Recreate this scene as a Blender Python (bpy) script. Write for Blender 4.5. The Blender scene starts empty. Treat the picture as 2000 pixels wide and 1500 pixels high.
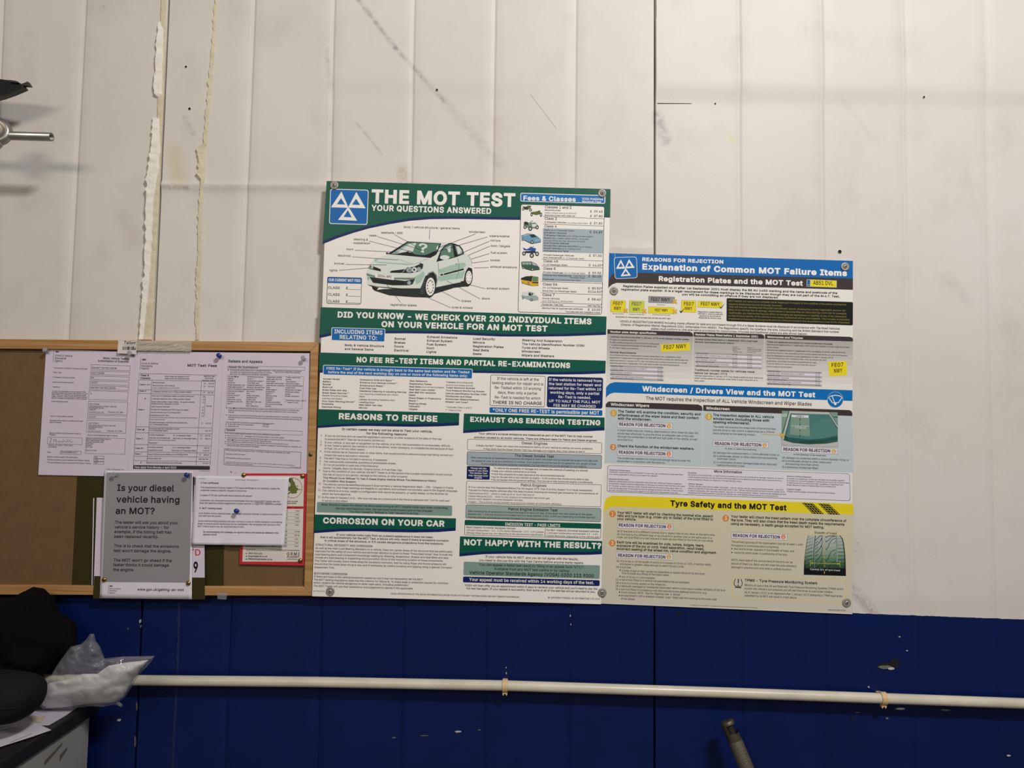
import bpy, bmesh, math, random
import numpy as np
from mathutils import Vector, Matrix, noise as mnoise
from mathutils.geometry import tessellate_polygon, delaunay_2d_cdt

random.seed(4)
SC = bpy.context.scene
COL = SC.collection
PI = math.pi

# ---------------------------------------------------------------- camera
FPX = 1500.0                       # focal length in pixels of the 2000 px wide frame
CAM = Vector((0.0, -1.855, 1.5))
PITCH, ROLL, YAW = (math.radians(a) for a in (3.287, 1.2205, 0.491))
_M = Matrix.Rotation(YAW, 3, 'Z') @ Matrix.Rotation(PITCH, 3, 'X')
C_R = _M @ Vector((math.cos(ROLL), 0, math.sin(ROLL)))
C_U = _M @ Vector((-math.sin(ROLL), 0, math.cos(ROLL)))
C_F = _M @ Vector((0, 1, 0))
cd = bpy.data.cameras.new('camera')
cd.sensor_width = 36.0
cd.lens = 36.0 * FPX / 2000.0
cd.clip_start = 0.05
cam = bpy.data.objects.new('camera', cd)
COL.objects.link(cam)
cam.matrix_world = Matrix.Translation(CAM) @ Matrix((C_R, C_U, -C_F)).transposed().to_4x4()
SC.camera = cam

# ---------------------------------------------------------------- light and exposure
SC.view_settings.view_transform = 'Standard'
SC.view_settings.look = 'None'
SC.view_settings.gamma = 1.0
SC.view_settings.use_curve_mapping = False
SC.view_settings.exposure = 0.0
wd = bpy.data.worlds.new('world')
SC.world = wd
wd.use_nodes = True
wd.node_tree.nodes['Background'].inputs[0].default_value = (0.93, 0.95, 1.0, 1)
wd.node_tree.nodes['Background'].inputs[1].default_value = 0.105


def strip_light(name, loc, target, sx, sy, power, col):
    l = bpy.data.lights.new(name, 'AREA')
    l.shape = 'RECTANGLE'
    l.size, l.size_y = sx, sy
    l.energy = power
    l.color = col
    o = bpy.data.objects.new(name, l)
    COL.objects.link(o)
    o.location = loc
    d = Vector(target) - Vector(loc)
    o.rotation_euler = d.to_track_quat('-Z', 'Y').to_euler()
    return o


# ceiling batten up to the right; warm fill added behind to lift the left
strip_light('ceiling_batten_near', (1.2, -2.5, 3.75), (0.3, 0, 1.6), 0.5, 0.22, 81, (1, 0.978, 0.96))
strip_light('ceiling_batten_far', (-1.3, -3.6, 2.9), (-0.6, 0, 1.5), 1.6, 0.4, 30, (1, 0.85, 0.70))  # added warm fill, not a ceiling batten


# ---------------------------------------------------------------- pixel <-> place
def ray(px, py):
    return C_F + C_R * ((px - 1000) / FPX) - C_U * ((py - 750) / FPX)


def at(px, py, d=0.0):
    """the point d metres in front of the wall (y = -d) seen at a pixel of the photograph"""
    r = ray(px, py)
    return CAM + r * ((-d - CAM.y) / r.y)


def at_z(px, py, z):
    r = ray(px, py)
    return CAM + r * ((z - CAM.z) / r.z)


_R = np.array([C_R, C_U, C_F])
_C = np.array(CAM)


def rays(P):
    P = np.asarray(P, float)
    return _R[2] + np.outer((P[:, 0] - 1000) / FPX, _R[0]) - np.outer((P[:, 1] - 750) / FPX, _R[1])


# ---------------------------------------------------------------- materials
def lin(c):
    return tuple(((v / 255) / 12.92 if v / 255 <= 0.04045 else ((v / 255 + 0.055) / 1.055) ** 2.4) for v in c[:3]) + (1,)


MATS = {}


def mat(name, c, rough=0.5, metal=0.0, bump=0.0, bscale=200, var=0.0, vscale=20, spec=0.5):
    if name in MATS:
        return MATS[name]
    m = bpy.data.materials.new(name)
    m.use_nodes = True
    nt = m.node_tree
    b = nt.nodes['Principled BSDF']
    b.inputs['Base Color'].default_value = lin(c)
    b.inputs['Roughness'].default_value = rough
    b.inputs['Metallic'].default_value = metal
    b.inputs['Specular IOR Level'].default_value = spec
    if bump or var:
        tc = nt.nodes.new('ShaderNodeTexCoord')
        if var:
            n = nt.nodes.new('ShaderNodeTexNoise')
            n.inputs['Scale'].default_value = vscale
            n.inputs['Detail'].default_value = 6
            nt.links.new(tc.outputs['Object'], n.inputs['Vector'])
            mx = nt.nodes.new('ShaderNodeMixRGB')
            mx.inputs[1].default_value = lin([v * (1 - var) for v in c])
            mx.inputs[2].default_value = lin([min(255, v * (1 + var)) for v in c])
            nt.links.new(n.outputs['Fac'], mx.inputs[0])
            nt.links.new(mx.outputs[0], b.inputs['Base Color'])
        if bump:
            n2 = nt.nodes.new('ShaderNodeTexNoise')
            n2.inputs['Scale'].default_value = bscale
            nt.links.new(tc.outputs['Object'], n2.inputs['Vector'])
            bp = nt.nodes.new('ShaderNodeBump')
            bp.inputs['Strength'].default_value = bump
            bp.inputs['Distance'].default_value = 0.002
            nt.links.new(n2.outputs['Fac'], bp.inputs['Height'])
            nt.links.new(bp.outputs[0], b.inputs['Normal'])
    MATS[name] = m
    return m


INK = {  # printing inks and papers
    'poster': (246, 240, 232), 'p2base': (238, 233, 224), 'p2low': (214, 206, 190), 'white': (246, 242, 234), 'green': (8, 90, 72), 'navy': (18, 38, 96),
    'blue': (6, 104, 178), 'ink': (30, 32, 36), 'ink2': (70, 72, 76), 'red': (190, 70, 60), 'sage': (132, 160, 150),
    'mist': (168, 182, 188), 'mist2': (160, 178, 172), 'sky': (10, 112, 186), 'char': (64, 56, 54),
    'yellow': (238, 218, 40), 'gold': (226, 176, 70), 'orange': (232, 140, 66), 'olive': (150, 142, 60),
    'grey': (150, 148, 146), 'lgrey': (196, 192, 186), 'mgrey': (176, 172, 168), 'black': (24, 24, 24),
    'cgreen': (170, 200, 180), 'cwhite': (222, 228, 220), 'cglass': (92, 132, 108), 'cgrey': (118, 138, 124),
    'cdark': (36, 46, 42), 'cblue': (110, 160, 190), 'qblue': (36, 88, 170), 'vgreen': (60, 96, 76),
    'coach': (226, 172, 36), 'bike': (96, 104, 60), 'teal': (84, 132, 126), 'teal2': (128, 158, 142),
    'teal3': (46, 92, 84), 'cream': (216, 208, 176), 'dgreen': (22, 84, 76), 'ygreen': (214, 214, 70),
    'pap': (220, 208, 222), 'pap2': (230, 224, 232), 'dgr': (150, 148, 150), 'pink': (74, 66, 78), 'lred': (198, 52, 60),
    'lwhite': (226, 218, 208), 'mapg': (104, 112, 56), 'oliv': (58, 52, 22), 'palered': (222, 120, 118), 'sky2': (196, 208, 210),
}


def ink(k):
    if isinstance(k, tuple):
        return mat('print_%02x%02x%02x' % tuple(int(v) for v in k), k, 0.42, spec=0.22)
    return mat('print_' + k, INK[k], 0.42, spec=0.22)


# ---------------------------------------------------------------- tagging and linking
def tag(o, label=None, cat=None, group=None, kind=None):
    if label:
        o['label'] = label
    if cat:
        o['category'] = cat
    if group:
        o['group'] = group
    if kind:
        o['kind'] = kind
    return o


def empty(name, loc=(0, 0, 0), rot=(0, 0, 0)):
    o = bpy.data.objects.new(name, None)
    COL.objects.link(o)
    o.empty_display_size = 0.05
    o.location = loc
    o.rotation_euler = rot
    return o


def link(name, me, parent=None):
    o = bpy.data.objects.new(name, me)
    COL.objects.link(o)
    if parent:
        o.parent = parent
        if parent.type == 'EMPTY' and parent.location.length > 0:
            o.matrix_parent_inverse = Matrix.Identity(4)
    return o


def mesh(name, V, F, mats, mi=None, smooth=False, parent=None, center=False):
    me = bpy.data.meshes.new(name)
    me.from_pydata([tuple(v) for v in V], [], F)
    for m in mats:
        me.materials.append(m)
    if mi is not None:
        me.polygons.foreach_set('material_index', mi)
    if smooth:
        me.polygons.foreach_set('use_smooth', [True] * len(me.polygons))
    me.update()
    return link(name, me, parent)


def bmobj(name, bm, mats, parent=None, smooth=False):
    bmesh.ops.recalc_face_normals(bm, faces=bm.faces)
    me = bpy.data.meshes.new(name)
    bm.to_mesh(me)
    bm.free()
    for m in (mats if isinstance(mats, (list, tuple)) else [mats]):
        me.materials.append(m)
    if smooth:
        me.polygons.foreach_set('use_smooth', [True] * len(me.polygons))
    return link(name, me, parent)


def bm_prism(bm, front, back, mi=0):
    """closed solid between two matching outlines"""
    a = [bm.verts.new(p) for p in front]
    b = [bm.verts.new(p) for p in back]
    n = len(a)
    fs = [bm.faces.new(a), bm.faces.new(b[::-1])]
    for i in range(n):
        fs.append(bm.faces.new((a[i], a[(i + 1) % n], b[(i + 1) % n], b[i])))
    for f in fs:
        f.material_index = mi


def px_prism(bm, poly, d0, d1, mi=0):
    f = [at(x, y, d1) for x, y in poly]
    bm_prism(bm, f, [Vector((p.x, -d0, p.z)) for p in f], mi)


def bm_box(bm, lo, hi, mi=0):
    x0, y0, z0 = lo
    x1, y1, z1 = hi
    bm_prism(bm, [Vector(p) for p in ((x0, y0, z0), (x1, y0, z0), (x1, y0, z1), (x0, y0, z1))],
             [Vector(p) for p in ((x0, y1, z0), (x1, y1, z0), (x1, y1, z1), (x0, y1, z1))], mi)


def bevel(bm, w, seg=2):
    bmesh.ops.recalc_face_normals(bm, faces=bm.faces)
    bmesh.ops.bevel(bm, geom=list(bm.edges), offset=w, segments=seg, affect='EDGES', profile=0.6)


def frame_of(axis):
    q = Vector(axis).normalized().to_track_quat('Z', 'Y')
    return q.to_matrix()


def bm_lathe(bm, prof, org=(0, 0, 0), axis=(0, 0, 1), seg=24, mi=0, squash=1.0):
    """prof: (radius, height) from bottom to top"""
    R = frame_of(axis)
    org = Vector(org)
    rings = []
    for r, h in prof:
        if r < 1e-6:
            rings.append([bm.verts.new(org + R @ Vector((0, 0, h)))])
        else:
            rings.append([bm.verts.new(org + R @ Vector((r * math.cos(2 * PI * i / seg), squash * r * math.sin(2 * PI * i / seg), h)))
                          for i in range(seg)])
    for a, b in zip(rings[:-1], rings[1:]):
        for i in range(seg):
            j = (i + 1) % seg
            if len(a) == 1 and len(b) == 1:
                continue
            if len(a) == 1:
                f = bm.faces.new((a[0], b[i], b[j]))
            elif len(b) == 1:
                f = bm.faces.new((a[i], a[j], b[0]))
            else:
                f = bm.faces.new((a[i], a[j], b[j], b[i]))
            f.material_index = mi
            f.smooth = True


def bm_tube(bm, pts, rad, seg=16, mi=0, cap=True):
    pts = [Vector(p) for p in pts]
    rads = rad if isinstance(rad, (list, tuple)) else [rad] * len(pts)
    rings = []
    for i, p in enumerate(pts):
        t = (pts[min(i + 1, len(pts) - 1)] - pts[max(i - 1, 0)]).normalized()
        u = t.cross(Vector((0, 1, 0.01))).normalized()
        v = t.cross(u).normalized()
        rings.append([bm.verts.new(p + (u * math.cos(2 * PI * k / seg) + v * math.sin(2 * PI * k / seg)) * rads[i]) for k in range(seg)])
    for a, b in zip(rings[:-1], rings[1:]):
        for k in range(seg):
            f = bm.faces.new((a[k], a[(k + 1) % seg], b[(k + 1) % seg], b[k]))
            f.material_index = mi
            f.smooth = True
    if cap:
        bm.faces.new(rings[0][::-1]).material_index = mi
        bm.faces.new(rings[-1]).material_index = mi


# ---------------------------------------------------------------- lettering (outlines of a plain grotesque)
GLYPHS = (   # character code, advance, number of outlines, then for each outline its length and its points
    (33,39,2,4,13,32,12,100,26,100,25,32,15,19,-1,16,0,13,2,11,5,10,8,11,11,13,14,16,16,19,17,23,16,26,14,28,11,28,5,26,2,23,0),
    (34,63,2,4,15,62,14,100,27,100,25,62,4,38,62,36,100,49,100,48,62),
    (35,87,4,4,48,0,64,100,74,100,58,0,4,2,28,4,38,79,38,77,28,4,12,0,29,100,39,100,23,0,4,8,62,10,72,84,72,83,62),
    (36,88,2,4,40,-15,40,115,48,115,48,-15,61,44,-2,34,-1,25,2,18,6,13,12,9,19,8,27,21,27,22,22,24,17,28,14,33,12,44,10,50,10,61,14,65,18,67,22,68,27,67,32,65,35,58,40,48,44,36,47,25,51,17,57,12,64,10,73,11,81,15,88,20,94,27,98,35,100,45,101,54,100,62,98,69,94,74,88,77,82,79,74,66,74,64,81,59,86,53,89,44,90,38,90,29,86,25,82,23,78,23,69,26,66,33,61,61,52,71,47,78,39,80,34,80,27,79,19,76,12,71,7,64,2,55,-1),
    (37,133,5,21,29,56,24,58,20,62,17,66,15,71,15,86,17,91,20,96,24,99,29,101,34,102,40,101,45,99,49,96,52,91,54,86,54,71,52,66,49,62,45,58,40,56,14,34,64,39,65,42,68,44,76,44,81,42,89,39,92,34,93,30,92,27,89,25,81,25,76,27,68,30,65,22,99,-2,93,-1,88,1,84,4,81,8,79,13,79,29,81,34,84,38,88,41,93,43,99,44,104,43,109,41,113,38,116,34,118,29,118,13,116,8,113,4,109,1,104,-1,13,99,7,103,8,106,10,108,19,108,24,106,32,103,35,94,35,91,32,89,24,89,19,91,10,94,8,4,26,0,95,100,106,100,37,0),
    (38,88,1,65,39,-1,30,0,22,2,15,7,11,12,8,19,7,26,7,32,9,37,17,46,42,66,47,69,50,74,51,80,51,84,44,90,40,91,33,89,29,85,27,78,29,71,33,64,86,0,72,0,24,58,17,68,15,73,15,78,16,85,18,90,22,95,26,98,32,100,39,101,46,100,52,98,57,95,61,90,63,85,64,79,62,71,57,64,50,58,30,43,22,34,20,30,19,26,21,17,28,11,38,9,44,10,49,12,59,19,63,24,66,30,68,37,69,44,80,44,80,35,78,28,73,18,65,9,60,5,53,1,46,-1),
    (39,41,1,4,15,62,14,100,27,100,25,62),
    (40,54,1,15,18,41,20,64,26,87,35,106,46,106,38,84,32,62,30,41,32,23,37,3,46,-19,35,-19,27,-4,22,11,19,26),
    (41,54,1,14,7,-19,17,4,22,23,24,41,22,62,16,84,7,106,19,106,28,87,34,64,36,41,35,26,32,10,19,-19),
    (42,89,1,18,40,44,40,65,22,54,18,62,37,72,18,82,22,90,40,79,40,100,49,100,48,79,66,90,71,82,52,72,71,62,66,54,48,65,49,44),
    (43,89,2,4,39,7,39,71,50,71,50,7,4,12,34,12,44,77,44,77,34),
    (44,37,1,4,7,-23,13,14,27,14,17,-23),
    (45,89,1,4,66,48,66,37,22,37,22,48),
    (46,37,1,13,19,-1,15,0,12,2,10,5,10,12,15,16,19,17,22,16,27,12,28,8,27,5,25,2,22,0),
    (47,49,1,4,46,105,14,-15,3,-15,35,105),
    (48,89,2,24,45,-1,34,0,26,5,19,12,14,22,10,35,9,50,10,65,14,78,19,88,26,95,34,100,45,101,55,100,63,95,70,88,76,78,79,65,80,50,79,35,76,22,70,12,64,5,55,0,24,45,10,51,11,57,14,62,20,65,28,67,38,68,50,67,62,65,72,62,80,57,86,51,89,45,90,38,89,32,86,28,80,24,72,22,62,21,50,22,38,24,28,28,20,32,14,38,11),
    (49,89,2,4,15,0,15,11,77,11,77,0,8,54,100,54,0,42,0,42,88,41,88,17,70,17,84,39,100),
    (50,89,1,33,13,0,13,9,46,45,61,64,63,73,62,78,58,86,54,88,44,90,39,90,34,88,30,85,27,81,25,71,13,71,14,80,17,87,22,93,28,98,36,100,44,101,53,100,60,98,71,88,74,81,75,73,73,62,66,51,52,35,30,12,30,11,77,11,77,0),
    (51,89,1,43,43,-1,34,-1,26,2,19,6,14,11,10,18,9,26,21,26,25,17,28,14,32,12,43,10,54,12,62,18,64,23,65,28,64,34,62,39,59,43,54,46,48,48,40,49,31,49,31,59,57,88,57,89,14,89,14,100,73,100,73,91,42,55,42,57,52,57,61,54,68,50,73,44,76,37,77,28,76,20,73,13,68,7,61,2,52,0),
    (52,89,2,8,8,21,8,31,49,100,61,100,21,33,21,32,81,32,81,21,4,55,0,55,62,67,62,67,0),
    (53,89,1,45,43,-1,35,0,28,2,21,6,16,12,13,18,12,26,24,26,25,21,27,17,34,12,43,10,49,11,54,13,59,16,62,21,64,26,64,38,62,43,54,52,49,54,43,54,33,53,25,48,13,50,19,100,72,100,72,89,30,89,26,59,27,59,35,64,45,66,52,65,58,63,63,60,68,56,72,51,76,39,77,32,76,23,73,15,67,8,61,3,53,0),
    (54,89,2,28,44,-1,36,0,28,3,22,8,17,15,14,23,12,32,13,39,16,47,27,67,50,100,63,100,30,51,29,51,32,57,38,60,46,62,55,61,62,58,68,53,73,47,75,40,76,31,75,22,72,14,67,8,61,3,53,0,21,50,10,55,12,59,16,62,20,64,25,64,37,62,42,59,46,55,49,50,51,44,52,39,51,34,49,30,46,27,42,25,37,25,25,27,20,30,16,34,12,39,10),
    (55,89,1,8,19,0,64,88,64,89,12,89,12,100,77,100,77,88,32,0),
    (56,89,3,44,44,-1,35,0,27,2,20,7,15,12,11,19,10,27,11,33,13,38,16,43,20,47,25,50,30,52,23,55,18,61,15,67,14,75,15,82,18,88,22,94,29,98,36,100,44,101,53,100,60,98,66,94,71,88,74,82,75,75,74,67,71,61,66,55,59,52,64,50,69,47,73,43,76,38,78,33,79,27,78,19,74,12,69,7,62,2,54,0,17,51,10,60,14,66,22,66,27,65,32,63,37,60,41,56,44,50,46,39,46,33,44,29,41,23,32,23,22,25,18,29,14,38,10,15,44,57,54,59,58,62,62,69,63,74,62,79,58,86,54,88,44,90,35,88,31,86,28,83,26,74,28,65,35,59),
    (57,89,2,28,44,101,53,100,61,97,67,92,72,85,75,77,76,68,76,61,73,53,62,33,39,0,26,0,59,49,60,49,57,43,50,40,43,38,34,39,27,42,21,47,16,53,13,60,12,69,14,78,17,86,22,92,28,97,36,100,21,39,90,34,88,30,84,27,80,25,75,25,63,27,58,30,54,34,51,39,49,44,48,50,49,55,51,59,54,62,58,64,63,64,75,62,80,59,84,55,88,50,90),
    (58,37,2,13,19,-1,15,0,12,2,10,5,10,12,15,16,19,17,22,16,27,12,28,8,27,5,25,2,22,0,13,19,53,15,54,12,56,10,59,10,66,12,69,19,71,25,69,27,66,28,62,27,59,25,56,22,54),
    (59,37,2,4,7,-23,13,14,27,14,17,-23,13,20,53,17,54,14,56,12,59,11,62,12,66,14,69,20,71,27,69,29,66,29,59,27,56,24,54),
    (60,89,1,10,13,35,13,43,76,75,76,62,28,39,28,40,28,38,28,39,76,16,76,3),
    (61,89,2,4,14,48,14,59,75,59,75,48,4,14,19,14,30,75,30,75,19),
    (62,89,1,10,76,35,13,3,13,16,61,39,61,38,61,40,61,39,13,62,13,75,76,43),
    (63,70,2,33,26,30,28,45,30,50,33,53,41,59,48,66,51,70,51,80,49,84,43,89,35,91,27,89,21,84,19,79,18,74,5,74,7,82,10,89,14,94,20,98,27,101,43,101,50,98,56,94,60,89,63,82,64,75,63,68,60,61,56,56,43,46,39,40,38,30,14,32,-1,29,0,26,2,24,5,23,8,24,11,26,14,29,16,32,17,36,16,39,14,41,8,39,2,36,0),
    (64,133,2,90,70,-27,56,-26,44,-22,33,-17,24,-10,17,-2,12,9,9,21,8,35,9,49,12,61,17,71,24,80,33,87,43,92,55,96,69,97,82,96,93,92,103,87,111,80,117,72,121,63,124,53,125,42,124,28,121,15,118,10,114,6,108,3,102,2,94,3,87,7,84,10,83,13,80,9,71,3,64,2,56,4,49,7,44,12,40,19,38,27,37,36,38,44,41,52,45,58,51,63,57,66,65,67,71,67,76,65,82,60,82,66,93,66,93,22,95,15,98,12,106,12,112,19,113,25,114,51,108,67,103,73,96,79,88,83,79,86,68,87,57,86,48,83,39,79,32,73,27,66,23,57,20,46,19,35,20,23,23,13,27,4,32,-3,40,-9,48,-13,59,-16,70,-17,81,-16,90,-14,96,-12,99,-21,91,-24,81,-26,17,65,13,71,13,75,15,79,19,81,23,83,36,81,49,78,53,75,55,65,57,60,57,52,51,50,47,48,36,49,25,55,16,59,14),
    (65,94,2,10,3,0,40,100,54,100,91,0,78,0,56,59,46,94,48,94,42,73,17,0,4,22,28,22,39,73,39,73,28),
    (66,90,3,24,12,0,12,100,47,100,57,99,65,96,71,92,75,87,77,81,78,73,78,68,76,63,70,56,62,52,67,51,76,45,79,40,81,34,82,27,81,20,79,13,74,8,68,4,59,1,48,0,12,24,11,48,11,58,12,65,16,69,21,70,27,69,32,67,36,64,40,60,43,55,45,24,45,10,24,56,47,56,57,58,64,64,66,73,65,79,61,84,56,88,47,89,24,89),
    (67,100,1,46,40,0,30,5,21,12,14,23,9,35,8,50,9,65,14,77,21,87,30,95,40,100,53,101,67,99,79,93,84,88,88,82,91,76,93,68,80,68,77,78,70,84,62,88,53,90,44,88,36,85,30,79,25,72,21,62,20,50,21,38,25,28,30,21,36,15,44,12,53,10,62,12,70,16,77,22,80,32,93,32,91,24,88,18,84,12,79,7,67,1,60,-1),
    (68,99,2,30,43,0,19,0,19,11,42,11,53,12,62,16,70,22,74,29,77,39,78,50,77,61,75,71,70,79,63,84,54,88,43,89,18,89,18,100,44,100,58,99,69,94,78,87,85,77,89,65,91,50,89,36,85,23,78,13,69,6,57,2,4,24,100,24,0,12,0,12,100),
    (69,82,1,12,12,0,12,100,73,100,73,89,24,89,24,56,70,56,70,45,24,45,24,11,74,11,74,0),
    (70,81,1,10,12,0,12,100,73,100,73,89,24,89,24,55,68,55,68,43,24,43,24,0),
    (71,102,1,54,53,-1,40,0,29,5,20,13,14,23,9,35,8,50,9,65,14,77,20,87,29,95,40,100,52,101,60,101,67,99,73,96,79,92,84,87,88,82,91,76,93,69,80,69,76,77,70,84,62,88,52,90,44,88,36,85,30,79,25,72,21,62,20,50,21,38,25,28,30,21,36,15,44,12,53,10,61,11,68,14,74,18,78,24,81,31,82,40,85,39,56,39,56,50,94,50,94,39,93,28,89,18,82,10,74,4,64,0),
    (72,102,1,12,12,0,12,100,24,100,24,57,77,57,77,100,90,100,90,0,77,0,77,46,24,46,24,0),
    (73,59,1,12,6,0,6,11,23,11,23,89,6,89,6,100,53,100,53,89,36,89,36,11,53,11,53,0),
    (74,78,1,22,36,-1,24,1,15,6,9,16,7,29,7,34,19,34,19,29,20,20,24,15,29,11,36,10,43,11,49,15,52,20,53,29,53,100,66,100,66,29,64,16,58,6,48,1),
    (75,92,3,7,21,29,21,42,27,51,34,60,42,68,71,100,88,100,4,12,0,12,100,24,100,24,0,4,73,0,37,51,45,61,88,0),
    (76,77,1,6,12,0,12,100,24,100,24,11,71,11,71,0),
    (77,123,1,22,12,0,12,100,30,100,59,24,63,10,60,10,69,37,94,100,112,100,112,0,99,0,99,81,100,90,101,90,90,57,67,0,56,0,33,57,22,90,23,90,24,82,24,0),
    (78,103,1,18,12,0,12,100,27,100,71,30,81,11,80,11,78,31,78,100,91,100,91,0,76,0,29,75,21,89,23,89,24,75,24,64,25,57,25,0),
    (79,105,2,24,52,-1,40,0,30,5,21,12,14,23,9,35,8,50,9,65,14,77,21,87,30,95,40,100,52,101,65,100,75,95,84,87,91,77,95,65,97,50,95,35,91,23,84,12,75,5,65,0,24,52,10,61,12,69,15,75,21,80,28,83,38,85,50,83,62,80,72,75,79,69,85,61,88,52,90,44,88,36,85,30,79,25,72,21,62,20,50,21,38,25,28,30,21,36,15,44,12),
    (80,87,1,29,12,0,12,100,46,100,57,99,65,96,72,91,77,84,79,77,80,68,79,60,77,52,72,46,65,41,57,38,46,37,21,37,21,48,53,48,58,50,63,54,67,63,68,68,67,74,63,83,58,86,53,88,46,89,24,89,24,0),
    (81,105,3,6,48,31,61,31,73,17,75,13,92,-9,79,-9,24,52,-1,40,0,30,5,21,12,14,23,9,35,8,50,9,65,14,77,21,87,30,95,40,100,52,101,65,100,75,95,84,87,91,77,95,65,97,50,95,35,91,23,84,12,75,5,65,0,24,52,10,61,12,69,15,75,21,80,28,83,38,85,50,83,62,80,72,75,79,69,85,61,88,52,90,44,88,36,85,30,79,25,72,21,62,20,50,21,38,25,28,30,21,36,15,44,12),
    (82,88,2,28,12,0,12,100,46,100,57,99,65,96,72,91,77,85,80,78,80,61,77,53,72,47,65,43,57,40,46,39,19,39,19,50,46,50,59,52,63,55,66,59,68,69,66,80,63,83,58,86,53,88,46,89,24,89,24,0,4,69,0,45,45,60,45,84,0),
    (83,88,1,61,44,-2,34,-1,25,2,18,6,13,12,9,19,8,27,21,27,22,22,24,17,28,14,33,12,44,10,50,10,61,14,65,18,67,22,68,27,67,32,65,35,58,40,48,44,36,47,25,51,17,57,12,64,10,73,11,81,15,88,20,94,27,98,35,100,45,101,54,100,62,98,69,94,74,88,77,82,79,74,66,74,64,81,59,86,53,89,44,90,38,90,29,86,25,82,23,78,23,69,26,66,33,61,61,52,71,47,78,39,80,34,80,27,79,19,76,12,71,7,64,2,55,-1),
    (84,88,1,8,6,89,6,100,82,100,82,89,50,89,50,0,38,0,38,89),
    (85,102,1,30,51,-2,40,0,30,3,22,9,17,16,13,24,12,34,12,100,24,100,24,35,25,28,28,22,32,17,37,13,43,11,51,10,59,11,65,13,70,17,74,22,76,28,77,35,77,100,90,100,90,34,89,24,85,16,79,9,71,3,62,0),
    (86,94,1,11,40,0,3,100,17,100,38,41,42,27,49,6,46,6,52,27,78,100,91,100,55,0),
    (87,135,1,28,30,0,3,100,16,100,32,39,34,29,37,18,39,8,37,8,39,18,42,29,44,39,60,100,75,100,91,39,93,29,96,18,98,8,96,8,100,29,119,100,132,100,104,0,90,0,72,63,66,93,69,93,66,78,45,0),
    (88,93,1,24,4,0,43,56,43,46,6,100,20,100,35,79,44,65,48,57,46,57,53,71,59,79,73,100,88,100,51,47,51,56,90,0,75,0,57,25,45,45,48,45,44,39,41,33,36,25,18,0),
    (89,93,1,13,40,0,40,41,3,100,18,100,38,68,44,57,49,45,44,45,49,58,75,100,89,100,53,41,53,0),
    (90,86,1,14,8,0,8,9,60,85,67,93,68,89,8,89,8,100,78,100,78,91,33,25,19,7,18,11,79,11,79,0),
    (91,54,1,8,20,-19,20,106,46,106,46,96,31,96,31,-9,46,-9,46,-19),
    (92,49,1,4,35,-15,3,105,14,105,46,-15),
    (93,54,1,8,7,-19,7,-9,22,-9,22,96,7,96,7,106,34,106,34,-19),
    (94,64,2,4,30,91,34,91,34,86,30,86,8,5,55,25,97,39,97,59,55,47,55,32,88,33,88,17,55),
    (95,63,1,4,63,0,63,-11,0,-11,0,0),
    (96,43,1,4,22,84,9,104,23,104,32,84),
    (97,77,2,35,31,-2,25,-1,19,1,13,4,9,9,7,14,6,21,8,32,15,38,25,41,52,46,54,48,54,50,52,58,47,63,38,65,29,63,23,59,20,54,8,57,11,63,15,68,26,74,38,76,47,75,56,71,60,68,63,63,65,57,66,49,66,0,54,0,54,10,50,5,42,0,11,33,9,40,10,45,12,52,18,54,23,54,37,26,31,20,27,18,21,20,14,26,10),
    (98,83,2,27,45,-2,39,-1,34,1,27,6,23,12,22,12,22,0,10,0,10,100,22,100,22,63,23,63,27,68,34,73,39,75,45,76,54,74,62,71,68,65,73,58,76,48,77,37,76,26,73,17,68,9,62,3,54,0,23,43,9,50,10,55,13,59,17,62,23,64,30,64,45,62,51,59,57,55,61,50,64,43,65,37,64,32,61,28,57,25,52,23,45,22,37,23,29,25,23,28,17,32,13,37,10),
    (99,78,1,40,41,-2,31,0,23,3,16,9,11,17,8,26,7,37,8,48,11,57,16,65,23,71,31,74,41,76,51,74,60,70,67,63,71,54,60,51,57,57,53,61,48,64,41,65,34,64,29,61,24,56,21,51,19,37,21,23,24,17,29,13,34,10,41,9,48,10,53,13,57,17,60,23,71,20,67,11,60,4,51,0),
    (100,83,2,27,38,-2,30,0,22,3,16,9,11,17,8,26,7,37,8,48,11,58,16,65,22,71,30,74,38,76,45,75,50,73,56,68,60,63,61,63,61,100,73,100,73,0,61,0,61,12,60,12,56,6,50,1,45,-1,21,40,9,46,10,52,13,56,17,59,23,61,29,61,45,59,52,56,57,52,61,47,64,40,65,34,64,28,61,24,57,21,51,19,37,21,23,24,17,29,13,34,10),
    (101,79,1,49,42,-2,32,0,23,3,16,9,11,17,8,26,7,37,8,48,11,57,16,65,23,71,31,74,40,76,52,74,58,71,63,67,67,62,70,55,72,48,73,33,15,33,15,43,66,43,61,40,59,53,56,58,52,62,47,64,40,65,34,64,29,62,21,53,19,47,19,35,20,27,22,21,25,16,30,12,35,10,42,9,50,10,56,14,60,21,72,18,69,12,66,8,61,4,56,1,49,-1),
    (102,50,2,4,45,75,45,64,1,64,1,75,16,16,0,16,85,17,91,19,96,22,99,27,102,37,104,44,104,48,102,45,92,42,93,38,93,34,92,30,90,28,87,28,0),
    (103,84,2,44,41,-30,33,-29,26,-27,16,-22,10,-14,20,-8,24,-13,30,-17,41,-19,49,-18,55,-15,60,-9,61,-1,61,13,60,13,56,8,50,3,45,1,38,1,30,2,22,5,16,11,11,18,8,27,7,38,8,48,11,58,16,65,22,71,30,74,39,76,45,75,50,73,57,68,60,63,62,63,62,75,73,75,73,-2,72,-11,69,-18,64,-23,57,-27,49,-29,20,47,12,52,15,56,19,59,24,61,30,61,45,59,52,56,57,52,61,47,64,40,65,34,64,29,61,24,57,21,52,19,38,21,24,24,19,29,15,34,12),
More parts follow.
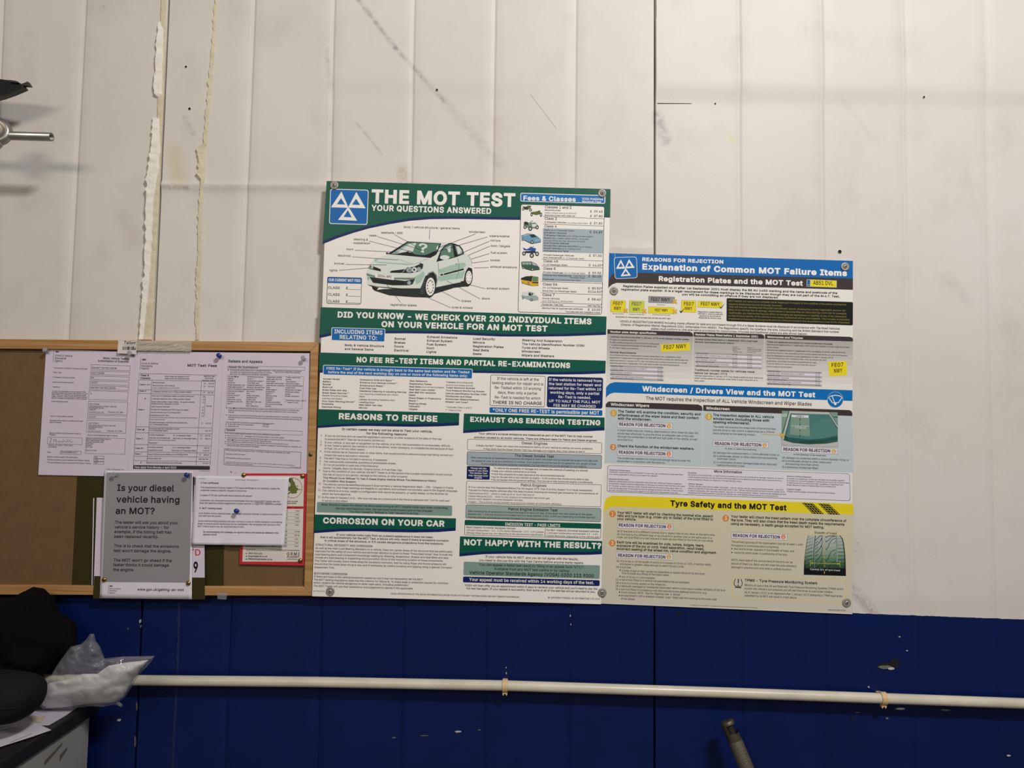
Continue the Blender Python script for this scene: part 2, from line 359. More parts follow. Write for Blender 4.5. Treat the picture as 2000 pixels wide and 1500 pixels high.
    (104,81,1,27,22,45,22,0,10,0,10,100,22,100,22,57,20,57,24,65,30,71,37,74,45,76,52,75,63,69,67,63,69,56,70,47,70,0,58,0,58,46,57,54,54,60,48,63,41,65,36,64,28,60,25,56,23,51),
    (105,33,2,4,10,0,10,75,22,75,22,0,12,16,87,11,89,9,92,8,95,9,98,11,101,16,103,22,101,24,98,25,95,24,92,22,89),
    (106,33,2,12,10,75,22,75,22,-12,20,-18,17,-22,13,-25,7,-27,-2,-28,-2,-17,5,-16,8,-14,10,-11,12,16,87,11,89,9,92,8,95,9,98,11,101,16,103,22,101,24,98,25,95,24,92,22,89),
    (107,75,3,7,22,27,22,42,24,42,56,75,71,75,36,39,35,39,4,10,0,10,100,22,100,22,0,4,58,0,29,37,38,45,73,0),
    (108,37,1,14,27,0,20,1,15,4,11,9,10,17,10,100,22,100,22,19,24,12,29,10,32,10,33,11,36,1,32,0),
    (109,120,1,46,10,0,10,75,22,75,22,58,21,58,23,64,26,68,34,74,43,76,51,75,56,71,61,65,63,58,61,58,63,63,66,67,75,74,86,76,92,75,98,73,103,70,106,65,109,58,109,0,97,0,97,50,96,57,93,61,88,64,82,65,74,63,68,57,66,49,66,0,54,0,54,51,53,57,50,61,45,64,39,65,31,63,27,60,25,57,23,52,22,47,22,0),
    (110,81,1,27,22,45,22,0,10,0,10,75,22,75,22,57,20,57,24,65,30,71,37,74,45,76,52,75,63,69,67,63,69,56,70,47,70,0,58,0,58,46,57,54,54,60,48,63,41,65,36,64,28,60,25,56,23,51),
    (111,82,2,24,41,-2,31,0,23,3,16,9,11,17,8,26,7,37,8,48,11,57,16,65,23,71,31,74,41,76,50,74,59,71,66,65,71,57,74,48,75,37,74,26,71,17,66,9,59,3,50,0,22,41,9,48,10,53,13,57,17,60,23,62,30,63,37,62,44,60,51,57,56,53,61,48,64,41,65,34,64,29,61,24,56,21,51,19,37,21,23,24,17,29,13,34,10),
    (112,83,2,27,10,-28,10,75,22,75,22,63,23,63,27,68,34,73,39,75,45,76,54,74,62,71,68,65,73,58,76,48,77,37,76,26,73,17,68,9,62,3,54,0,45,-2,39,-1,34,1,27,6,23,12,22,12,22,-28,23,43,9,50,10,55,13,59,17,62,23,64,30,64,45,62,51,59,57,55,61,50,64,43,65,37,64,32,61,28,57,25,52,23,45,22,37,23,29,25,23,28,17,32,13,37,10),
    (113,83,2,27,73,-28,61,-28,61,12,60,12,56,6,50,1,45,-1,38,-2,30,0,22,3,16,9,11,17,8,26,7,37,8,48,11,58,16,65,22,71,30,74,38,76,45,75,50,73,56,68,60,63,61,63,61,75,73,75,21,40,9,46,10,52,13,56,17,59,23,61,29,61,45,59,52,56,57,52,61,47,64,40,65,34,64,28,61,24,57,21,51,19,37,21,23,24,17,29,13,34,10),
    (114,51,1,17,10,0,10,75,22,75,22,63,23,63,26,68,30,72,36,75,45,76,48,75,48,63,45,64,41,64,31,62,25,56,22,47,22,0),
    (115,72,1,51,36,-2,28,-1,22,1,12,7,9,12,7,19,18,21,24,12,29,10,36,9,43,10,48,12,52,16,53,20,52,24,50,27,46,29,29,33,20,37,14,41,10,47,9,54,10,60,13,65,17,70,23,73,29,75,37,76,44,75,50,73,59,67,64,57,53,54,51,58,48,62,43,65,31,65,22,59,21,54,22,51,24,48,34,44,54,38,60,34,64,28,65,21,64,15,61,9,57,5,51,1,44,-1),
    (116,45,2,4,40,75,40,64,1,64,1,75,13,13,93,25,93,25,15,29,10,36,10,40,11,42,0,38,-1,33,-1,25,0,18,4,14,10,13,18),
    (117,81,1,27,36,-1,29,0,23,2,17,6,11,19,10,27,10,75,22,75,22,28,23,21,27,15,32,11,39,10,44,10,49,12,53,15,56,19,58,24,58,75,70,75,70,0,59,0,59,18,60,18,56,9,51,3,44,0),
    (118,77,1,11,32,0,3,75,17,75,32,30,37,17,40,4,36,4,44,30,60,75,73,75,44,0),
    (119,111,1,23,27,0,4,75,17,75,30,27,34,8,32,8,36,26,41,42,50,75,62,75,75,27,79,8,77,8,81,27,94,75,107,75,84,0,72,0,54,66,57,66,54,55,52,44,39,0),
    (120,74,1,18,4,0,34,43,34,34,6,75,20,75,41,40,34,40,55,75,69,75,41,33,41,42,70,0,56,0,39,27,34,36,40,36,29,17,18,0),
    (121,77,1,19,9,-27,12,-17,20,-17,26,-15,30,-7,32,0,3,75,17,75,32,30,37,17,40,4,36,4,44,30,60,75,73,75,40,-11,35,-21,27,-27,18,-29),
    (122,75,1,11,8,0,8,9,50,63,9,63,9,75,65,75,65,65,25,12,25,11,67,11,67,0),
    (123,54,3,18,6,43,6,50,13,50,17,53,20,58,20,80,22,92,26,100,34,104,46,106,46,96,39,95,35,92,32,87,32,60,31,53,27,48,19,44,18,46,-19,34,-17,26,-13,22,-4,20,7,20,30,17,34,13,37,6,38,6,44,19,43,27,39,31,34,32,27,32,0,35,-5,39,-8,46,-9,4,6,38,6,50,18,50,18,38),
    (124,45,1,4,28,132,28,-32,17,-32,17,132),
    (125,54,3,21,48,43,35,44,27,48,23,53,22,60,22,80,21,87,19,92,14,95,7,96,7,106,19,104,24,102,27,100,32,92,33,80,33,64,34,58,36,53,41,50,48,50,21,7,-19,7,-9,14,-8,19,-5,21,0,22,8,22,27,23,34,27,39,35,43,48,44,48,38,41,37,36,34,34,30,33,23,33,7,32,-4,27,-13,24,-15,19,-17,4,48,38,36,38,36,50,48,50),
    (126,89,1,26,10,29,11,37,13,43,16,47,20,50,30,52,39,50,54,39,59,38,62,38,65,41,67,45,68,50,79,50,78,42,76,36,73,32,69,29,59,27,50,29,35,40,30,41,27,41,24,39,22,35,21,29),
    (163,83,3,31,7,8,7,11,12,12,16,15,18,19,17,79,20,86,25,93,31,97,38,100,47,101,54,101,61,98,67,94,71,89,74,83,76,76,65,74,63,81,59,86,54,89,47,90,41,90,37,88,33,85,30,81,29,71,30,25,29,17,24,12,12,8,11,7,0,7,11,59,11,64,12,65,17,65,21,76,21,75,10,72,4,67,1,59,0,4,7,45,7,55,61,55,61,45),
    (169,125,3,41,34,50,35,58,38,65,48,75,55,78,63,79,70,78,76,76,86,68,89,62,90,56,79,56,77,61,68,67,63,68,58,67,54,65,48,59,46,55,45,50,46,45,48,41,54,35,58,33,63,32,68,33,73,36,76,39,78,44,89,44,88,38,85,32,81,27,76,24,70,22,63,21,55,22,48,25,43,29,38,35,35,42,32,63,-2,52,-1,43,2,34,7,26,14,20,21,15,30,12,40,11,50,12,60,15,70,20,79,26,86,34,93,43,98,52,101,63,102,73,101,83,98,91,93,99,86,105,79,110,70,113,60,114,50,113,40,110,30,105,21,99,14,91,7,83,2,73,-1,26,63,10,71,11,78,13,85,17,91,22,96,28,102,42,102,58,96,72,91,78,85,83,78,87,71,89,63,90,55,89,47,87,40,83,34,78,29,72,23,58,23,42,29,28,34,22,40,17,47,13,55,11),
    (8226,76,1,22,38,18,33,19,27,21,23,24,17,34,17,45,20,51,23,55,27,58,33,60,38,61,44,60,49,58,53,55,57,51,59,45,60,40,59,34,57,29,53,24,49,21,44,19),
    (8217,35,1,4,10,63,16,100,30,100,19,63),
)
FONT = {' ': (0.369, [])}
for row in GLYPHS:
    cs, i = [], 3
    for _ in range(row[2]):
        k = row[i]
        cs.append([(row[i + 1 + 2 * q] / 100, row[i + 2 + 2 * q] / 100) for q in range(k)])
        i += 1 + 2 * k
    FONT[chr(row[0])] = (row[1] / 100, cs)


def _area(c):
    return sum(c[i - 1][0] * c[i][1] - c[i][0] * c[i - 1][1] for i in range(len(c))) / 2


def _fatten(c, w, sgn):
    c = [p for i, p in enumerate(c) if math.hypot(p[0] - c[i - 1][0], p[1] - c[i - 1][1]) > 0.015]
    n = len(c)
    out = []
    for i in range(n):
        x0, y0 = c[i - 1]
        x1, y1 = c[i]
        x2, y2 = c[(i + 1) % n]
        ax, ay = x1 - x0, y1 - y0
        bx, by = x2 - x1, y2 - y1
        la, lb = math.hypot(ax, ay) or 1e-9, math.hypot(bx, by) or 1e-9
        nx, ny = ay / la + by / lb, -ax / la - bx / lb
        q = nx * nx + ny * ny
        k = min(2.0 / max(q, 1e-6), 1.1) * w * sgn
        out.append((x1 + nx * k, y1 + ny * k))
    return out


def _wind(q, cs):
    n = 0
    for c in cs:
        for i in range(len(c)):
            (x0, y0), (x1, y1) = c[i - 1], c[i]
            if (y0 <= q.y) != (y1 <= q.y):
                if q.x < x0 + (q.y - y0) * (x1 - x0) / (y1 - y0):
                    n += 1 if y1 > y0 else -1
    return n != 0


_GC = {}


def glyph(ch, b):
    b = round(b, 2)
    if (ch, b) in _GC:
        return _GC[(ch, b)]
    a, cs = FONT.get(ch, FONT['o'])
    w = 0.064 * b
    if cs and b > 0:
        big = max(cs, key=lambda c: abs(_area(c)))
        s = 1 if _area(big) > 0 else -1
        cs = [_fatten(c, w, s) for c in cs]
        cs = [[(x, y * (1 / (1 + 2 * w)) + w / (1 + 2 * w)) for x, y in c] for c in cs]
    if cs:
        pts, ed = [], []
        for c in cs:
            k = len(pts)
            pts += [Vector(p) for p in c]
            ed += [(k + i, k + (i + 1) % len(c)) for i in range(len(c))]
        vs, _, tri, _, _, _ = delaunay_2d_cdt(pts, ed, [], 0, 1e-5)
        P = np.array([tuple(v) for v in vs])
        T = np.array([t[:3] for t in tri if _wind(sum((vs[i] for i in t), Vector((0, 0))) / 3, cs)], int).reshape(-1, 3)
    else:
        P, T = np.zeros((0, 2)), np.zeros((0, 3), int)
    _GC[(ch, b)] = (a + 1.3 * w, P, T)
    return _GC[(ch, b)]


# ---------------------------------------------------------------- printed sheets
def homog(src, dst):
    A = []
    for (x, y), (u, v) in zip(src, dst):
        A.append([x, y, 1, 0, 0, 0, -u * x, -u * y])
        A.append([0, 0, 0, x, y, 1, -v * x, -v * y])
    h = np.linalg.solve(np.array(A, float), np.array([c for p in dst for c in p], float))
    return np.append(h, 1).reshape(3, 3)


def hmap(H, P):
    P = np.asarray(P, float).reshape(-1, 2)
    q = np.c_[P, np.ones(len(P))] @ H.T
    return q[:, :2] / q[:, 2:]


class Sheet:
    """a flat or gently curled sheet given by its four corners as they stand on the wall, plus all that is printed on it"""

    def __init__(s, corners, d, curl=None, lu=0.00006):
        s.c = corners
        s.H = homog([(0, 0), (1, 0), (1, 1), (0, 1)], corners)
        s.Hi = np.linalg.inv(s.H)
        d = d if isinstance(d, (tuple, list)) else (d, d, d)
        p = [np.array(at(*corners[0], d[0])), np.array(at(*corners[1], d[1])), np.array(at(*corners[3], d[2]))]
        n = np.cross(p[1] - p[0], p[2] - p[0])
        n = n / np.linalg.norm(n)
        s.n = n if n[1] < 0 else -n
        s.p0 = p[0]
        s.curl = curl
        s.lu = lu
        s.parts = {}
        s.fr = (0, 0, 1)
        s.use('')

    def use(s, part):
        s.parts.setdefault(part, {'P': [], 'T': [], 'Z': [], 'M': [], 'n': 0, 'mats': []})
        s.pt = s.parts[part]
        return s

    def f(s, ox, oy, k):
        s.fr = (ox, oy, k)
        return s

    def px(s, x, y):
        return (s.fr[0] + x / s.fr[2], s.fr[1] + y / s.fr[2])

    def axes(s, p):
        """unit steps along the sheet's own width and height at a pixel"""
        st = hmap(s.Hi, [p])[0]
        q = hmap(s.H, [st, st + (0.01, 0), st + (0, 0.01)])
        u = (q[1] - q[0]) / (q[1] - q[0])[0]
        v = (q[2] - q[0]) / (q[2] - q[0])[1]
        return u, v

    def add(s, P, T, z, col):
        m = ink(col)
        pt = s.pt
        if m.name not in pt['mats']:
            pt['mats'].append(m.name)
        P = np.asarray(P, float).reshape(-1, 2)
        T = np.asarray(T, int).reshape(-1, 3)
        pt['P'].append(P)
        pt['Z'].append(np.full(len(P), z))
        pt['T'].append(T + pt['n'])
        pt['M'].append(np.full(len(T), pt['mats'].index(m.name)))
        pt['n'] += len(P)

    def fill(s, P, col, z):
        tri = tessellate_polygon([[Vector((x, y, 0)) for x, y in P]])
        s.add(P, [t[:3] for t in tri], z, col)

    def p(s, pts, col, z=1.0):
        s.fill([s.px(x, y) for x, y in pts], col, z)

    def l(s, pts, w, col, z=6.0):
        w = w / s.fr[2] / 2
        Q = [np.array(s.px(x, y)) for x, y in pts]
        L, R = [], []
        for i, q in enumerate(Q):
            t = Q[min(i + 1, len(Q) - 1)] - Q[max(i - 1, 0)]
            t = t / (np.linalg.norm(t) or 1)
            nn = np.array((-t[1], t[0]))
            L.append(q + nn * w)
            R.append(q - nn * w)
        n = len(Q)
        s.add(L + R, [t for i in range(n - 1) for t in ((i, i + 1, n + i), (i + 1, n + i + 1, n + i))], z, col)

    def e(s, cx, cy, rx, ry, col, z=3.0, a=0.0, n=28):
        ca, sa = math.cos(a), math.sin(a)
        s.p([(cx + rx * math.cos(2 * PI * i / n) * ca - ry * math.sin(2 * PI * i / n) * sa,
              cy + rx * math.cos(2 * PI * i / n) * sa + ry * math.sin(2 * PI * i / n) * ca) for i in range(n)], col, z)

    def ring(s, cx, cy, rx, ry, w, col, z=5.0, a0=0, a1=2 * PI, n=32):
        s.l([(cx + rx * math.cos(a0 + (a1 - a0) * i / n), cy + ry * math.sin(a0 + (a1 - a0) * i / n)) for i in range(n + 1)], w, col, z)

    def rpts(s, x0, y0, x1, h, r=0, ins=0.0):
        """outline of a rectangle lying square on the sheet: top left corner, right edge, height"""
        p0 = np.array(s.px(x0, y0))
        u, v = s.axes(p0)
        k = s.fr[2]
        W, Hh, r, ins = (x1 - x0) / k, h / k, r / k, ins / k
        loc = []
        if r <= 0:
            loc = [(ins, ins), (W - ins, ins), (W - ins, Hh - ins), (ins, Hh - ins)]
        else:
            r = max(r - ins, 0.05)
            for (cx, cy, a) in ((ins + r, ins + r, PI), (W - ins - r, ins + r, 1.5 * PI), (W - ins - r, Hh - ins - r, 0), (ins + r, Hh - ins - r, 0.5 * PI)):
                for i in range(6):
                    t = a + i / 5 * PI / 2
                    loc.append((cx + r * math.cos(t), cy + r * math.sin(t)))
        return [tuple(p0 + u * a + v * b) for a, b in loc]

    def r(s, x0, y0, x1, h, col, z=2.0, r=0, o=None, ow=5):
        """filled rectangle, with an outline when o is given; col None leaves it open"""
        P = s.rpts(x0, y0, x1, h, r)
        if o:
            Q = s.rpts(x0, y0, x1, h, r, ow)
            n = len(P)
            s.add(P + Q, [t for i in range(n) for t in ((i, (i + 1) % n, n + i), ((i + 1) % n, n + (i + 1) % n, n + i))], z + 0.6, o)
        if col:
            s.fill(P, col, z)

    def grid(s, x0, y0, x1, h, col, z=2.0, n=24):
        p0 = np.array(s.px(x0, y0))
        u, v = s.axes(p0)
        k = s.fr[2]
        W, Hh = (x1 - x0) / k, h / k
        P = [p0 + u * (W * i / n) + v * (Hh * j / n) for j in range(n + 1) for i in range(n + 1)]
        T = []
        for j in range(n):
            for i in range(n):
                a = j * (n + 1) + i
                T += [(a, a + 1, a + n + 2), (a, a + n + 2, a + n + 1)]
        s.add(P, T, z, col)

    def grad(s, L, R, c0, c1, z=1.0, n=8):
        """a printed tint that runs from one colour to another between two edges (each top to bottom)"""
        for i in range(n):
            a, b = i / n, (i + 1) / n
            q = lambda E, t: (E[0][0] + (E[1][0] - E[0][0]) * t, E[0][1] + (E[1][1] - E[0][1]) * t)
            t = (i + 0.5) / n
            s.p([q(L, a), q(R, a), q(R, b), q(L, b)], tuple(INK[c0][j] + (INK[c1][j] - INK[c0][j]) * t for j in range(3)), z)

    def t(s, txt, x0, y, x1, h, col='ink', b=0.0, z=8.0, sl=None, it=0.0):
        """one line of lettering: left end of its baseline, right end, cap height"""
        if not txt.strip():
            return
        p0 = np.array(s.px(x0, y))
        u, v = s.axes(p0)
        if sl is not None:
            u = np.array((1.0, sl))
        k = h / s.fr[2]
        adv, Ps, Ts, n = 0.0, [], [], 0
        for ch in txt:
            a, P, T = glyph(ch, b)
            if len(P):
                Q = P.copy()
                Q[:, 0] += adv + Q[:, 1] * it
                Ps.append(Q)
                Ts.append(T + n)
                n += len(P)
            adv += a
        if not Ps:
            return
        P = np.concatenate(Ps)
        w = P[:, 0].max()
        sx = k if x1 is None else ((x1 - x0) / s.fr[2]) / max(w, 0.01)
        P = p0 + np.outer(P[:, 0] * sx, u) - np.outer(P[:, 1] * k, v)
        s.add(P, np.concatenate(Ts), z, col)

    def T(s, data, h=20, b=0.0, col='ink', z=8.0):
        """many lines: 'x0 y x1 [h [b]]|text'"""
        for ln in data.strip('\n').split('\n'):
            if '|' not in ln:
                continue
            a, txt = ln.split('|', 1)
            v = [float(q) for q in a.split()]
            s.t(txt, v[0], v[1], v[2] or None, v[3] if len(v) > 3 else h, col, v[4] if len(v) > 4 else b, z)

    def world(s, P, Z):
        P = np.asarray(P, float)
        r = rays(P)
        if s.curl is None:
            off = np.asarray(Z, float) * s.lu
            t = ((s.p0 - _C) @ s.n + off) / (r @ s.n)
        else:
            st = hmap(s.Hi, P)
            t = ((s.p0 - _C) @ s.n) / (r @ s.n)
            base = (_C + r * t[:, None])[:, 1]
            dep = np.array([s.curl(a, b) for a, b in st]) + np.asarray(Z, float) * s.lu
            t = (base - dep - _C[1]) / r[:, 1]
        return _C + r * t[:, None]

    def build(s, name, paper, parent=None, n=1, names=None, rough=None, edge=None, thick=0.0004):
        """the sheet (closed, thin) with its printing, and one child mesh per named printed part"""
        n = n if s.curl is None else 26
        out = {}
        for part, pt in s.parts.items():
            mats = [MATS[m] for m in pt['mats']]
            P, Z = (np.concatenate(pt['P']), np.concatenate(pt['Z'])) if pt['P'] else (np.zeros((0, 2)), np.zeros(0))
            T = np.concatenate(pt['T']) if pt['T'] else np.zeros((0, 3), int)
            M = np.concatenate(pt['M']) if pt['M'] else np.zeros(0, int)
            V = s.world(P, Z) if len(P) else np.zeros((0, 3))
            # all faces towards the room
            if len(T):
                a, b, c = V[T[:, 0]], V[T[:, 1]], V[T[:, 2]]
                fl = np.cross(b - a, c - a)[:, 1] > 0
                T[fl] = T[fl][:, ::-1]
            faces = [T]
            if part == '':
                m = ink(paper)
                mats = mats + [m]
                outline = edge
                G = np.array([(i / n, j / n) for j in range(n + 1) for i in range(n + 1)])
                if outline is not None:
                    G = np.array([outline(a, b) for a, b in G])
                gp = hmap(s.H, G)
                front = s.world(gp, np.zeros(len(gp)))
                back = front + np.array((0, thick, 0))
                k = len(V)
                m1 = (n + 1) ** 2
                quads = []
                for j in range(n):
                    for i in range(n):
                        a = k + j * (n + 1) + i
                        quads.append((a, a + n + 1, a + n + 2, a + 1))
                        quads.append((m1 + a, m1 + a + 1, m1 + a + n + 2, m1 + a + n + 1))
                rim = [i for i in range(n)] + [n + j * (n + 1) for j in range(n)] + [m1 - 1 - i for i in range(n)] + [m1 - 1 - n - j * (n + 1) for j in range(n)]
                for i in range(len(rim)):
                    a, b = k + rim[i], k + rim[(i + 1) % len(rim)]
                    quads.append((a, b, b + m1, a + m1))
                V = np.concatenate([V, front, back]) if len(V) else np.concatenate([front, back])
                faces.append(np.array(quads))
                M = np.concatenate([M, np.full(len(quads), len(mats) - 1)])
            me = bpy.data.meshes.new(part or name)
            me.vertices.add(len(V))
            me.vertices.foreach_set('co', V.astype(np.float32).ravel())
            nl = sum(f.size for f in faces)
            me.loops.add(nl)
            me.loops.foreach_set('vertex_index', np.concatenate([f.ravel() for f in faces]).astype(np.int32))
            cnt = np.concatenate([np.full(len(f), f.shape[1]) for f in faces]).astype(np.int32)
            me.polygons.add(len(cnt))
            me.polygons.foreach_set('loop_start', np.concatenate([[0], np.cumsum(cnt)[:-1]]).astype(np.int32))
            me.polygons.foreach_set('material_index', M.astype(np.int32))
            for m in mats:
                me.materials.append(m)
            if part == '' and s.curl is not None:
                me.polygons.foreach_set('use_smooth', (cnt == 4))
            else:
                me.polygons.foreach_set('use_smooth', np.zeros(len(cnt), bool))
            me.update(calc_edges=True)
            me.validate()
            out[part] = me
        o = link(name, out[''], parent)
        for part, me in out.items():
            if part:
                link(part, me, o)
        return o


# ================================================================ the wall
def wpt(x, y):
    p = at(x, y)
    return (p.x, p.z)


def wline(a, b):
    """straight line up the wall through two pixels -> X at height z"""
    (x0, z0), (x1, z1) = wpt(*a), wpt(*b)
    m = (x1 - x0) / (z1 - z0)
    return lambda z: x0 + (z - z0) * m


_p, _q = wpt(596, 1158), wpt(1840, 1204)
B_SLOPE = (_q[1] - _p[1]) / (_q[0] - _p[0])
Z_BLUE = _p[1] - B_SLOPE * _p[0]      # height of the paint line at X = 0
X_L, X_RT = -2.7, 2.7
LINES = [(wline((5, 0), (-22, 663)), 'g'), (wline((166, 0), (131, 663)), 'g'), (wline((329.7, 0), (300.5, 660)), 'seam'),
         (wline((496, 0), (476, 500)), 'g'), (wline((652, 0), (625, 1177)), 'g'), (wline((808, 0), (786, 1177)), 'g'),
         (wline((966, 0), (948, 1180)), 'g'), (wline((1124, 0), (1113, 1180)), 'g'), (wline((1279, 0), (1278.5, 1190)), 'seam'),
         (wline((1442, 0), (1448, 1195)), 'g'), (wline((1602, 0), (1615, 1200)), 'g'), (wline((1760, 0), (1783, 1210)), 'g'),
         (wline((1921, 0), (1949, 1210)), 'g')]
G_FIRST, G_LAST = LINES[0][0], LINES[-1][0]
for k in range(1, 8):
    LINES.append(((lambda z, k=k: G_LAST(z) + 0.196 * k), 'g'))
    LINES.insert(0, ((lambda z, k=k: G_FIRST(z) - 0.196 * k), 'g'))
PROF = {'g': [(-0.008, 0), (-0.0065, -0.0004), (0.0012, -0.0032), (0.0022, -0.0032), (0.0074, -0.0003), (0.009, 0)],
        'seam': [(-0.004, 0), (-0.0023, -0.001), (-0.002, -0.02), (0.002, -0.02), (0.0023, -0.001), (0.004, 0)]}
xl = wpt(312, 360)[0]


def sst(t):
    t = min(1, max(0, t))
    return t * t * (3 - 2 * t)


def bulge(x, z):
    """dents and ridges of the thin steel facing, towards the room"""
    d = 0.0006 * mnoise.noise(Vector((x * 3, z * 2.2, 1.7)))
    zr = wpt(450, 361)[1] + (x - wpt(450, 361)[0]) * 0.012
    if xl < x < wpt(660, 360)[0]:
        t = (z - zr)
        d += 0.0042 * math.exp(-(t / 0.006) ** 2) if t > 0 else 0.0042 * math.exp(-(t / 0.016) ** 2)
    zr = wpt(1235, 484)[1]
    if wpt(1196, 480)[0] < x < wpt(1275, 480)[0]:
        t = z - zr
        d += 0.004 * math.exp(-(t / 0.006) ** 2) if t > 0 else 0.004 * math.exp(-(t / 0.02) ** 2)
    za, zb = wpt(1400, 163)[1], wpt(1400, 206)[1]
    amp = 0.0062 if x > wpt(1279, 200)[0] else 0.005 * sst((wpt(1150, 180)[0] - x) / 0.4) * sst((x - wpt(560, 180)[0]) / 0.12)
    if z > za:
        d += amp * (1 - sst((z - za) / 0.35))
    elif z > zb:
        d += amp * sst((z - zb) / (za - zb))
    za, zb = wpt(1800, 1166)[1], wpt(1800, 1204)[1]
    if x > wpt(1690, 1180)[0]:
        d += 0.002 * (1 - sst((z - za) / 0.3)) * sst((z - zb) / (za - zb)) if z > zb else 0
    return d


zs = sorted(set([0.0, 0.25, 0.5, 0.7] + list(np.arange(0.72, 2.72, 0.0125)) + [2.8, 3.0, 3.3, 3.6] +
                [wpt(450, 361)[1] + t for t in (-0.02, -0.012, -0.006, -0.003, 0, 0.003, 0.006, 0.009)] + [wpt(1235, 484)[1] + t for t in (-0.015, -0.006, -0.003, 0, 0.003, 0.006)]))
V, F = [], []
ncol = 0
for z in zs:
    row = [(X_L, 0)]
    prev = X_L
    for f, kind in LINES:
        x = f(z)
        a = x + PROF[kind][0][0]
        for k in range(1, 8):
            row.append((prev + (a - prev) * k / 8, 0))
        row += [(x + o, h) for o, h in PROF[kind]]
        prev = x + PROF[kind][-1][0]
    row.append((X_RT, 0))
    ncol = len(row)
    V += [(x, -(h + bulge(x, z) * (1 if h == 0 or h > -0.01 else 0)), z) for x, h in row]
for j in range(len(zs) - 1):
    for i in range(ncol - 1):
        a = j * ncol + i
        F.append((a, a + 1, a + ncol + 1, a + ncol))
# a plain back so the wall has a body
k = len(V)
V += [(X_L, 0.06, 0), (X_RT, 0.06, 0), (X_RT, 0.06, 3.6), (X_L, 0.06, 3.6)]
F.append((k, k + 3, k + 2, k + 1))


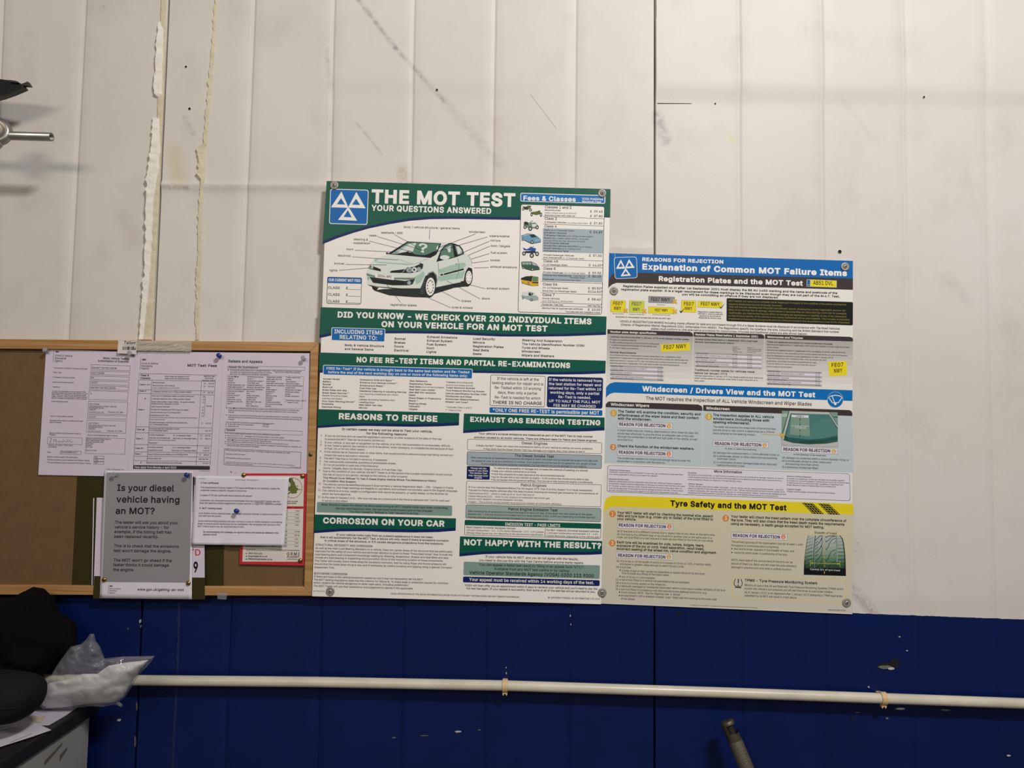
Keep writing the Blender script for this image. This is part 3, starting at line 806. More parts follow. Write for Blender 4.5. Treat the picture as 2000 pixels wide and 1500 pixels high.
def wall_material():
    m = bpy.data.materials.new('painted_steel_panel')
    m.use_nodes = True
    nt = m.node_tree
    N, Lk = nt.nodes, nt.links
    bs = N['Principled BSDF']
    tc = N.new('ShaderNodeTexCoord')
    sep = N.new('ShaderNodeSeparateXYZ')
    Lk.new(tc.outputs['Object'], sep.inputs[0])

    def math_(op, a, b=None, c=None):
        n = N.new('ShaderNodeMath')
        n.operation = op
        for i, v in enumerate((a, b, c)):
            if v is None:
                continue
            if isinstance(v, (int, float)):
                n.inputs[i].default_value = v
            else:
                Lk.new(v, n.inputs[i])
        return n.outputs[0]

    def nz(scale, detail=5, rough=0.6, vec=None):
        n = N.new('ShaderNodeTexNoise')
        n.inputs['Scale'].default_value = scale
        n.inputs['Detail'].default_value = detail
        n.inputs['Roughness'].default_value = rough
        Lk.new(vec or tc.outputs['Object'], n.inputs['Vector'])
        return n.outputs['Fac']

    def mix(f, a, b):
        n = N.new('ShaderNodeMixRGB')
        for i, v in enumerate((f, a, b)):
            if isinstance(v, tuple):
                n.inputs[i].default_value = v
            elif isinstance(v, float):
                n.inputs[i].default_value = v
            else:
                Lk.new(v, n.inputs[i])
        return n.outputs[0]

    def ramp(v, lo, hi, a=0.0, b=1.0):
        n = N.new('ShaderNodeMapRange')
        n.inputs[1].default_value, n.inputs[2].default_value = lo, hi
        n.inputs[3].default_value, n.inputs[4].default_value = a, b
        Lk.new(v, n.inputs[0])
        return n.outputs[0]

    X, Z = sep.outputs[0], sep.outputs[2]
    big, mid, fine, speck = nz(1.6), nz(7), nz(60, 6, 0.7), nz(150, 3, 0.5)
    wht = mix(ramp(big, 0.35, 0.7), lin((222, 216, 209)), lin((215, 207, 197)))
    wht = mix(ramp(mid, 0.52, 0.8, 0, 0.5), wht, lin((196, 187, 176)))
    wht = mix(ramp(math_('MULTIPLY', speck, mid), 0.42, 0.5, 0, 0.6), wht, lin((150, 140, 130)))
    # scuffing, stains, and shade painted under the ledge: (from, to, half width px, strength, colour, grain)
    scuffs_and_shade = [((700, 0), (772, 95), 7, .55, (120, 116, 118), 1), ((772, 95), (870, 200), 7, .55, (124, 120, 124), 1), ((870, 200), (975, 320), 14, .28, (140, 134, 140), 1),
              ((786, 330), (790, 356), 16, .5, (150, 130, 105), 1), ((1283, 225), (1300, 275), 16, .6, (130, 126, 134), 1), ((1655, 1140), (1712, 1205), 14, .6, (120, 114, 110), 1),
              ((340, 297), (352, 352), 26, .5, (206, 196, 150), 0), ((318, 366), (366, 368), 7, .55, (110, 98, 84), 1), ((366, 368), (640, 369), 11, .22, (150, 138, 124), 1),  # last two here: shade under the wall ridge, painted as dark strips
              ((1036, 185), (1086, 250), 1.6, .5, (140, 132, 128), 0), ((697, 240), (745, 300), 4, .35, (120, 116, 112), 1), ((1425, 268), (1432, 274), 10, .5, (222, 214, 160), 0),
              ((1640, 190), (1700, 262), 8, .15, (140, 134, 136), 1), ((360, 230), (378, 262), 8, .3, (130, 122, 112), 1), ((240, 420), (262, 470), 30, .2, (176, 164, 140), 0),
              ((640, 100), (645, 170), 8, .35, (150, 136, 110), 1), ((1195, 478), (1270, 480), 8, .35, (170, 158, 140), 1), ((1850, 540), (1890, 590), 18, .2, (150, 144, 140), 1)]
    for a, b, w, st, c, g in scuffs_and_shade:
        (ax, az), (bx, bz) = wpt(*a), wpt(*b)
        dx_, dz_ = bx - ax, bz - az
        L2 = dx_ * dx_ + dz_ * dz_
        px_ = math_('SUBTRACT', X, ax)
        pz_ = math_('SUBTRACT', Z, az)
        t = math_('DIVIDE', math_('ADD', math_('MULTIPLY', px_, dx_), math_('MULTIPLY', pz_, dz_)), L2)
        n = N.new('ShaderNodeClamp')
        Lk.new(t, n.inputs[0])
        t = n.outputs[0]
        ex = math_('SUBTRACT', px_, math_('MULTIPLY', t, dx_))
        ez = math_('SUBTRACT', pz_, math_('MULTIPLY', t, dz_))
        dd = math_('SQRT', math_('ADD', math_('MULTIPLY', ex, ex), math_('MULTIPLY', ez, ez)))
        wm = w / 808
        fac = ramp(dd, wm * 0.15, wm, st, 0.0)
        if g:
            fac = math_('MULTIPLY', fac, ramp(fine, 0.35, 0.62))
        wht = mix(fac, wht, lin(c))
    blu = mix(ramp(mid, 0.35, 0.75), lin((4, 27, 86)), lin((3, 23, 74)))
    chip = ramp(math_('MULTIPLY', nz(95, 2, 0.4), nz(5)), 0.475, 0.49)
    blu = mix(math_('MULTIPLY', chip, 0.6), blu, lin((150, 150, 150)))
    edge = math_('ADD', math_('ADD', Z_BLUE, math_('MULTIPLY', X, B_SLOPE)), math_('MULTIPLY', math_('SUBTRACT', nz(40, 4), 0.5), 0.004))
    isb = math_('LESS_THAN', Z, edge)
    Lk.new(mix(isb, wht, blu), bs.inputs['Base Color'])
    Lk.new(ramp(isb, 0, 1, 0.5, 0.42), bs.inputs['Roughness'])
    bs.inputs['Specular IOR Level'].default_value = 0.3
    bp = N.new('ShaderNodeBump')
    bp.inputs['Strength'].default_value = 0.12
    bp.inputs['Distance'].default_value = 0.002
    Lk.new(math_('ADD', nz(220, 3), math_('MULTIPLY', mid, 1.5)), bp.inputs['Height'])
    Lk.new(bp.outputs[0], bs.inputs['Normal'])
    return m


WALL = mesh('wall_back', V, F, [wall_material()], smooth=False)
tag(WALL, kind='structure')
# shade the sheet smoothly except at the joints
WALL.data.polygons.foreach_set('use_smooth', [True] * len(WALL.data.polygons))
try:
    WALL.data.set_sharp_from_angle(angle=math.radians(22))
except Exception:
    pass

bm = bmesh.new()
bm_box(bm, (X_L, -4.6, -0.05), (X_RT, 0.06, 0.0))
tag(bmobj('floor', bm, mat('worn_concrete', (118, 116, 112), 0.7, bump=.3, bscale=60, var=.12, vscale=5)), kind='structure')


# torn sealant along the joints
def bead(name, pts, m, seedv, rag=0.4, steps=10, lump=0.3):
    """pts: (y px, left px, right px, stand-off m)"""
    V, F = [], []
    pts = sorted(pts)
    ys = []
    for (y0, *_), (y1, *_) in zip(pts[:-1], pts[1:]):
        n = max(2, int((y1 - y0) / 3.2))
        ys += [y0 + (y1 - y0) * i / n for i in range(n)]
    ys.append(pts[-1][0])
    Y = [p[0] for p in pts]
    for y in ys:
        l, r, h = (float(np.interp(y, Y, [p[k] for p in pts])) for k in (1, 2, 3))
        w = r - l
        n1 = mnoise.noise(Vector((y * .035, seedv, 0))) * .6 + mnoise.noise(Vector((y * .16, seedv, 3))) * .6 + round(mnoise.noise(Vector((y * .09, seedv, 5))) * 3) / 3
        n2 = mnoise.noise(Vector((y * .05, seedv, 7)))
        l += n1 * rag * w
        r += n2 * rag * .3 * w
        h *= 1 + lump * mnoise.noise(Vector((y * .07, seedv, 9)))
        a, b = at(l, y), at(r, y)
        for t, q in ((0, .0), (.0, .6), (.08, 1.0), (.4, .82), (.75, .6), (.95, .25), (1, 0)):
            p = a.lerp(b, t)
            V.append((p.x, -h * q + (0.0005 if q == 0 else 0), p.z))
    for j in range(len(ys) - 1):
        for i in range(6):
            a = j * 7 + i
            F.append((a, a + 7, a + 8, a + 1))
    F.append(tuple(range(7)))
    F.append(tuple((len(ys) - 1) * 7 + i for i in range(6, -1, -1)))
    return tag(mesh(name, V, F, [m], smooth=False), kind='structure')


seal_w = mat('flaking_white_sealant', (232, 226, 214), .8, bump=.6, bscale=140, var=.05, vscale=60)
seal_y = mat('yellowed_foam', (208, 197, 168), .85, bump=.8, bscale=160, var=.1, vscale=60)
bead('trim_1', [(44, 311, 315, .004), (60, 309, 321, .009), (185, 303, 318, .010), (190, 308, 314, .006)], seal_w, 1.3, .22)
bead('trim_2', [(232, 300, 314, .008), (300, 296, 314, .012), (330, 291, 312, .013), (400, 288, 303, .012), (500, 286, 300, .012), (600, 280, 291, .012), (664, 275, 284, .012)], seal_w, 5.1, .26)
bead('trim_3', [(-40, 317, 328, .003), (190, 309, 320, .004), (300, 306, 315, .004), (400, 300, 311, .005), (500, 294, 306, .006), (664, 283, 298, .007)], seal_y, 8.2, .06)
bead('trim_4', [(-40, 421, 426, .003), (60, 416, 422, .003), (160, 408, 415, .004), (280, 398, 405, .004), (290, 388, 401, .006), (340, 388, 399, .008), (356, 392, 400, .009), (372, 391, 398, .005), (500, 386, 394, .004), (664, 381, 390, .004)], seal_y, 2.7, .45)
blue_paint = mat('blue_painted_sealant', (5, 26, 80), .5, bump=.5, bscale=120)
bead('trim_5', [(1176, 348, 353, .002), (1300, 345, 350, .0025), (1500, 335, 340, .0025), (1700, 324, 329, .0025)], blue_paint, 3.3, .45)

# drilled holes and a slit in the facing
hole_m = mat('drilled_hole', (18, 17, 16), .9)
rim_m = mat('bare_rim', (226, 220, 210), .6)
bm = bmesh.new()
for x, y, r in ((363.5, 130.5, 2.2), (370.5, 212.5, 2.6), (853.5, 175.5, 2.2), (1640, 491.5, 3.6), (1804.5, 189.5, 2.0), (1397, 202.5, 1.6), (1326, 1197, 3.4), (1665, 1404, 3.0)):
    p = at(x, y)
    p = at(x, y, bulge(p.x, p.z) + 0.0006)
    if y < 1000:
        bm_lathe(bm, [(r / 808 * 1.35, -0.001), (r / 808 * 1.25, 0.0003), (r / 808, 0.0008)], p, (0, -1, 0), 14, 1)
    bm_lathe(bm, [(r / 808 * 1.02, 0.0008), (r / 808 * .85, 0.0002), (0, 0.0001)], p, (0, -1, 0), 14, 0)
px_prism(bm, [(1284, 201.2), (1351, 201.8), (1351, 202.6), (1284, 202.6)], -0.004, max(bulge(at(x_, 202).x, at(x_, 202).z) for x_ in range(1284, 1352, 6)) + 0.0006)
o = bmobj('trim_6', bm, [hole_m, rim_m])
tag(o, kind='structure')
# paint knocked off the blue dado down to the filler
bm = bmesh.new()
rnd_ = random.Random(8)


def blob(cx, cy, rx, ry, d, mi, n=14, seed=0):
    rr = random.Random(seed)
    pts = [(cx + rx * math.cos(2 * PI * i / n) * rr.uniform(.6, 1.1), cy + ry * math.sin(2 * PI * i / n) * rr.uniform(.6, 1.1)) for i in range(n)]
    px_prism(bm, pts, -0.004, d, mi)


blob(1738, 1300, 26, 8, .0016, 0, 16, 3)
blob(1748, 1294, 10, 9, .002, 0, 12, 5)
blob(1728, 1303, 14, 4, .0024, 1, 12, 6)
blob(1740, 1306, 9, 3, .0026, 2, 10, 7)
for x, y, a, b, mi in ((232, 1406.5, 5, 2.6, 2), (1759, 1384.5, 9, 2, 2), (1846, 1387, 12, 2, 1), (1733, 1403, 3, 2, 1), (1675, 1392, 6, 1.2, 1), (1697, 1342, 2, 1.5, 2), (1757, 1244, 2, 1.3, 2), (1772, 1271, 2, 1.2, 2), (1970, 1476, 5, 1.5, 2),
                       (988.5, 1304, 1.2, 1.5, 2), (989, 1315, 1.2, 2.6, 2), (895, 1429, 7, 1.3, 2), (893, 1431, 5, 1, 1), (769, 1441, 4, 1.2, 1), (828, 1437, 9, .8, 1), (936, 1426, 4, .8, 1), (273, 1214, 1.2, 4, 2), (274, 1224, .8, 3, 1), (250, 1228, 1, 2, 1),
                       (263, 1450, .6, 12, 1), (266, 1380, .5, 9, 1), (1114, 1203, 1.3, 2, 2), (1115, 1220, 1, 1.6, 2)):
    blob(x, y, a, b, .0018, mi, 9, int(x * 7 + y))
o = bmobj('trim_7', bm, [mat('dark_hole_in_paint', (16, 16, 18), .9), mat('grey_filler', (110, 106, 100), .8), mat('white_undercoat', (196, 194, 190), .7)])
tag(o, kind='structure')

# ================================================================ the notice board
BOARD = empty('notice_board', at(150, 1163, 0))
wood_m = bpy.data.materials.new('varnished_pine')
wood_m.use_nodes = True
_nt = wood_m.node_tree
_b = _nt.nodes['Principled BSDF']
_tc = _nt.nodes.new('ShaderNodeTexCoord')
_mp = _nt.nodes.new('ShaderNodeMapping')
_mp.inputs['Scale'].default_value = (1.2, 30, 60)
_nz = _nt.nodes.new('ShaderNodeTexNoise')
_nz.inputs['Scale'].default_value = 2.5
_nz.inputs['Detail'].default_value = 6
_rp = _nt.nodes.new('ShaderNodeValToRGB')
_rp.color_ramp.elements[0].color = lin((160, 114, 64))
_rp.color_ramp.elements[1].color = lin((200, 154, 100))
_rp.color_ramp.elements[0].position, _rp.color_ramp.elements[1].position = .3, .7
for a, b in ((_tc.outputs['Object'], _mp.inputs[0]), (_mp.outputs[0], _nz.inputs['Vector']), (_nz.outputs['Fac'], _rp.inputs[0]), (_rp.outputs[0], _b.inputs['Base Color'])):
    _nt.links.new(a, b)
_b.inputs['Roughness'].default_value = .35


def child(name, bm, m, parent, smooth=False):
    """a part built in world places, parented without moving it"""
    o = bmobj(name, bm, m, None, smooth)
    o.parent = parent
    o.matrix_parent_inverse = Matrix.Translation(parent.location).inverted() if parent.rotation_euler.to_quaternion().angle < 1e-6 else parent.matrix_basis.inverted()
    return o


def reparent(o, parent):
    o.parent = parent
    o.matrix_parent_inverse = parent.matrix_basis.inverted()
    return o


FD = .025
for nm, poly in (('frame_rail', [(-385, 658), (622, 668.5), (606, 686), (-372, 678)]), ('frame_rail', [(-372, 1141), (594, 1146.5), (609, 1164), (-385, 1160)]),
                 ('frame_rail', [(622, 668.5), (609, 1164), (594, 1146.5), (606, 686)]), ('frame_rail', [(-385, 658), (-372, 678), (-372, 1141), (-385, 1160)])):
    bm = bmesh.new()
    px_prism(bm, poly, 0.001, FD)
    bevel(bm, .0015)
    child(nm, bm, wood_m, BOARD)
cork = mat('brown_hardboard', (114, 88, 55), .42, bump=.25, bscale=90, var=.07, vscale=30)
bm = bmesh.new()
px_prism(bm, [(-374, 676), (608, 684), (596, 1148), (-374, 1143)], 0.0015, .0145)
child('backing_panel', bm, cork, BOARD)
bm = bmesh.new()
bm_lathe(bm, [(.0048, -.001), (.0048, .0006), (.0035, .0016), (0, .002)], at(606.5, 888, FD), (0, -1, 0), 16, 0)
bm_lathe(bm, [(.0016, .0021), (0, .0022)], at(606.5, 888, FD), (0, -1, 0), 8, 1)
child('screw', bm, [mat('dull_steel', (120, 118, 112), .35, 1.0), mat('screw_recess', (22, 22, 22), .8)], BOARD)
tag(BOARD, 'pine framed brown notice board hung at the left of the green poster', 'notice board')
# maker's label and the rest of the wrapping on the top rail
w = Sheet([(231, 665), (267, 666), (266, 692), (229, 690)], FD + .0012)
w.f(80, 660, 5.357)
w.t('Tallon', 868, 62, 985, 30, 'ink', .5)
w.t('www.tallon.co.uk', 866, 76, 985, 7, 'ink2')
rr = random.Random(5)
x = 858
while x < 995:
    q = rr.choice((3, 4, 6, 8))
    w.l([(x, 90), (x - 1, 126)], q, 'ink')
    x += q + rr.choice((3, 4, 6))
reparent(w.build('barcode_label', 'lwhite'), BOARD)


def film_mat(name, tint, alpha, rough=.12, spec=.5):
    m = bpy.data.materials.new(name)
    m.use_nodes = True
    nt = m.node_tree
    b = nt.nodes['Principled BSDF']
    b.inputs['Base Color'].default_value = lin(tint)
    b.inputs['Roughness'].default_value = rough
    b.inputs['Alpha'].default_value = alpha
    b.inputs['Specular IOR Level'].default_value = spec
    MATS[name] = m
    return m


film_mat('wrap_film', (230, 222, 206), .42, .1)


def wavy(name, corners, d, amp, fx, fy, m, parent=None, n=30, seed=0.0):
    H = homog([(0, 0), (1, 0), (1, 1), (0, 1)], corners)
    V, F = [], []
    for lay in (0, 1):
        for j in range(n + 1):
            for i in range(n + 1):
                q = hmap(H, [(i / n, j / n)])[0]
                h = amp * abs(mnoise.noise(Vector((i / n * fx + j / n * fx * .4, j / n * fy, seed))))
                p = at(q[0], q[1], d + h)
                V.append((p.x, p.y + lay * .0002, p.z))
    k = (n + 1) ** 2
    for j in range(n):
        for i in range(n):
            a = j * (n + 1) + i
            F.append((a, a + n + 1, a + n + 2, a + 1))
            F.append((k + a, k + a + 1, k + a + n + 2, k + a + n + 1))
    o = mesh(name, V, F, [m], smooth=True)
    if parent:
        reparent(o, parent)
    return o


wavy('shrink_wrap', [(264, 665.5), (374, 667), (374, 686.5), (262, 685)], FD + .0006, .004, 22, 2, MATS['wrap_film'], BOARD, 40)
film_mat('clear_tape', (200, 205, 215), .18, .15)
wavy('clear_tape', [(424, 1158), (444, 1158), (442, 1171), (425, 1170)], FD + .0006, .002, 5, 3, MATS['clear_tape'], BOARD, 8, 2.0)

# ================================================================ papers on the board
KK = 1071 / 200


def lines(s, x, y, dy, x1s, h, words, b=.05, col='pink', sk=-.06):
    for i, (t, x1) in enumerate(zip(words, x1s)):
        s.t(t, x + sk * dy * i, y + dy * i, x1, h, col, b)


def crown(s, x, y, k, col='pink'):
    s.e(x, y, 9 * k, 8 * k, col, 6)
    for q in (-16, 16):
        s.e(x + q * k, y, 6 * k, 11 * k, col, 6)
    s.p([(x - 8 * k, y - 8 * k), (x - 5 * k, y - 14 * k), (x, y - 9 * k), (x + 5 * k, y - 14 * k), (x + 8 * k, y - 8 * k)], col, 6.4)


olive = Sheet([(151, 926), (438, 934), (436.5, 1155), (140, 1149)], .0158)
tag(olive.build('backing_sheet', 'oliv'), 'dark olive green sheet on the board behind the diesel notice', 'sheet')
sign = Sheet([(189, 972), (399, 975), (400, 1169), (182, 1167)], (.0172, .0172, .0275))
sign.f(180, 900, KK)
sign.p([(22, 1205), (1178, 1222), (1178, 1450), (8, 1440)], 'oliv', 1)
sign.p([(12, 390), (22, 390), (2, 1300), (-6, 1300)], 'pap2', .5)
sign.t('LTD', 960, 988, 1132, 64, 'lred', .3)
sign.t('029 20 9', 700, 1165, 1105, 115, 'black', .9, 8)
tag(sign.build('sign', 'pap'), 'white sign with an olive foot, mostly hidden behind the diesel notice', 'sign')
a1 = Sheet([(90, 681.8), (266, 687.5), (252.5, 931), (74.7, 927.5)], (.0185, .0185, .0185))
a1.f(80, 660, KK)
crown(a1, 170, 145, .8)
a1.l([(134, 133), (126, 250)], 3, 'pink')
a1.T('''
145 192 327 20 .05|Driver & Vehicle
143 220 263 20 .05|Standards
142 248 228 20 .05|Agency
650 221 920 22 .5|Motor Vehicle Testing
595 249 920 22 .5|Authorisation of Examiner
132 319 485|The Secretary of State for Transport authorises
128 365 212|Entity Type
125 416 355|If Company, Company Number
120 467 343|Authorised Examiner Number
118 517 197|Testing at
115 562 465|To carry out examinations of motor vehicles of the
114 580 488|following classes in accordance with Section 45 of the
112 598 470|Road Traffic Act 1988 and any regulations made
110 616 480|under it, the MOT Testing Guide and Special Notices
109 634 477|(See Form Posted for explanation of vehicle classes)
107 668 282|At the following premises
97 823 335|Vehicle Testing Station Number
92 868 438|Registered Office address or address of principal
90 887 213|place of business
87 1000 418|Signed by authority of the Secretary of State for
85 1017 150|Transport
75 1126 330|HEAD OF MOT TESTING
74 1145 165|AUTHORISED
65 1200 100|Date
63 1249 383|Specific conditions apply to this Authorisation
62 1279 507|VTS has facilities to allow assisted One Person Testing
60 1308 520|VTS has facilities to allow automated One Person Testing
485 1022 803|Driver & Vehicle Standards Agency Address
530 319 792 17 .1|SAM MOT TESTING CENTRE
527 373 660 17 .1|SOLE TRADER
523 422 555 17 .1|N/A
520 474 597 17 .1|V002377
515 527 780 17 .1|SAM MOT TESTING CENTRE
513 588 530 14 .1|IV
503 697 610|UNIT OTGEN
503 719 790|THE WHOLESALE FRUIT CENTRE
502 737 657|BESSEMER ROAD
500 756 575|CARDIFF
500 782 655|Tel: 02921 321155
700 782 857|Postcode: CF11 8BB
497 831 575|V021337
495 897 600|UNIT OTGEN
494 919 780|THE WHOLESALE FRUIT CENTRE
493 937 645|BESSEMER ROAD
492 956 565|CARDIFF
490 980 622|Tel: 02921 321155
690 978 848|Postcode: CF11 8BB
476 1059 730|Driver & Vehicle Standards Agency
475 1076 663|MOT Administration Team
474 1093 655|Ellipse Business Park
473 1111 545|Padley Road
472 1128 530|Swansea
471 1146 537|SA1 8AN
470 1182 583|0300 123 9000
210 1203 380 17 .1|05 DECEMBER 2017
562 1254 590|NO
562 1283 597|YES
560 1312 590|NO
680 1380 872 12|VT08 v6/3 December 2013
''', h=13, b=.12, col='pink')
for x, y, x1, h in ((523, 278, 935, 54), (518, 344, 931, 39), (514, 396, 926, 39), (511, 448, 922, 39), (507, 498, 919, 42), (502, 550, 914, 94), (496, 660, 910, 134), (488, 804, 899, 39), (481, 857, 894, 132), (472, 1041, 887, 168), (70, 1036, 434, 72), (202, 1180, 423, 36), (555, 1233, 661, 29), (553, 1263, 660, 29), (552, 1293, 659, 29)):
    a1.r(x, y, x1, h, None, 2, 0, 'pink', 3)
a1.l([(95, 1050), (110, 1050), (100, 1090), (85, 1095)], 4, 'ink')
a1.l([(135, 1055), (130, 1092), (150, 1062), (160, 1065), (158, 1092), (175, 1080), (190, 1095), (200, 1075), (215, 1092), (235, 1060), (228, 1092), (250, 1075), (265, 1092), (285, 1060), (280, 1092), (310, 1062), (305, 1092), (335, 1085)], 4, 'ink')
tag(a1.build('notice', 'pap'), 'white certificate headed Motor Vehicle Testing, first sheet at the left of the board', 'notice')
a2 = Sheet([(266, 686), (436.5, 688), (423.5, 932), (249.5, 930)], (.0192, .0192, .0192))
a2.f(250, 660, KK)
crown(a2, 168, 228, .9)
a2.l([(136, 208), (125, 326)], 3, 'pink')
a2.T('''
140 275 315 20 .05|Driver & Vehicle
139 302 256 20 .05|Standards
137 327 222 20 .05|Agency
620 300 930 28 .8|MOT Test: Fees
132 400 220 21 .6|Fees &
129 429 232 21 .6|Classes
386 408 642|Note: Fees not subject to VAT
384 430 642|(fees shown are maximum fees)
792 406 908|Age first test
803 427 895|certificate
776 449 913|required (years)
120 494 234 15 .6|Class 1 & 2
114 562 188 15 .6|Class 3
102 756 172 15 .6|Class 4
88 963 174 15 .6|Class 4A
82 1059 153 15 .6|Class 5
75 1160 160 15 .6|Class 5A
70 1219 142 15 .6|Class 7
258 472 382|Motorcycles
256 503 490|Motorcycles with sidecar
253 527 535 12 0|(class 1 engine size up to 200cm3)
250 567 663|3 Wheeled Vehicles (up to 450kg unladen weight)
247 611 688|Cars (up to 8 Passenger Seats) and Motor Caravans
245 642 652|3 Wheeled Vehicles (over 450kg unladen weight)
243 673 695|Quads (max unladen weight 400kg - for goods vehicles
242 694 535|550kg and max. net power of 15kw)
239 724 437|Dual Purpose Vehicles
238 755 630|Private Hire Vehicles and PSVs (up to 8 seats)
236 784 550|Goods Vehicles (up to 3,000kg DGW)
233 814 430|Ambulances and Taxis
231 836 722 12 0|(Taxis and Private Hire Vehicles may be subject to additional
229 858 385 12 0|local requirements)
228 889 617|Private Passenger Vehicles and Ambulances
227 911 420|(9-12 Passenger Seats)
224 954 537|Includes seat belt installation check
223 974 417|(9-12 Passenger Seats)
220 1020 380|Private Passenger
470 1026 658|13-16 Passenger Seats
218 1051 438|Vehicles and Ambulances
468 1056 717|More than 16 Passenger Seats
217 1073 497 12 0|(with 13 or more passenger seats)
214 1103 305|Playbuses
211 1148 365|Includes seat belt
460 1152 652|13-16 Passenger Seats
209 1179 363|installation check
457 1183 712|More than 16 Passenger Seats
206 1222 625|Goods Vehicles (over 3000kg up to 3500kg DGW)
203 1266 345|Partial retest fee
200 1311 562|Maximum fee for duplicate test certificate
842 484 900|£29.65
840 514 898|£37.80
835 579 893|£37.80
818 719 875|£54.85
814 899 870|£57.30
808 976 865|£64.00
806 1029 862|£59.55
804 1060 860|£80.65
797 1156 852|£80.50
786 1186 850|£124.50
790 1229 846|£58.60
738 1273 840|Half test fee
782 1317 838|£10.00
745 1396 853 10 0|VT9A/4/2017 v2
''', h=13, b=.3, col='pink')
for x, y, n in ((790, 483, '(3)'), (788, 513, '(3)'), (783, 577, '(3)'), (780, 620, '(3)'), (779, 650, '(3)'), (777, 681, '(3)'), (773, 731, '(3)'), (771, 762, '(3)'), (769, 793, '(3)'), (767, 824, '(1)'), (763, 898, '(1)'), (754, 1027, '(1)'), (752, 1058, '(1)'), (740, 1227, '(3)')):
    a2.t(n, x, y, x + 22, 14, 'pink', .05)
L_ = lambda *p: a2.l(list(p), 3, 'pink')
L_((120, 372), (928, 390), (913, 455), (112, 438), (120, 372))
L_((250, 447), (196, 1320))
L_((770, 455), (712, 1332))
L_((913, 455), (858, 1330))
L_((112, 438), (56, 1330))
for y0, dy in ((540, 17), (580, 18), (928, 14), (990, 14), (1115, 15), (1190, 14), (1236, 12), (1283, 12)):
    xo = -(y0 - 438) * .063
    L_((112 + xo, y0), (913 + xo, y0 + dy))
L_((797, 612), (810, 615), (798, 822), (785, 820))
a2.p([(55, 1330), (857, 1340), (855, 1380), (53, 1370)], 'char', 3)
a2.t('Fees apply from Monday 6 April 2010', 68, 1362, 503, 22, 'pap2', .5)
for x, y in ((180, 634), (158, 962), (135, 1304)):
    a2.e(x, y, 5, 7, 'ink', 9)
tag(a2.build('notice', 'pap'), 'white notice headed MOT Test: Fees with a table, middle sheet of the top row', 'notice')
a3 = Sheet([(436.5, 688.3), (605, 690), (600, 941), (424, 931)], (.0198, .0198, .0198))
a3.f(420, 660, 1125 / 210)
a3.t('Retests and Appeals', 138, 257, 495, 29, 'ink', .5)
a3.r(131, 293, 941, 36, None, 2, 0, 'pink', 3)
a3.t('Retests (Re-Examinations)', 144, 315, 450, 20, 'pink', .5)
a3.r(131, 388, 930, 340, None, 2, 0, 'pink', 2)
a3.r(105, 945, 914, 44, None, 2, 0, 'pink', 3)
a3.t('Appeals', 115, 970, 210, 21, 'pink', .5)
a3.r(97, 1157, 903, 172, None, 2, 0, 'pink', 4)
a3.T('''
158 343 903|Providing the testing station has not changed ownership  - if the vehicle is brought back to the same
157 363 593|test station and retested before the end of the next working
628 366 888|day on one or more of the following
156 382 562|items only: No Additional Fee (Partial Re-Examination)
140 741 880|If the vehicle is left at the testing station for repair and is retested before the end of 10 working days
138 761 857|following the day of the initial failure, then only a partial retest is needed for which no fee may be
137 781 202|charged.
136 813 910|If the vehicle is removed from the testing station for repair and returned for retest within 10 working days
135 834 907|following the day of the initial failure, then only a partial retest is needed and a partial retest fee may be
134 855 198|charged
110 886 615|Only one Partial Re-Examination is permissible per full examination
133 907 405|In any other case full re-examination
497 910 562|Full Fee
132 928 245|Appeal test fee
496 930 560|Full Fee
102 1001 680|If you wish to appeal against refusal to issue a test certificate for your vehicle
127 1027 725|Ask for a form (VT17) - obtainable from this testing station or the DVSA website
126 1050 887|Send the form to the Driver and Vehicle Standards Agency Customer Service Centre, address shown
125 1070 587|below, within 14 working days of the refusal notice being sent
125 1090 763|If your appeal is successful, the fee or, if appropriate, part of it will be returned to you
124 1112 904|Do not have your vehicle repaired before your appeal is considered. This is because any change to your
123 1130 462|vehicle may affect the outcome of the appeal.
108 1179 783|DVSA Customer Service Centre: DVSA, The Ellipse, Padley Road, Swansea, SA1 8AN
107 1219 317|Telephone: 0300 123 9000*
105 1259 368|DVSA website: www.gov.uk/dvsa
103 1301 833 11 0|* Calls provided by BT are charged at a low rate. Charges from other providers may vary. Your call may be
102 1317 395 11 0|monitored or recorded for lawful purposes.
787 1355 900 10 0|VT9A/4/2017 v2
''', h=13, b=.12, col='pink')
cols = (('Access Panels|Battery|Bonnet|Boot lid|Brake pedal anti-slip|Break glass hammer**|Doors (including hinges,|catches and pillars)|Door open|warning device**|Dropsides|Electrical wiring|Emergency exits and|signs**', 140),
        ('Entrance door remote|control**|Entrance/exit steps**|Fuel filler cap|Headlamp cleaning or|levelling devices (not|requiring a headlamp|aim check)|Horn|Lamps (excluding|headlamp aim)|Loading door|Main beam tell-tale|Mirrors|Rear reflectors', 338),
        ('Registration plates|Seat belts (but not|anchorages)|Seat belt load limiter|Seat belt pre-tensioner|Seats|Sharp edges or|projections|Stairs**|Steering wheel|Tailboard|Tailgate|Towbars (excluding|body around anchorage|points)', 540),
        ('Trailer electrical|sockets|Tyre pressure|monitoring system|Vehicle identification|number (VIN)|Windscreen and glass|Windscreen wipers/|washers|Wheels* and tyres*||* (excluding class 1 and 2)|** (class 5 only)', 740))
for q, (c, x) in enumerate(cols):
    for i, t in enumerate(c.split('|')):
        a3.t(t, x - i * 1.1, 409 + q * 3 + i * 21.7, x - i * 1.1 + len(t) * 8.4, 13, 'pink', .3)
for y in (337, 735, 807, 903, 924, 1023, 1044, 1085, 1105):
    a3.e(138 - (y - 337) * .04, y, 5, 5, 'ink2', 6)
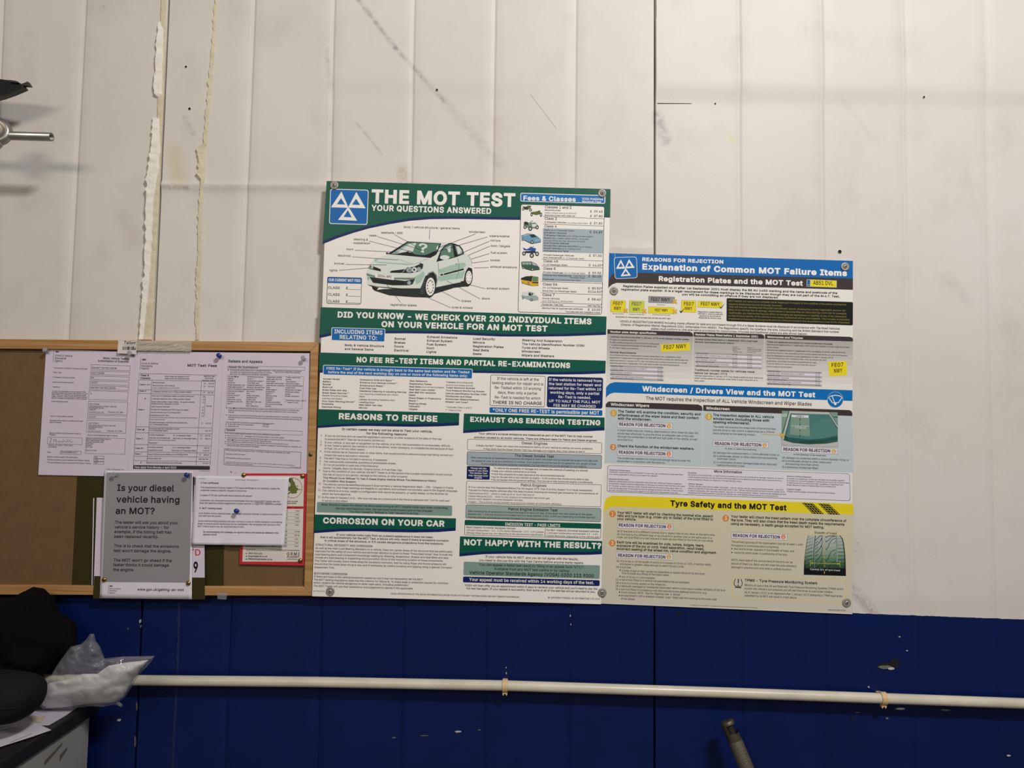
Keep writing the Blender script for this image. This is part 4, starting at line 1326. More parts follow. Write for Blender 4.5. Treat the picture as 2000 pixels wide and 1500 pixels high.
for x, y, r in ((210, 405, 6), (197, 735, 6), (182, 1068, 7), (168, 1402, 6), (212, 1416, 3)):
    a3.e(x, y, r, r, 'ink', 9)
tag(a3.build('notice', 'pap'), 'white notice headed Retests and Appeals, right sheet of the top row', 'notice')
# red bordered leaflet
rl = Sheet([(475, 924.5), (600, 925), (595, 1105), (467.5, 1102)], (.0205, .0205, .0205))
rl.f(460, 920, 1184 / 150)
rl.p([(160, 72), (1058, 72), (1026, 1398), (105, 1396)], 'lwhite', 1)
rl.p([(150, 540), (1050, 545), (1045, 583), (140, 580)], 'lred', 2)
rl.ring(880, 260, 145, 155, 6, (150, 50, 60))
rl.p([(815, 118), (845, 112), (880, 112), (890, 150), (915, 180), (920, 215), (935, 250), (965, 265), (968, 290), (940, 310), (955, 325), (930, 345), (880, 350), (840, 340), (810, 365), (800, 350), (830, 325), (850, 320), (810, 300), (805, 245), (840, 240), (850, 205), (830, 165), (812, 155)], 'mapg', 3)
rl.p([(812, 120), (842, 112), (840, 165), (814, 158)], 'oliv', 4)
rl.T('''
925 237 968 16|Leeds
970 292 1008 16|Norwich
760 476 960 20 .4|to get the very latest
760 505 932 20 .4|technical advice
800 569 855 13 .3|Member
915 571 990 13 .3|Duration
917 621 992|4 days*
917 677 980|4 days
915 730 980|2 days
915 784 992|2 Hours
914 840 978|2 days
910 940 992|half day
908 996 990|half day
906 1055 962|1 day
905 1112 968|2 days
904 1166 968|3 days
775 621 800|95
773 677 800|95
768 730 800|195
770 840 798|145
768 940 796|95
766 996 794|65
762 1055 792|195
755 1112 790|395
740 1166 790|£795
160 1168 455 18 .4|Automotive Vehicle Repair Level 3
555 1168 605|£695
160 1214 300 10|Terms and conditions
510 1214 985 10|All courses are subject to minimum numbers
198 1280 410 26 .5|0845 305 4230
195 1322 490 24 .5|enquiries@rmitr.co.uk
193 1366 568 26 .5|RMItrainingAcademy.co.uk
848 1298 985 44 .4|R M I
790 1335 985 31 .2|ACADEMY
790 1366 960 15 .2|of AUTOMOTIVE SKILLS
''', h=17, b=.25)
for k, y in enumerate((640, 697, 750, 803, 905, 960, 1020, 1077, 1133)):
    rl.l([(150 - k, y), (1000 - k * 1.5, y + 2)], 3, 'grey')
rl.l([(160, 1225), (985, 1229)], 4, 'ink2')
for a in range(4):
    rl.e(812 + 16 * math.cos(a * PI / 2), 1277 + 18 * math.sin(a * PI / 2), 9, 9, (150, 70, 80), 5)
for y in (1272, 1315, 1358):
    rl.e(168, y, 10, 9, 'ink2', 5)
tag(rl.build('leaflet', 'lred'), 'red bordered training leaflet pinned at the lower right of the board', 'leaflet')
# the diesel notice, hanging over the bottom rail
dz = Sheet([(204, 919.5), (376.5, 921), (374.5, 1170.5), (194.5, 1168.5)], (.0222, .0222, .030),
           curl=lambda a, b: .004 * math.sin(PI * min(1, b * 1.15)) * (1 - a) ** 2 + .002 * (b ** 3) * math.sin(a * 5), lu=.0001)
dz.f(180, 900, KK)
n_ = 24
q0 = [np.array(dz.px(x, y)) for x, y in ((148, 122), (1045, 124), (1018, 1275), (106, 1268))]
HG = homog([(0, 0), (1, 0), (1, 1), (0, 1)], q0)
Pg = hmap(HG, [(i / n_, j / n_) for j in range(n_ + 1) for i in range(n_ + 1)])
dz.add(Pg, [t for j in range(n_) for i in range(n_) for t in ((j * (n_ + 1) + i, j * (n_ + 1) + i + 1, (j + 1) * (n_ + 1) + i + 1), (j * (n_ + 1) + i, (j + 1) * (n_ + 1) + i + 1, (j + 1) * (n_ + 1) + i))], 1, 'dgr')
dz.T('''
260 315 857|Is your diesel
253 435 912|vehicle having
243 555 652|an MOT?
''', h=68, b=.45)
dz.T('''
237 657 897|The tester will ask you about your
234 706 803|vehicle's service history - for
231 755 828|example, if the timing belt has
229 805 697|been replaced recently.
226 903 905|This is to check that the emissions
223 953 828|test won't damage the engine.
221 1052 832|The MOT won't go ahead if the
220 1101 802|tester thinks it could damage
219 1152 438|the engine.
472 1357 957 26 .3|www.gov.uk/getting-an-mot
''', h=30, b=.2)
crown(dz, 197, 1310, .7, 'ink2')
dz.T('180 1343 300|Driver & Vehicle\n179 1364 258|Standards\n178 1386 240|Agency', h=13, col='ink2')
dz.l([(174, 1300), (168, 1390)], 2, 'ink2')
tag(dz.build('notice', 'pap2'), 'grey and white notice asking Is your diesel vehicle having an MOT?', 'notice')
# the small folded notice in front of the leaflet
tcn = Sheet([(379.5, 929), (564.5, 932), (554.5, 1066), (374, 1063.5)], (.0232, .0232, .0232),
            curl=lambda a, b: .020 * max(0, b - .45) ** 1.6 + .004 * (a ** 4) + .0035 * math.exp(-((a - .34) / .05) ** 2) * max(0, b - .6) * -2 + .0012 * math.sin(a * 9 + b * 2) * b, lu=.00006)
tcn.f(360, 900, 1500 / 270)
tcn.l([(116, 182), (112, 265)], 9, 'black')
tcn.T('''
160 196 228 9|01/06/2020
555 211 800 10 .1|New first message - MOT testing service
178 247 372 18 .5|4.Test certificates
177 297 1035|The requirement to issue a paper VT20 pass certificate is not required, unless the
175 327 672|customer makes a specific request to have one
172 381 737|A paper VT30 fail certificate should always be issued.
167 437 1040|Customers can download and print certificates from the Check MOT history service,
166 466 1055|they will need the vehicle registration number and the 11 digit V5C reference number
162 522 408 18 .5|5. MOT viewing areas
155 577 1062|Until further notice viewing areas can remain closed to maintain a safe environment for
153 605 405|site staff and the public.
149 661 1058|Some vehicle testing stations may also choose to close or modify reception and waiting
146 690 1038|areas to ensure social distancing can be maintained. We recognise that access to the
143 719 648|MOT notice board may be restricted due to this.
205 779 1020 17 .5|By acknowledging this message you agree to test to the standards detailed in this
203 807 350 17 .5|special notice
''', h=18, b=.12)
tcn.l([(762, 452), (955, 458)], 3, 'ink2')
tag(tcn.build('notice', 'pap2'), 'small white folded notice about test certificates, in front of the red leaflet', 'notice')


# ================================================================ pins and tacks
def push_pin(px, py, d, m, label, tilt=(0.1, 0.12)):
    p = at(px, py, d)
    e = empty('push_pin', p)
    ax = Vector((tilt[0], -1, tilt[1])).normalized()
    bm = bmesh.new()
    bm_lathe(bm, [(0, .0018), (.0042, .002), (.0048, .003), (.0040, .0040), (.0026, .0055), (.0024, .0095), (.0034, .0112), (.0052, .0125), (.0055, .0140), (.0046, .0150), (0, .0153)], p, ax, 22)
    child('head', bm, m, e)
    bm = bmesh.new()
    bm_lathe(bm, [(0, -.004), (.0006, -.001), (.0006, .003)], p, ax, 8)
    child('needle', bm, mat('pin_steel', (180, 180, 184), .25, 1.0), e)
    tag(e, label, 'push pin', 'push pins on the notice board')
    return e


blue_pin = mat('blue_plastic', (22, 48, 128), .25)
clear_pin = bpy.data.materials.new('clear_plastic')
clear_pin.use_nodes = True
_b = clear_pin.node_tree.nodes['Principled BSDF']
_b.inputs['Base Color'].default_value = lin((226, 228, 230))
_b.inputs['Roughness'].default_value = .08
_b.inputs['Transmission Weight'].default_value = .75
_b.inputs['IOR'].default_value = 1.45
push_pin(93, 686, .019, clear_pin, 'clear push pin at the left end of the top row of notices')
push_pin(257, 691.5, .0195, clear_pin, 'clear push pin where the certificate and the fees notice meet')
push_pin(430, 696, .020, blue_pin, 'blue push pin at the top right corner of the fees notice')
push_pin(594, 701, .0202, clear_pin, 'clear push pin at the top right corner of Retests and Appeals')
push_pin(226.5, 927, .0226, clear_pin, 'clear push pin at the top left corner of the diesel notice')
push_pin(367.5, 928, .0226, blue_pin, 'blue push pin at the top right corner of the diesel notice')
push_pin(464, 998, .0242, blue_pin, 'blue push pin in the middle of the folded test certificates notice')
brass = mat('brass', (176, 140, 72), .3, 1.0)


def tack(px, py, d, label):
    p = at(px, py, d)
    bm = bmesh.new()
    bm_lathe(bm, [(0, -.005), (.0005, -.003), (.0006, 0), (.0052, .0002), (.0054, .0008), (.0044, .0022), (.0024, .0031), (0, .0034)], (0, 0, 0), (0, -1, 0), 20)
    o = bmobj('drawing_pin', bm, brass, None, True)
    o.location = p
    tag(o, label, 'drawing pin', 'brass drawing pins on the notice board')


tack(203.5, 1132, .0318, 'brass drawing pin at the bottom left corner of the diesel notice')
tack(368, 1139, .0296, 'brass drawing pin at the bottom right corner of the diesel notice')
tack(476, 928, .0236, 'brass drawing pin at the top left corner of the red leaflet')
tack(591, 930, .0212, 'brass drawing pin at the top right corner of the red leaflet')
tack(586.5, 1095, .0212, 'brass drawing pin at the bottom right corner of the red leaflet')


# ================================================================ screws with penny washers
def washer_screw(px, py, d, label):
    p = at(px, py, d)
    e = empty('screw', p)
    bm = bmesh.new()
    bm_lathe(bm, [(.0042, -.0003), (.0099, -.0003), (.0103, .0004), (.0102, .0013), (.0098, .0017), (.0046, .0017), (.0042, .0010), (.0042, -.0003)], p, (0, -1, 0), 32)
    child('washer', bm, mat('zinc_washer', (158, 153, 144), .5, .25, var=.06, vscale=300), e)
    bm = bmesh.new()
    bm_lathe(bm, [(0, -.004), (.0022, -.004), (.0022, .0012), (.0050, .0016), (.0050, .0022), (.0042, .0034), (.0022, .0042), (.0018, .0042), (.0012, .0030), (0, .0028)], p, (0, -1, 0), 24)
    for a in (.5, .5 + PI / 2):
        c, q = math.cos(a), math.sin(a)
        u, v = Vector((c, 0, q)), Vector((-q, 0, c))
        o_ = Vector(p) + Vector((0, -.0038, 0))
        f = [o_ + u * a1_ + v * b1_ + Vector((0, -.0005, 0)) for a1_, b1_ in ((-.0026, -.0005), (.0026, -.0005), (.0026, .0005), (-.0026, .0005))]
        bm_prism(bm, f, [x + Vector((0, .001, 0)) for x in f], 1)
    child('screw_head', bm, [mat('zinc_screw', (170, 165, 155), .42, .4), mat('screw_recess', (22, 22, 22), .8)], e)
    tag(e, label, 'screw', 'screws and washers holding the posters')


for a in ((653, 362, .0282, 'screw and washer at the top left corner of the green poster'),
          (1176, 377.5, .0066, 'screw and washer at the top right corner of the green poster'),
          (645, 1155, .0272, 'screw and washer at the bottom left corner of the green poster'),
          (1176, 1157, .0066, 'screw and washer at the bottom joint of the two posters'),
          (1650.5, 521, .0042, 'screw and washer at the top right corner of the blue and yellow poster'),
          (1199, 568, .0042, 'screw and washer at the upper left edge of the blue and yellow poster'),
          (1653.5, 1177, .0042, 'screw and washer at the bottom right corner of the blue and yellow poster')):
    washer_screw(*a)

# ================================================================ the overflow pipe
pvc = mat('dirty_white_plastic', (214, 206, 186), .32, var=.12, vscale=14)
PD = .027
ctr = [(-420, 1326), (0, 1326), (255, 1328.5), (620, 1332), (985, 1339), (1420, 1353), (1725, 1364), (2000, 1374), (2500, 1396), (3000, 1416)]
bm = bmesh.new()
bm_tube(bm, [at(x, y, PD) for x, y in ctr], .0117, 24)
tag(bmobj('pipe', bm, pvc, None, True), 'white plastic pipe running along the blue part of the wall', 'pipe')
clip_m = mat('yellowed_clip', (222, 190, 140), .5)


def pipe_clip(px, py, label):
    c = at(px, py, PD)
    e = empty('pipe_clip', c)
    bm = bmesh.new()
    seg, hw = 22, .0062
    R0, R1 = .0120, .0146
    rings = []
    for i in range(seg + 1):
        a = math.radians(-205 + 285 * i / seg)     # open towards the wall
        ca, sa = math.cos(a + PI / 2), math.sin(a + PI / 2)
        rings.append([bm.verts.new(c + Vector((x, -ca * r, sa * r))) for x, r in ((-hw, R0), (hw, R0), (hw, R1), (-hw, R1))])
    for a, b in zip(rings[:-1], rings[1:]):
        for k in range(4):
            bm.faces.new((a[k], a[(k + 1) % 4], b[(k + 1) % 4], b[k]))
    bm.faces.new(rings[0])
    bm.faces.new(rings[-1][::-1])
    child('clip_band', bm, clip_m, e)
    bm = bmesh.new()
    bm_box(bm, (c.x - .005, c.y + .0125, c.z - .008), (c.x + .005, -.0005, c.z + .008))
    child('clip_base', bm, clip_m, e)
    bm = bmesh.new()
    f = [Vector((c.x + x, c.y - .006, c.z + z)) for x, z in ((-.0055, -.0138), (-.0058, -.0175), (-.0040, -.0212), (-.0026, -.0205), (-.003, -.0185), (0, -.0168), (.003, -.0185), (.0026, -.0205), (.0040, -.0212), (.0058, -.0175), (.0055, -.0138))]
    bm_prism(bm, f, [p + Vector((0, .009, 0)) for p in f])
    child('clip_catch', bm, clip_m, e)
    tag(e, label, 'pipe clip', 'clips holding the plastic pipe')


pipe_clip(986.5, 1339, 'yellowed pipe clip on the pipe below the green poster')
pipe_clip(1724.5, 1364, 'yellowed pipe clip on the pipe to the right of the posters')

# ================================================================ the large green poster
def emblem(s, L, R, Bt, hl, hr, hb, col='white', inner='blue', z=5):
    for tri, hole in ((L, hl), (R, hr), (Bt, hb)):
        s.p(tri, col, z)
        s.p(hole, inner, z + 1)


G1 = Sheet([(638, 353.5), (1192.5, 369), (1174, 1180), (609.5, 1164.5)], (0.028, 0.0055, 0.028))
A1, B1, C1, D1 = (600, 340, 5), (900, 340, 5), (600, 590, 6.25), (880, 590, 6.25)
E1, F1, H1, I1 = (600, 790, 6.25), (880, 790, 6.25), (600, 980, 6.25), (880, 980, 6.25)
s = G1
# title area
s.use('title_banner').f(*A1)
cv = [(150, 685), (300, 625), (450, 575), (600, 532), (800, 490), (1000, 457), (1200, 441), (1400, 438), (1600, 440), (1800, 444), (2070, 448)]
s.p([(190, 67), (2963, 146), (2957, 425), (2905, 423), (2900, 470), (2070, 470)][:4] + [(2880, 470)] + cv[::-1], 'navy', 1)
s.p([(190, 67), (2963, 146), (2958, 415), (2905, 413), (2880, 440)] + [(x, y - 26 - 4 * (x < 400)) for x, y in cv[::-1]], 'green', 2)
s.T('''
628 283 2030 135 1.15|THE MOT TEST
628 358 1797 58 1|YOUR QUESTIONS ANSWERED
''', col='white')
s.use('emblem')
s.r(225, 143, 600, 343, 'white', 3, 22)
s.r(231, 150, 593, 329, 'blue', 4, 18)
emblem(s, [(335, 170), (232, 324), (404, 330)], [(480, 174), (398, 328), (570, 334)], [(402, 318), (300, 447), (488, 456)],
       [(330, 234), (290, 294), (370, 298)], [(478, 240), (437, 298), (517, 302)], [(397, 352), (355, 418), (435, 423)])
# fees and classes
s.use('fees_panel').f(*B1)
s.r(583, 183, 1412, 84, 'white', 3, 16)
s.r(589, 190, 1404, 71, 'sky', 4, 12)
s.T('''
608 256 1122 46 .9|Fees & Classes
1183 251 1388 21 .6|VOSA Published
1183 276 1370 19 .6|Maximum Fees
''', col='white')
s.r(585, 292, 1406, 1058, 'poster', 3, 22, 'black', 5)
s.r(803, 527, 1393, 233, 'mist', 4)
s.r(795, 968, 1389, 74, 'mist', 4)
for a in ((805, 412, 1400, 433), (803, 484, 1398, 505), (792, 826, 1390, 846), (790, 893, 1388, 913), (785, 1046, 1385, 1066), (782, 1156, 1385, 1176), (780, 1251, 1383, 1270), (778, 1283, 1382, 1300)):
    s.l([(a[0], a[1] + 2.5), (a[2], a[3] + 3)], 3.5, 'ink')
s.T('''
820 333 1080 27 .35|Classes 1 and 2
820 358 973|Motorbicycles
820 383 1130 13 0|(class 1 engine size up to 200cm3)
818 408 1118|Motorbicycles with side car
1262 374 1385 22|£  29.65
1262 419 1385 22|£  37.80
818 445 938 25 .35|Class 3
817 475 1028|3 Wheeled Vehicles
1035 481 1240 11 0|(up to 450kg unladen weight)
1260 490 1383 22|£  37.80
815 519 936 25 .35|Class 4
815 552 868|Cars
873 554 1105 14 0|(up to 8 Passenger Seats)
1258 575 1382 22|£  54.85
813 578 1033|and Motor Caravans
813 604 1025|3 Wheeled Vehicles
1032 610 1290 13 0|(over 450kg unladen weight)
812 630 880|Quads
887 632 1245 13 0|(max unladen weight 400kg - for goods
811 655 1212 13 0|vehicles 550kg and max. net power of 15kw)
810 679 1055|Dual Purpose Vehicles
810 705 1145|Private Hire Vehicles and PSVs
1152 716 1283 13 0|(up to 8 seats)
809 730 975|Goods Vehicles
982 735 1173 13 0|(up to 3,000kg DGW)
808 755 1050|Ambulances and Taxis
808 796 1105|Private Passenger Vehicles
806 820 988|and Ambulances
995 826 1205 13 0|(9-12 Passenger Seats)
1252 805 1376 22|£  57.30
806 860 950 25 .35|Class 4A
805 890 1040|9-12 Passenger Seats
1250 900 1390 22|£  64.00*
805 933 925 25 .35|Class 5
803 965 1003|Private Passenger
1010 970 1213 13 0|(13-16 Passenger Seats)
1246 975 1370 22|£  59.55
802 993 1080|Vehicles and Ambulances
1098 1000 1213 13 0|(more than 16
1065 1016 1210 13 0|Passenger Seats)
1245 1008 1370 22|£  80.65
800 1033 912|Playbuses
920 1037 1168 13 0|(13 or more Passenger Seats)
800 1086 943 25 .35|Class 5A
799 1116 1047|13-16 Passenger Seats
1243 1124 1383 22|£  80.50*
798 1146 1130|More than 16 Passenger Seats
1243 1158 1383 22|£124.50*
797 1190 915 25 .35|Class 7
795 1220 965|Goods Vehicles
794 1244 1095 13 0|(over 3000kg up to 3500kg DGW)
1240 1232 1365 22|£  58.60
793 1280 997|Partial Re-Test Fee
1240 1292 1362|Half Test Fee
793 1315 1190|Maximum fee for duplicate test certificate
1240 1333 1363 22|£  10.00
1018 1351 1360|*Includes seat belt installation check
''', h=15, b=.35)
# little vehicles down the side of the fees panel
s.f(1005, 390, 7.1375)


def wheels(L, z=7):
    for x, y, a, b in L:
        s.e(x, y, a, b, 'cdark', z)
        s.e(x, y, a * .55, b * .55, 'lgrey', z + .5)


s.p([(108, 85), (150, 100), (190, 80), (235, 88), (222, 112), (180, 145), (135, 130)], 'bike', 5)
s.p([(135, 100), (190, 110), (175, 140), (140, 135)], 'cdark', 6)
wheels([(123, 131, 18, 20), (222, 142, 20, 22)])
s.p([(224, 175), (300, 165), (352, 148), (364, 200), (300, 216), (230, 195)], 'bike', 5)
s.l([(345, 165), (378, 205)], 5, 'cdark', 6)
s.l([(335, 150), (365, 165)], 4, 'cdark', 6)
wheels([(238, 208, 17, 24), (369, 209, 17, 30)])
s.p([(125, 335), (150, 300), (205, 322), (240, 290), (282, 312), (332, 362), (300, 405), (195, 395), (130, 380)], 'cgrey', 5)
s.p([(130, 310), (182, 310), (195, 355), (140, 348)], 'cdark', 6)
s.p([(240, 340), (300, 340), (325, 370), (250, 380)], 'cwhite', 6)
s.p([(225, 305), (262, 300), (285, 320), (240, 325)], 'cwhite', 6)
wheels([(146, 382, 22, 26), (218, 405, 28, 30), (316, 386, 22, 28)])
s.p([(110, 560), (240, 620), (365, 595), (368, 575), (110, 540)], 'cdark', 4)
s.p([(92, 497), (125, 488), (180, 468), (270, 480), (322, 512), (370, 552), (366, 586), (250, 610), (100, 548)], 'cblue', 5)
s.p([(120, 500), (185, 475), (205, 490), (140, 508)], 'mist', 6)
s.p([(205, 490), (270, 484), (312, 520), (240, 528)], 'cdark', 6)
s.p([(285, 560), (365, 552), (366, 565), (290, 572)], 'mist', 6)
wheels([(111, 552, 14, 22), (243, 592, 19, 27)])
s.p([(113, 665), (170, 690), (230, 660), (300, 680), (290, 722), (200, 708), (130, 704)], 'qblue', 6)
s.l([(215, 655), (245, 665), (268, 645)], 6, 'cdark', 7)
s.p([(150, 715), (290, 715), (300, 745), (150, 745)], 'cdark', 5)
wheels([(132, 750, 26, 30), (240, 778, 30, 34), (314, 755, 27, 32)])
s.p([(110, 960), (240, 992), (350, 980), (350, 960)], 'black', 4)
s.p([(92, 872), (110, 862), (232, 862), (300, 888), (346, 945), (350, 970), (255, 990), (100, 946)], 'vgreen', 5)
s.p([(105, 874), (225, 872), (236, 905), (110, 905)], 'mist2', 6)
s.l([(150, 872), (152, 908)], 6, 'vgreen', 6.5)
s.l([(195, 872), (198, 908)], 6, 'vgreen', 6.5)
s.p([(236, 870), (290, 888), (330, 925), (256, 912)], 'mist', 6)
wheels([(118, 948, 14, 18), (250, 970, 18, 22)])
s.p([(110, 1170), (240, 1205), (335, 1200), (330, 1180)], 'black', 4)
s.p([(88, 1112), (230, 1140), (245, 1062), (336, 1078), (333, 1192), (250, 1202), (95, 1158)], 'coach', 5)
s.p([(90, 1092), (160, 1068), (250, 1062), (237, 1142), (90, 1114)], 'cdark', 6)
s.p([(248, 1068), (328, 1075), (326, 1142), (250, 1142)], 'cglass', 6.5)
s.p([(245, 1146), (333, 1150), (331, 1168), (246, 1160)], 'black', 7)
wheels([(112, 1160, 10, 15), (195, 1172, 13, 20)])
s.p([(100, 1360), (235, 1415), (335, 1400), (325, 1380)], 'cdark', 4)
s.p([(94, 1302), (120, 1286), (205, 1282), (272, 1298), (336, 1370), (326, 1402), (235, 1412), (95, 1356)], 'mist2', 5)
s.p([(94, 1302), (120, 1286), (195, 1283), (190, 1345), (95, 1330)], 'cwhite', 5.5)
s.p([(196, 1298), (226, 1303), (238, 1342), (195, 1330)], 'cdark', 6)
s.p([(234, 1303), (262, 1306), (250, 1334)], 'cdark', 6)
s.p([(262, 1300), (282, 1314), (308, 1336), (252, 1336)], 'cwhite', 6)
wheels([(118, 1372, 12, 16), (236, 1396, 16, 20)])
# the car and the names of its parts
s.use('car_picture').f(700, 450, 8.3333)
zc = [2.0]


def cp(pts, col):
    zc[0] += .3
    s.p(pts, col, zc[0])


def ce(cx, cy, rx, ry, col, a=0.0):
    zc[0] += .3
    s.e(cx, cy, rx, ry, col, zc[0], a)


def cl(pts, w, col):
    zc[0] += .3
    s.l(pts, w, col, zc[0])


cp([(240, 975), (400, 955), (1000, 940), (1250, 930), (1650, 845), (1740, 850), (1800, 895), (1740, 915), (1560, 935), (1240, 1035), (1170, 1095), (900, 1088), (500, 1058)], 'cdark')
cp([(215, 910), (330, 930), (290, 985), (235, 960)], 'black')
cp([(1650, 815), (1740, 760), (1800, 880), (1750, 912), (1690, 895)], 'cdark')
ce(1768, 772, 92, 146, 'cdark', .05)
cp([(1720, 800), (1735, 690), (1790, 600), (1850, 620), (1860, 720), (1800, 690)], 'black')
cp([(145, 880), (130, 690), (150, 620), (200, 530), (290, 455), (480, 395), (800, 180), (1000, 172), (1280, 185), (1520, 200), (1640, 235), (1720, 350), (1790, 405), (1838, 470), (1862, 590), (1830, 570), (1775, 610), (1735, 700), (1715, 820), (1260, 925), (1010, 962), (700, 962), (300, 917)], 'cwhite')
cp([(270, 505), (640, 530), (905, 548), (800, 568), (320, 528)], 'cgreen')
cp([(250, 490), (290, 455), (330, 470), (270, 510)], 'cgreen')
cp([(890, 770), (1000, 710), (1060, 660), (1085, 720), (1010, 850), (940, 880), (920, 800)], 'cgreen')
cp([(1300, 640), (1500, 570), (1720, 520), (1755, 560), (1700, 630), (1330, 700)], 'cgreen')
cp([(1310, 750), (1600, 690), (1735, 655), (1700, 780), (1500, 800), (1320, 830)], 'cgreen')
cp([(470, 385), (800, 178), (1352, 212), (1270, 390), (1172, 448)], 'black')
cp([(535, 382), (815, 190), (1330, 222), (1240, 392), (1000, 420), (760, 402)], 'cglass')
cp([(620, 372), (830, 215), (942, 205), (885, 350), (720, 374)], 'cwhite')
cp([(540, 380), (830, 205), (800, 250), (620, 372)], 'cgreen')
cp([(600, 390), (690, 365), (800, 345), (950, 395), (1090, 405), (1262, 330), (1240, 412), (1165, 443), (800, 415)], 'black')
cl([(790, 345), (830, 335), (875, 352), (890, 385)], 10, 'black')
cp([(1275, 265), (1300, 245), (1295, 305), (1265, 310)], 'cwhite')
s.t('?', 975, 355, 1120, 150, 'cwhite', .6, 16, 0.1)
cp([(1310, 400), (1340, 320), (1395, 255), (1475, 205), (1560, 212), (1655, 250), (1702, 310), (1718, 385), (1600, 432), (1480, 465), (1380, 480), (1268, 512)], 'black')
cp([(1332, 420), (1345, 345), (1405, 268), (1475, 226), (1525, 226), (1562, 432), (1440, 462)], 'cglass')
cp([(1570, 240), (1640, 262), (1690, 325), (1695, 378), (1618, 402)], 'mist2')
cp([(1600, 250), (1640, 270), (1670, 325), (1660, 375), (1625, 385)], 'cwhite')
cp([(1425, 290), (1500, 250), (1502, 350), (1462, 356), (1455, 312)], 'cwhite')
cp([(1270, 512), (1310, 452), (1385, 482)], 'black')
ce(1405, 440, 78, 36, 'cwhite')
ce(466, 372, 17, 16, 'cdark')
cp([(245, 585), (365, 632), (365, 666), (240, 640)], 'black')
cp([(515, 672), (545, 655), (760, 630), (705, 690), (520, 688)], 'black')
cp([(160, 610), (215, 528), (250, 585), (240, 642), (165, 622)], 'cgrey')
ce(218, 570, 20, 44, 'cwhite')
ce(205, 590, 9, 16, 'cdark')
cp([(710, 692), (800, 598), (1000, 528), (1058, 548), (1045, 620), (965, 672), (860, 692)], 'cdark')
cp([(800, 598), (970, 533), (1010, 542), (905, 590), (830, 605)], 'cwhite')
ce(830, 645, 50, 40, 'mist2')
ce(835, 650, 24, 20, 'cgrey')
ce(985, 632, 36, 36, 'mist2')
ce(912, 640, 40, 42, 'cwhite')
ce(908, 640, 17, 19, 'black')
cp([(130, 695), (275, 738), (275, 766), (140, 735)], 'cgrey')
cp([(570, 768), (925, 770), (912, 802), (570, 790)], 'cgrey')
cp([(180, 757), (270, 768), (580, 800), (760, 822), (920, 790), (885, 872), (830, 890), (560, 892), (240, 850)], 'cdark')
cp([(200, 790), (560, 830), (750, 830), (745, 880), (560, 890), (250, 850)], 'black')
ce(825, 852, 30, 32, 'mist2')
ce(165, 775, 18, 28, 'mist2')
cp([(275, 708), (582, 752), (576, 808), (270, 766)], 'white')
s.t('OO04 APC', 312, 757, 540, 40, 'black', .5, 19, .1)
cp([(145, 880), (300, 912), (700, 943), (1010, 943), (1010, 962), (700, 962), (210, 908)], 'cdark')
cp([(1095, 760), (1140, 690), (1215, 662), (1275, 720), (1290, 810), (1268, 900), (1240, 930)], 'cgrey')
cp([(1110, 770), (1155, 702), (1215, 682), (1258, 735), (1272, 820), (1250, 920)], 'black')
cp([(990, 1000), (1010, 940), (1050, 850), (1090, 740), (1170, 720), (1160, 1095), (1080, 1085), (1010, 1050)], 'cdark')
ce(1155, 905, 108, 190, 'cdark', .06)
ce(1172, 915, 74, 146, 'white', .05)
for k in range(12):
    a = 2 * PI * k / 12 + .2
    ce(1172 + 48 * math.cos(a), 915 + 100 * math.sin(a), 7, 15, 'cdark', .3)
ce(1797, 765, 50, 108, 'white', .03)
for k in range(9):
    a = 2 * PI * k / 9 + .2
    ce(1797 + 34 * math.cos(a), 765 + 76 * math.sin(a), 4, 12, 'cdark', .3)
for k in range(9):
    cl([(1000 + k * 8, 1010 - k * 28), (1060 + k * 5, 1030 - k * 30)], 5, 'cgrey')
cl([(1335, 722), (1420, 705), (1715, 628)], 20, 'black')
cl([(1378, 712), (1392, 708)], 22, 'cwhite')
cl([(1300, 520), (1312, 700), (1305, 800)], 4, 'cgrey')
cl([(1615, 450), (1640, 540), (1628, 700), (1590, 790)], 4, 'cgrey')
cl([(1578, 542), (1612, 540)], 6, 'cgrey')
cl([(1790, 405), (1838, 470), (1850, 530)], 4, 'cgrey')
cl([(640, 460), (905, 548), (1130, 455)], 3, 'mist2')
s.f(*A1)
s.T('''
943 525 1488|body / vehicle structure / general items
720 580 932|seatbelts / SRS
605 607 677|seats
453 645 593|steering &
452 680 613|suspension
383 742 448|horn
298 804 425|electrical
263 881 361|bonnet
217 948 294|lights
810 1284 1068|registration plates
1578 572 1738|windscreen
1777 612 1979|wipers/washer
1787 657 1886|mirrors
1792 709 1981|boot / tailgate
1791 776 1952|fuel system
1789 849 1883|towbar
1787 913 2048|exhaust emissions
1752 1123 1972|exhaust system
1703 1223 1781|doors
1507 1247 1600|brakes
1410 1310 1615|tyres & wheels
''', h=20, b=.1)
for a in ('1197 540 1192 635', '853 590 1075 712', '683 608 1120 740', '605 652 1000 752', '465 741 900 763', '437 806 888 838', '375 881 775 887', '310 939 595 916', '740 1030 913 1252', '1190 1210 1400 1303', '1250 1110 1495 1238', '1362 1040 1690 1218', '1590 1080 1740 1118', '1645 583 1290 715', '1760 612 1110 803', '1777 655 1440 800', '1783 703 1572 793', '1780 775 1605 828', '1775 845 1612 868', '1775 911 1627 915'):
    a = [float(v) for v in a.split()]
    s.l([a[:2], a[2:]], 2.6, 'navy', 19)
s.use('').r(197, 1003, 535, 262, None, 2, 20, 'ink', 5)
s.r(197, 1003, 535, 60, 'blue', 2.5, 12)
s.t('OUR CURRENT MOT FEES', 208, 1046, 520, 27, 'white', .8)
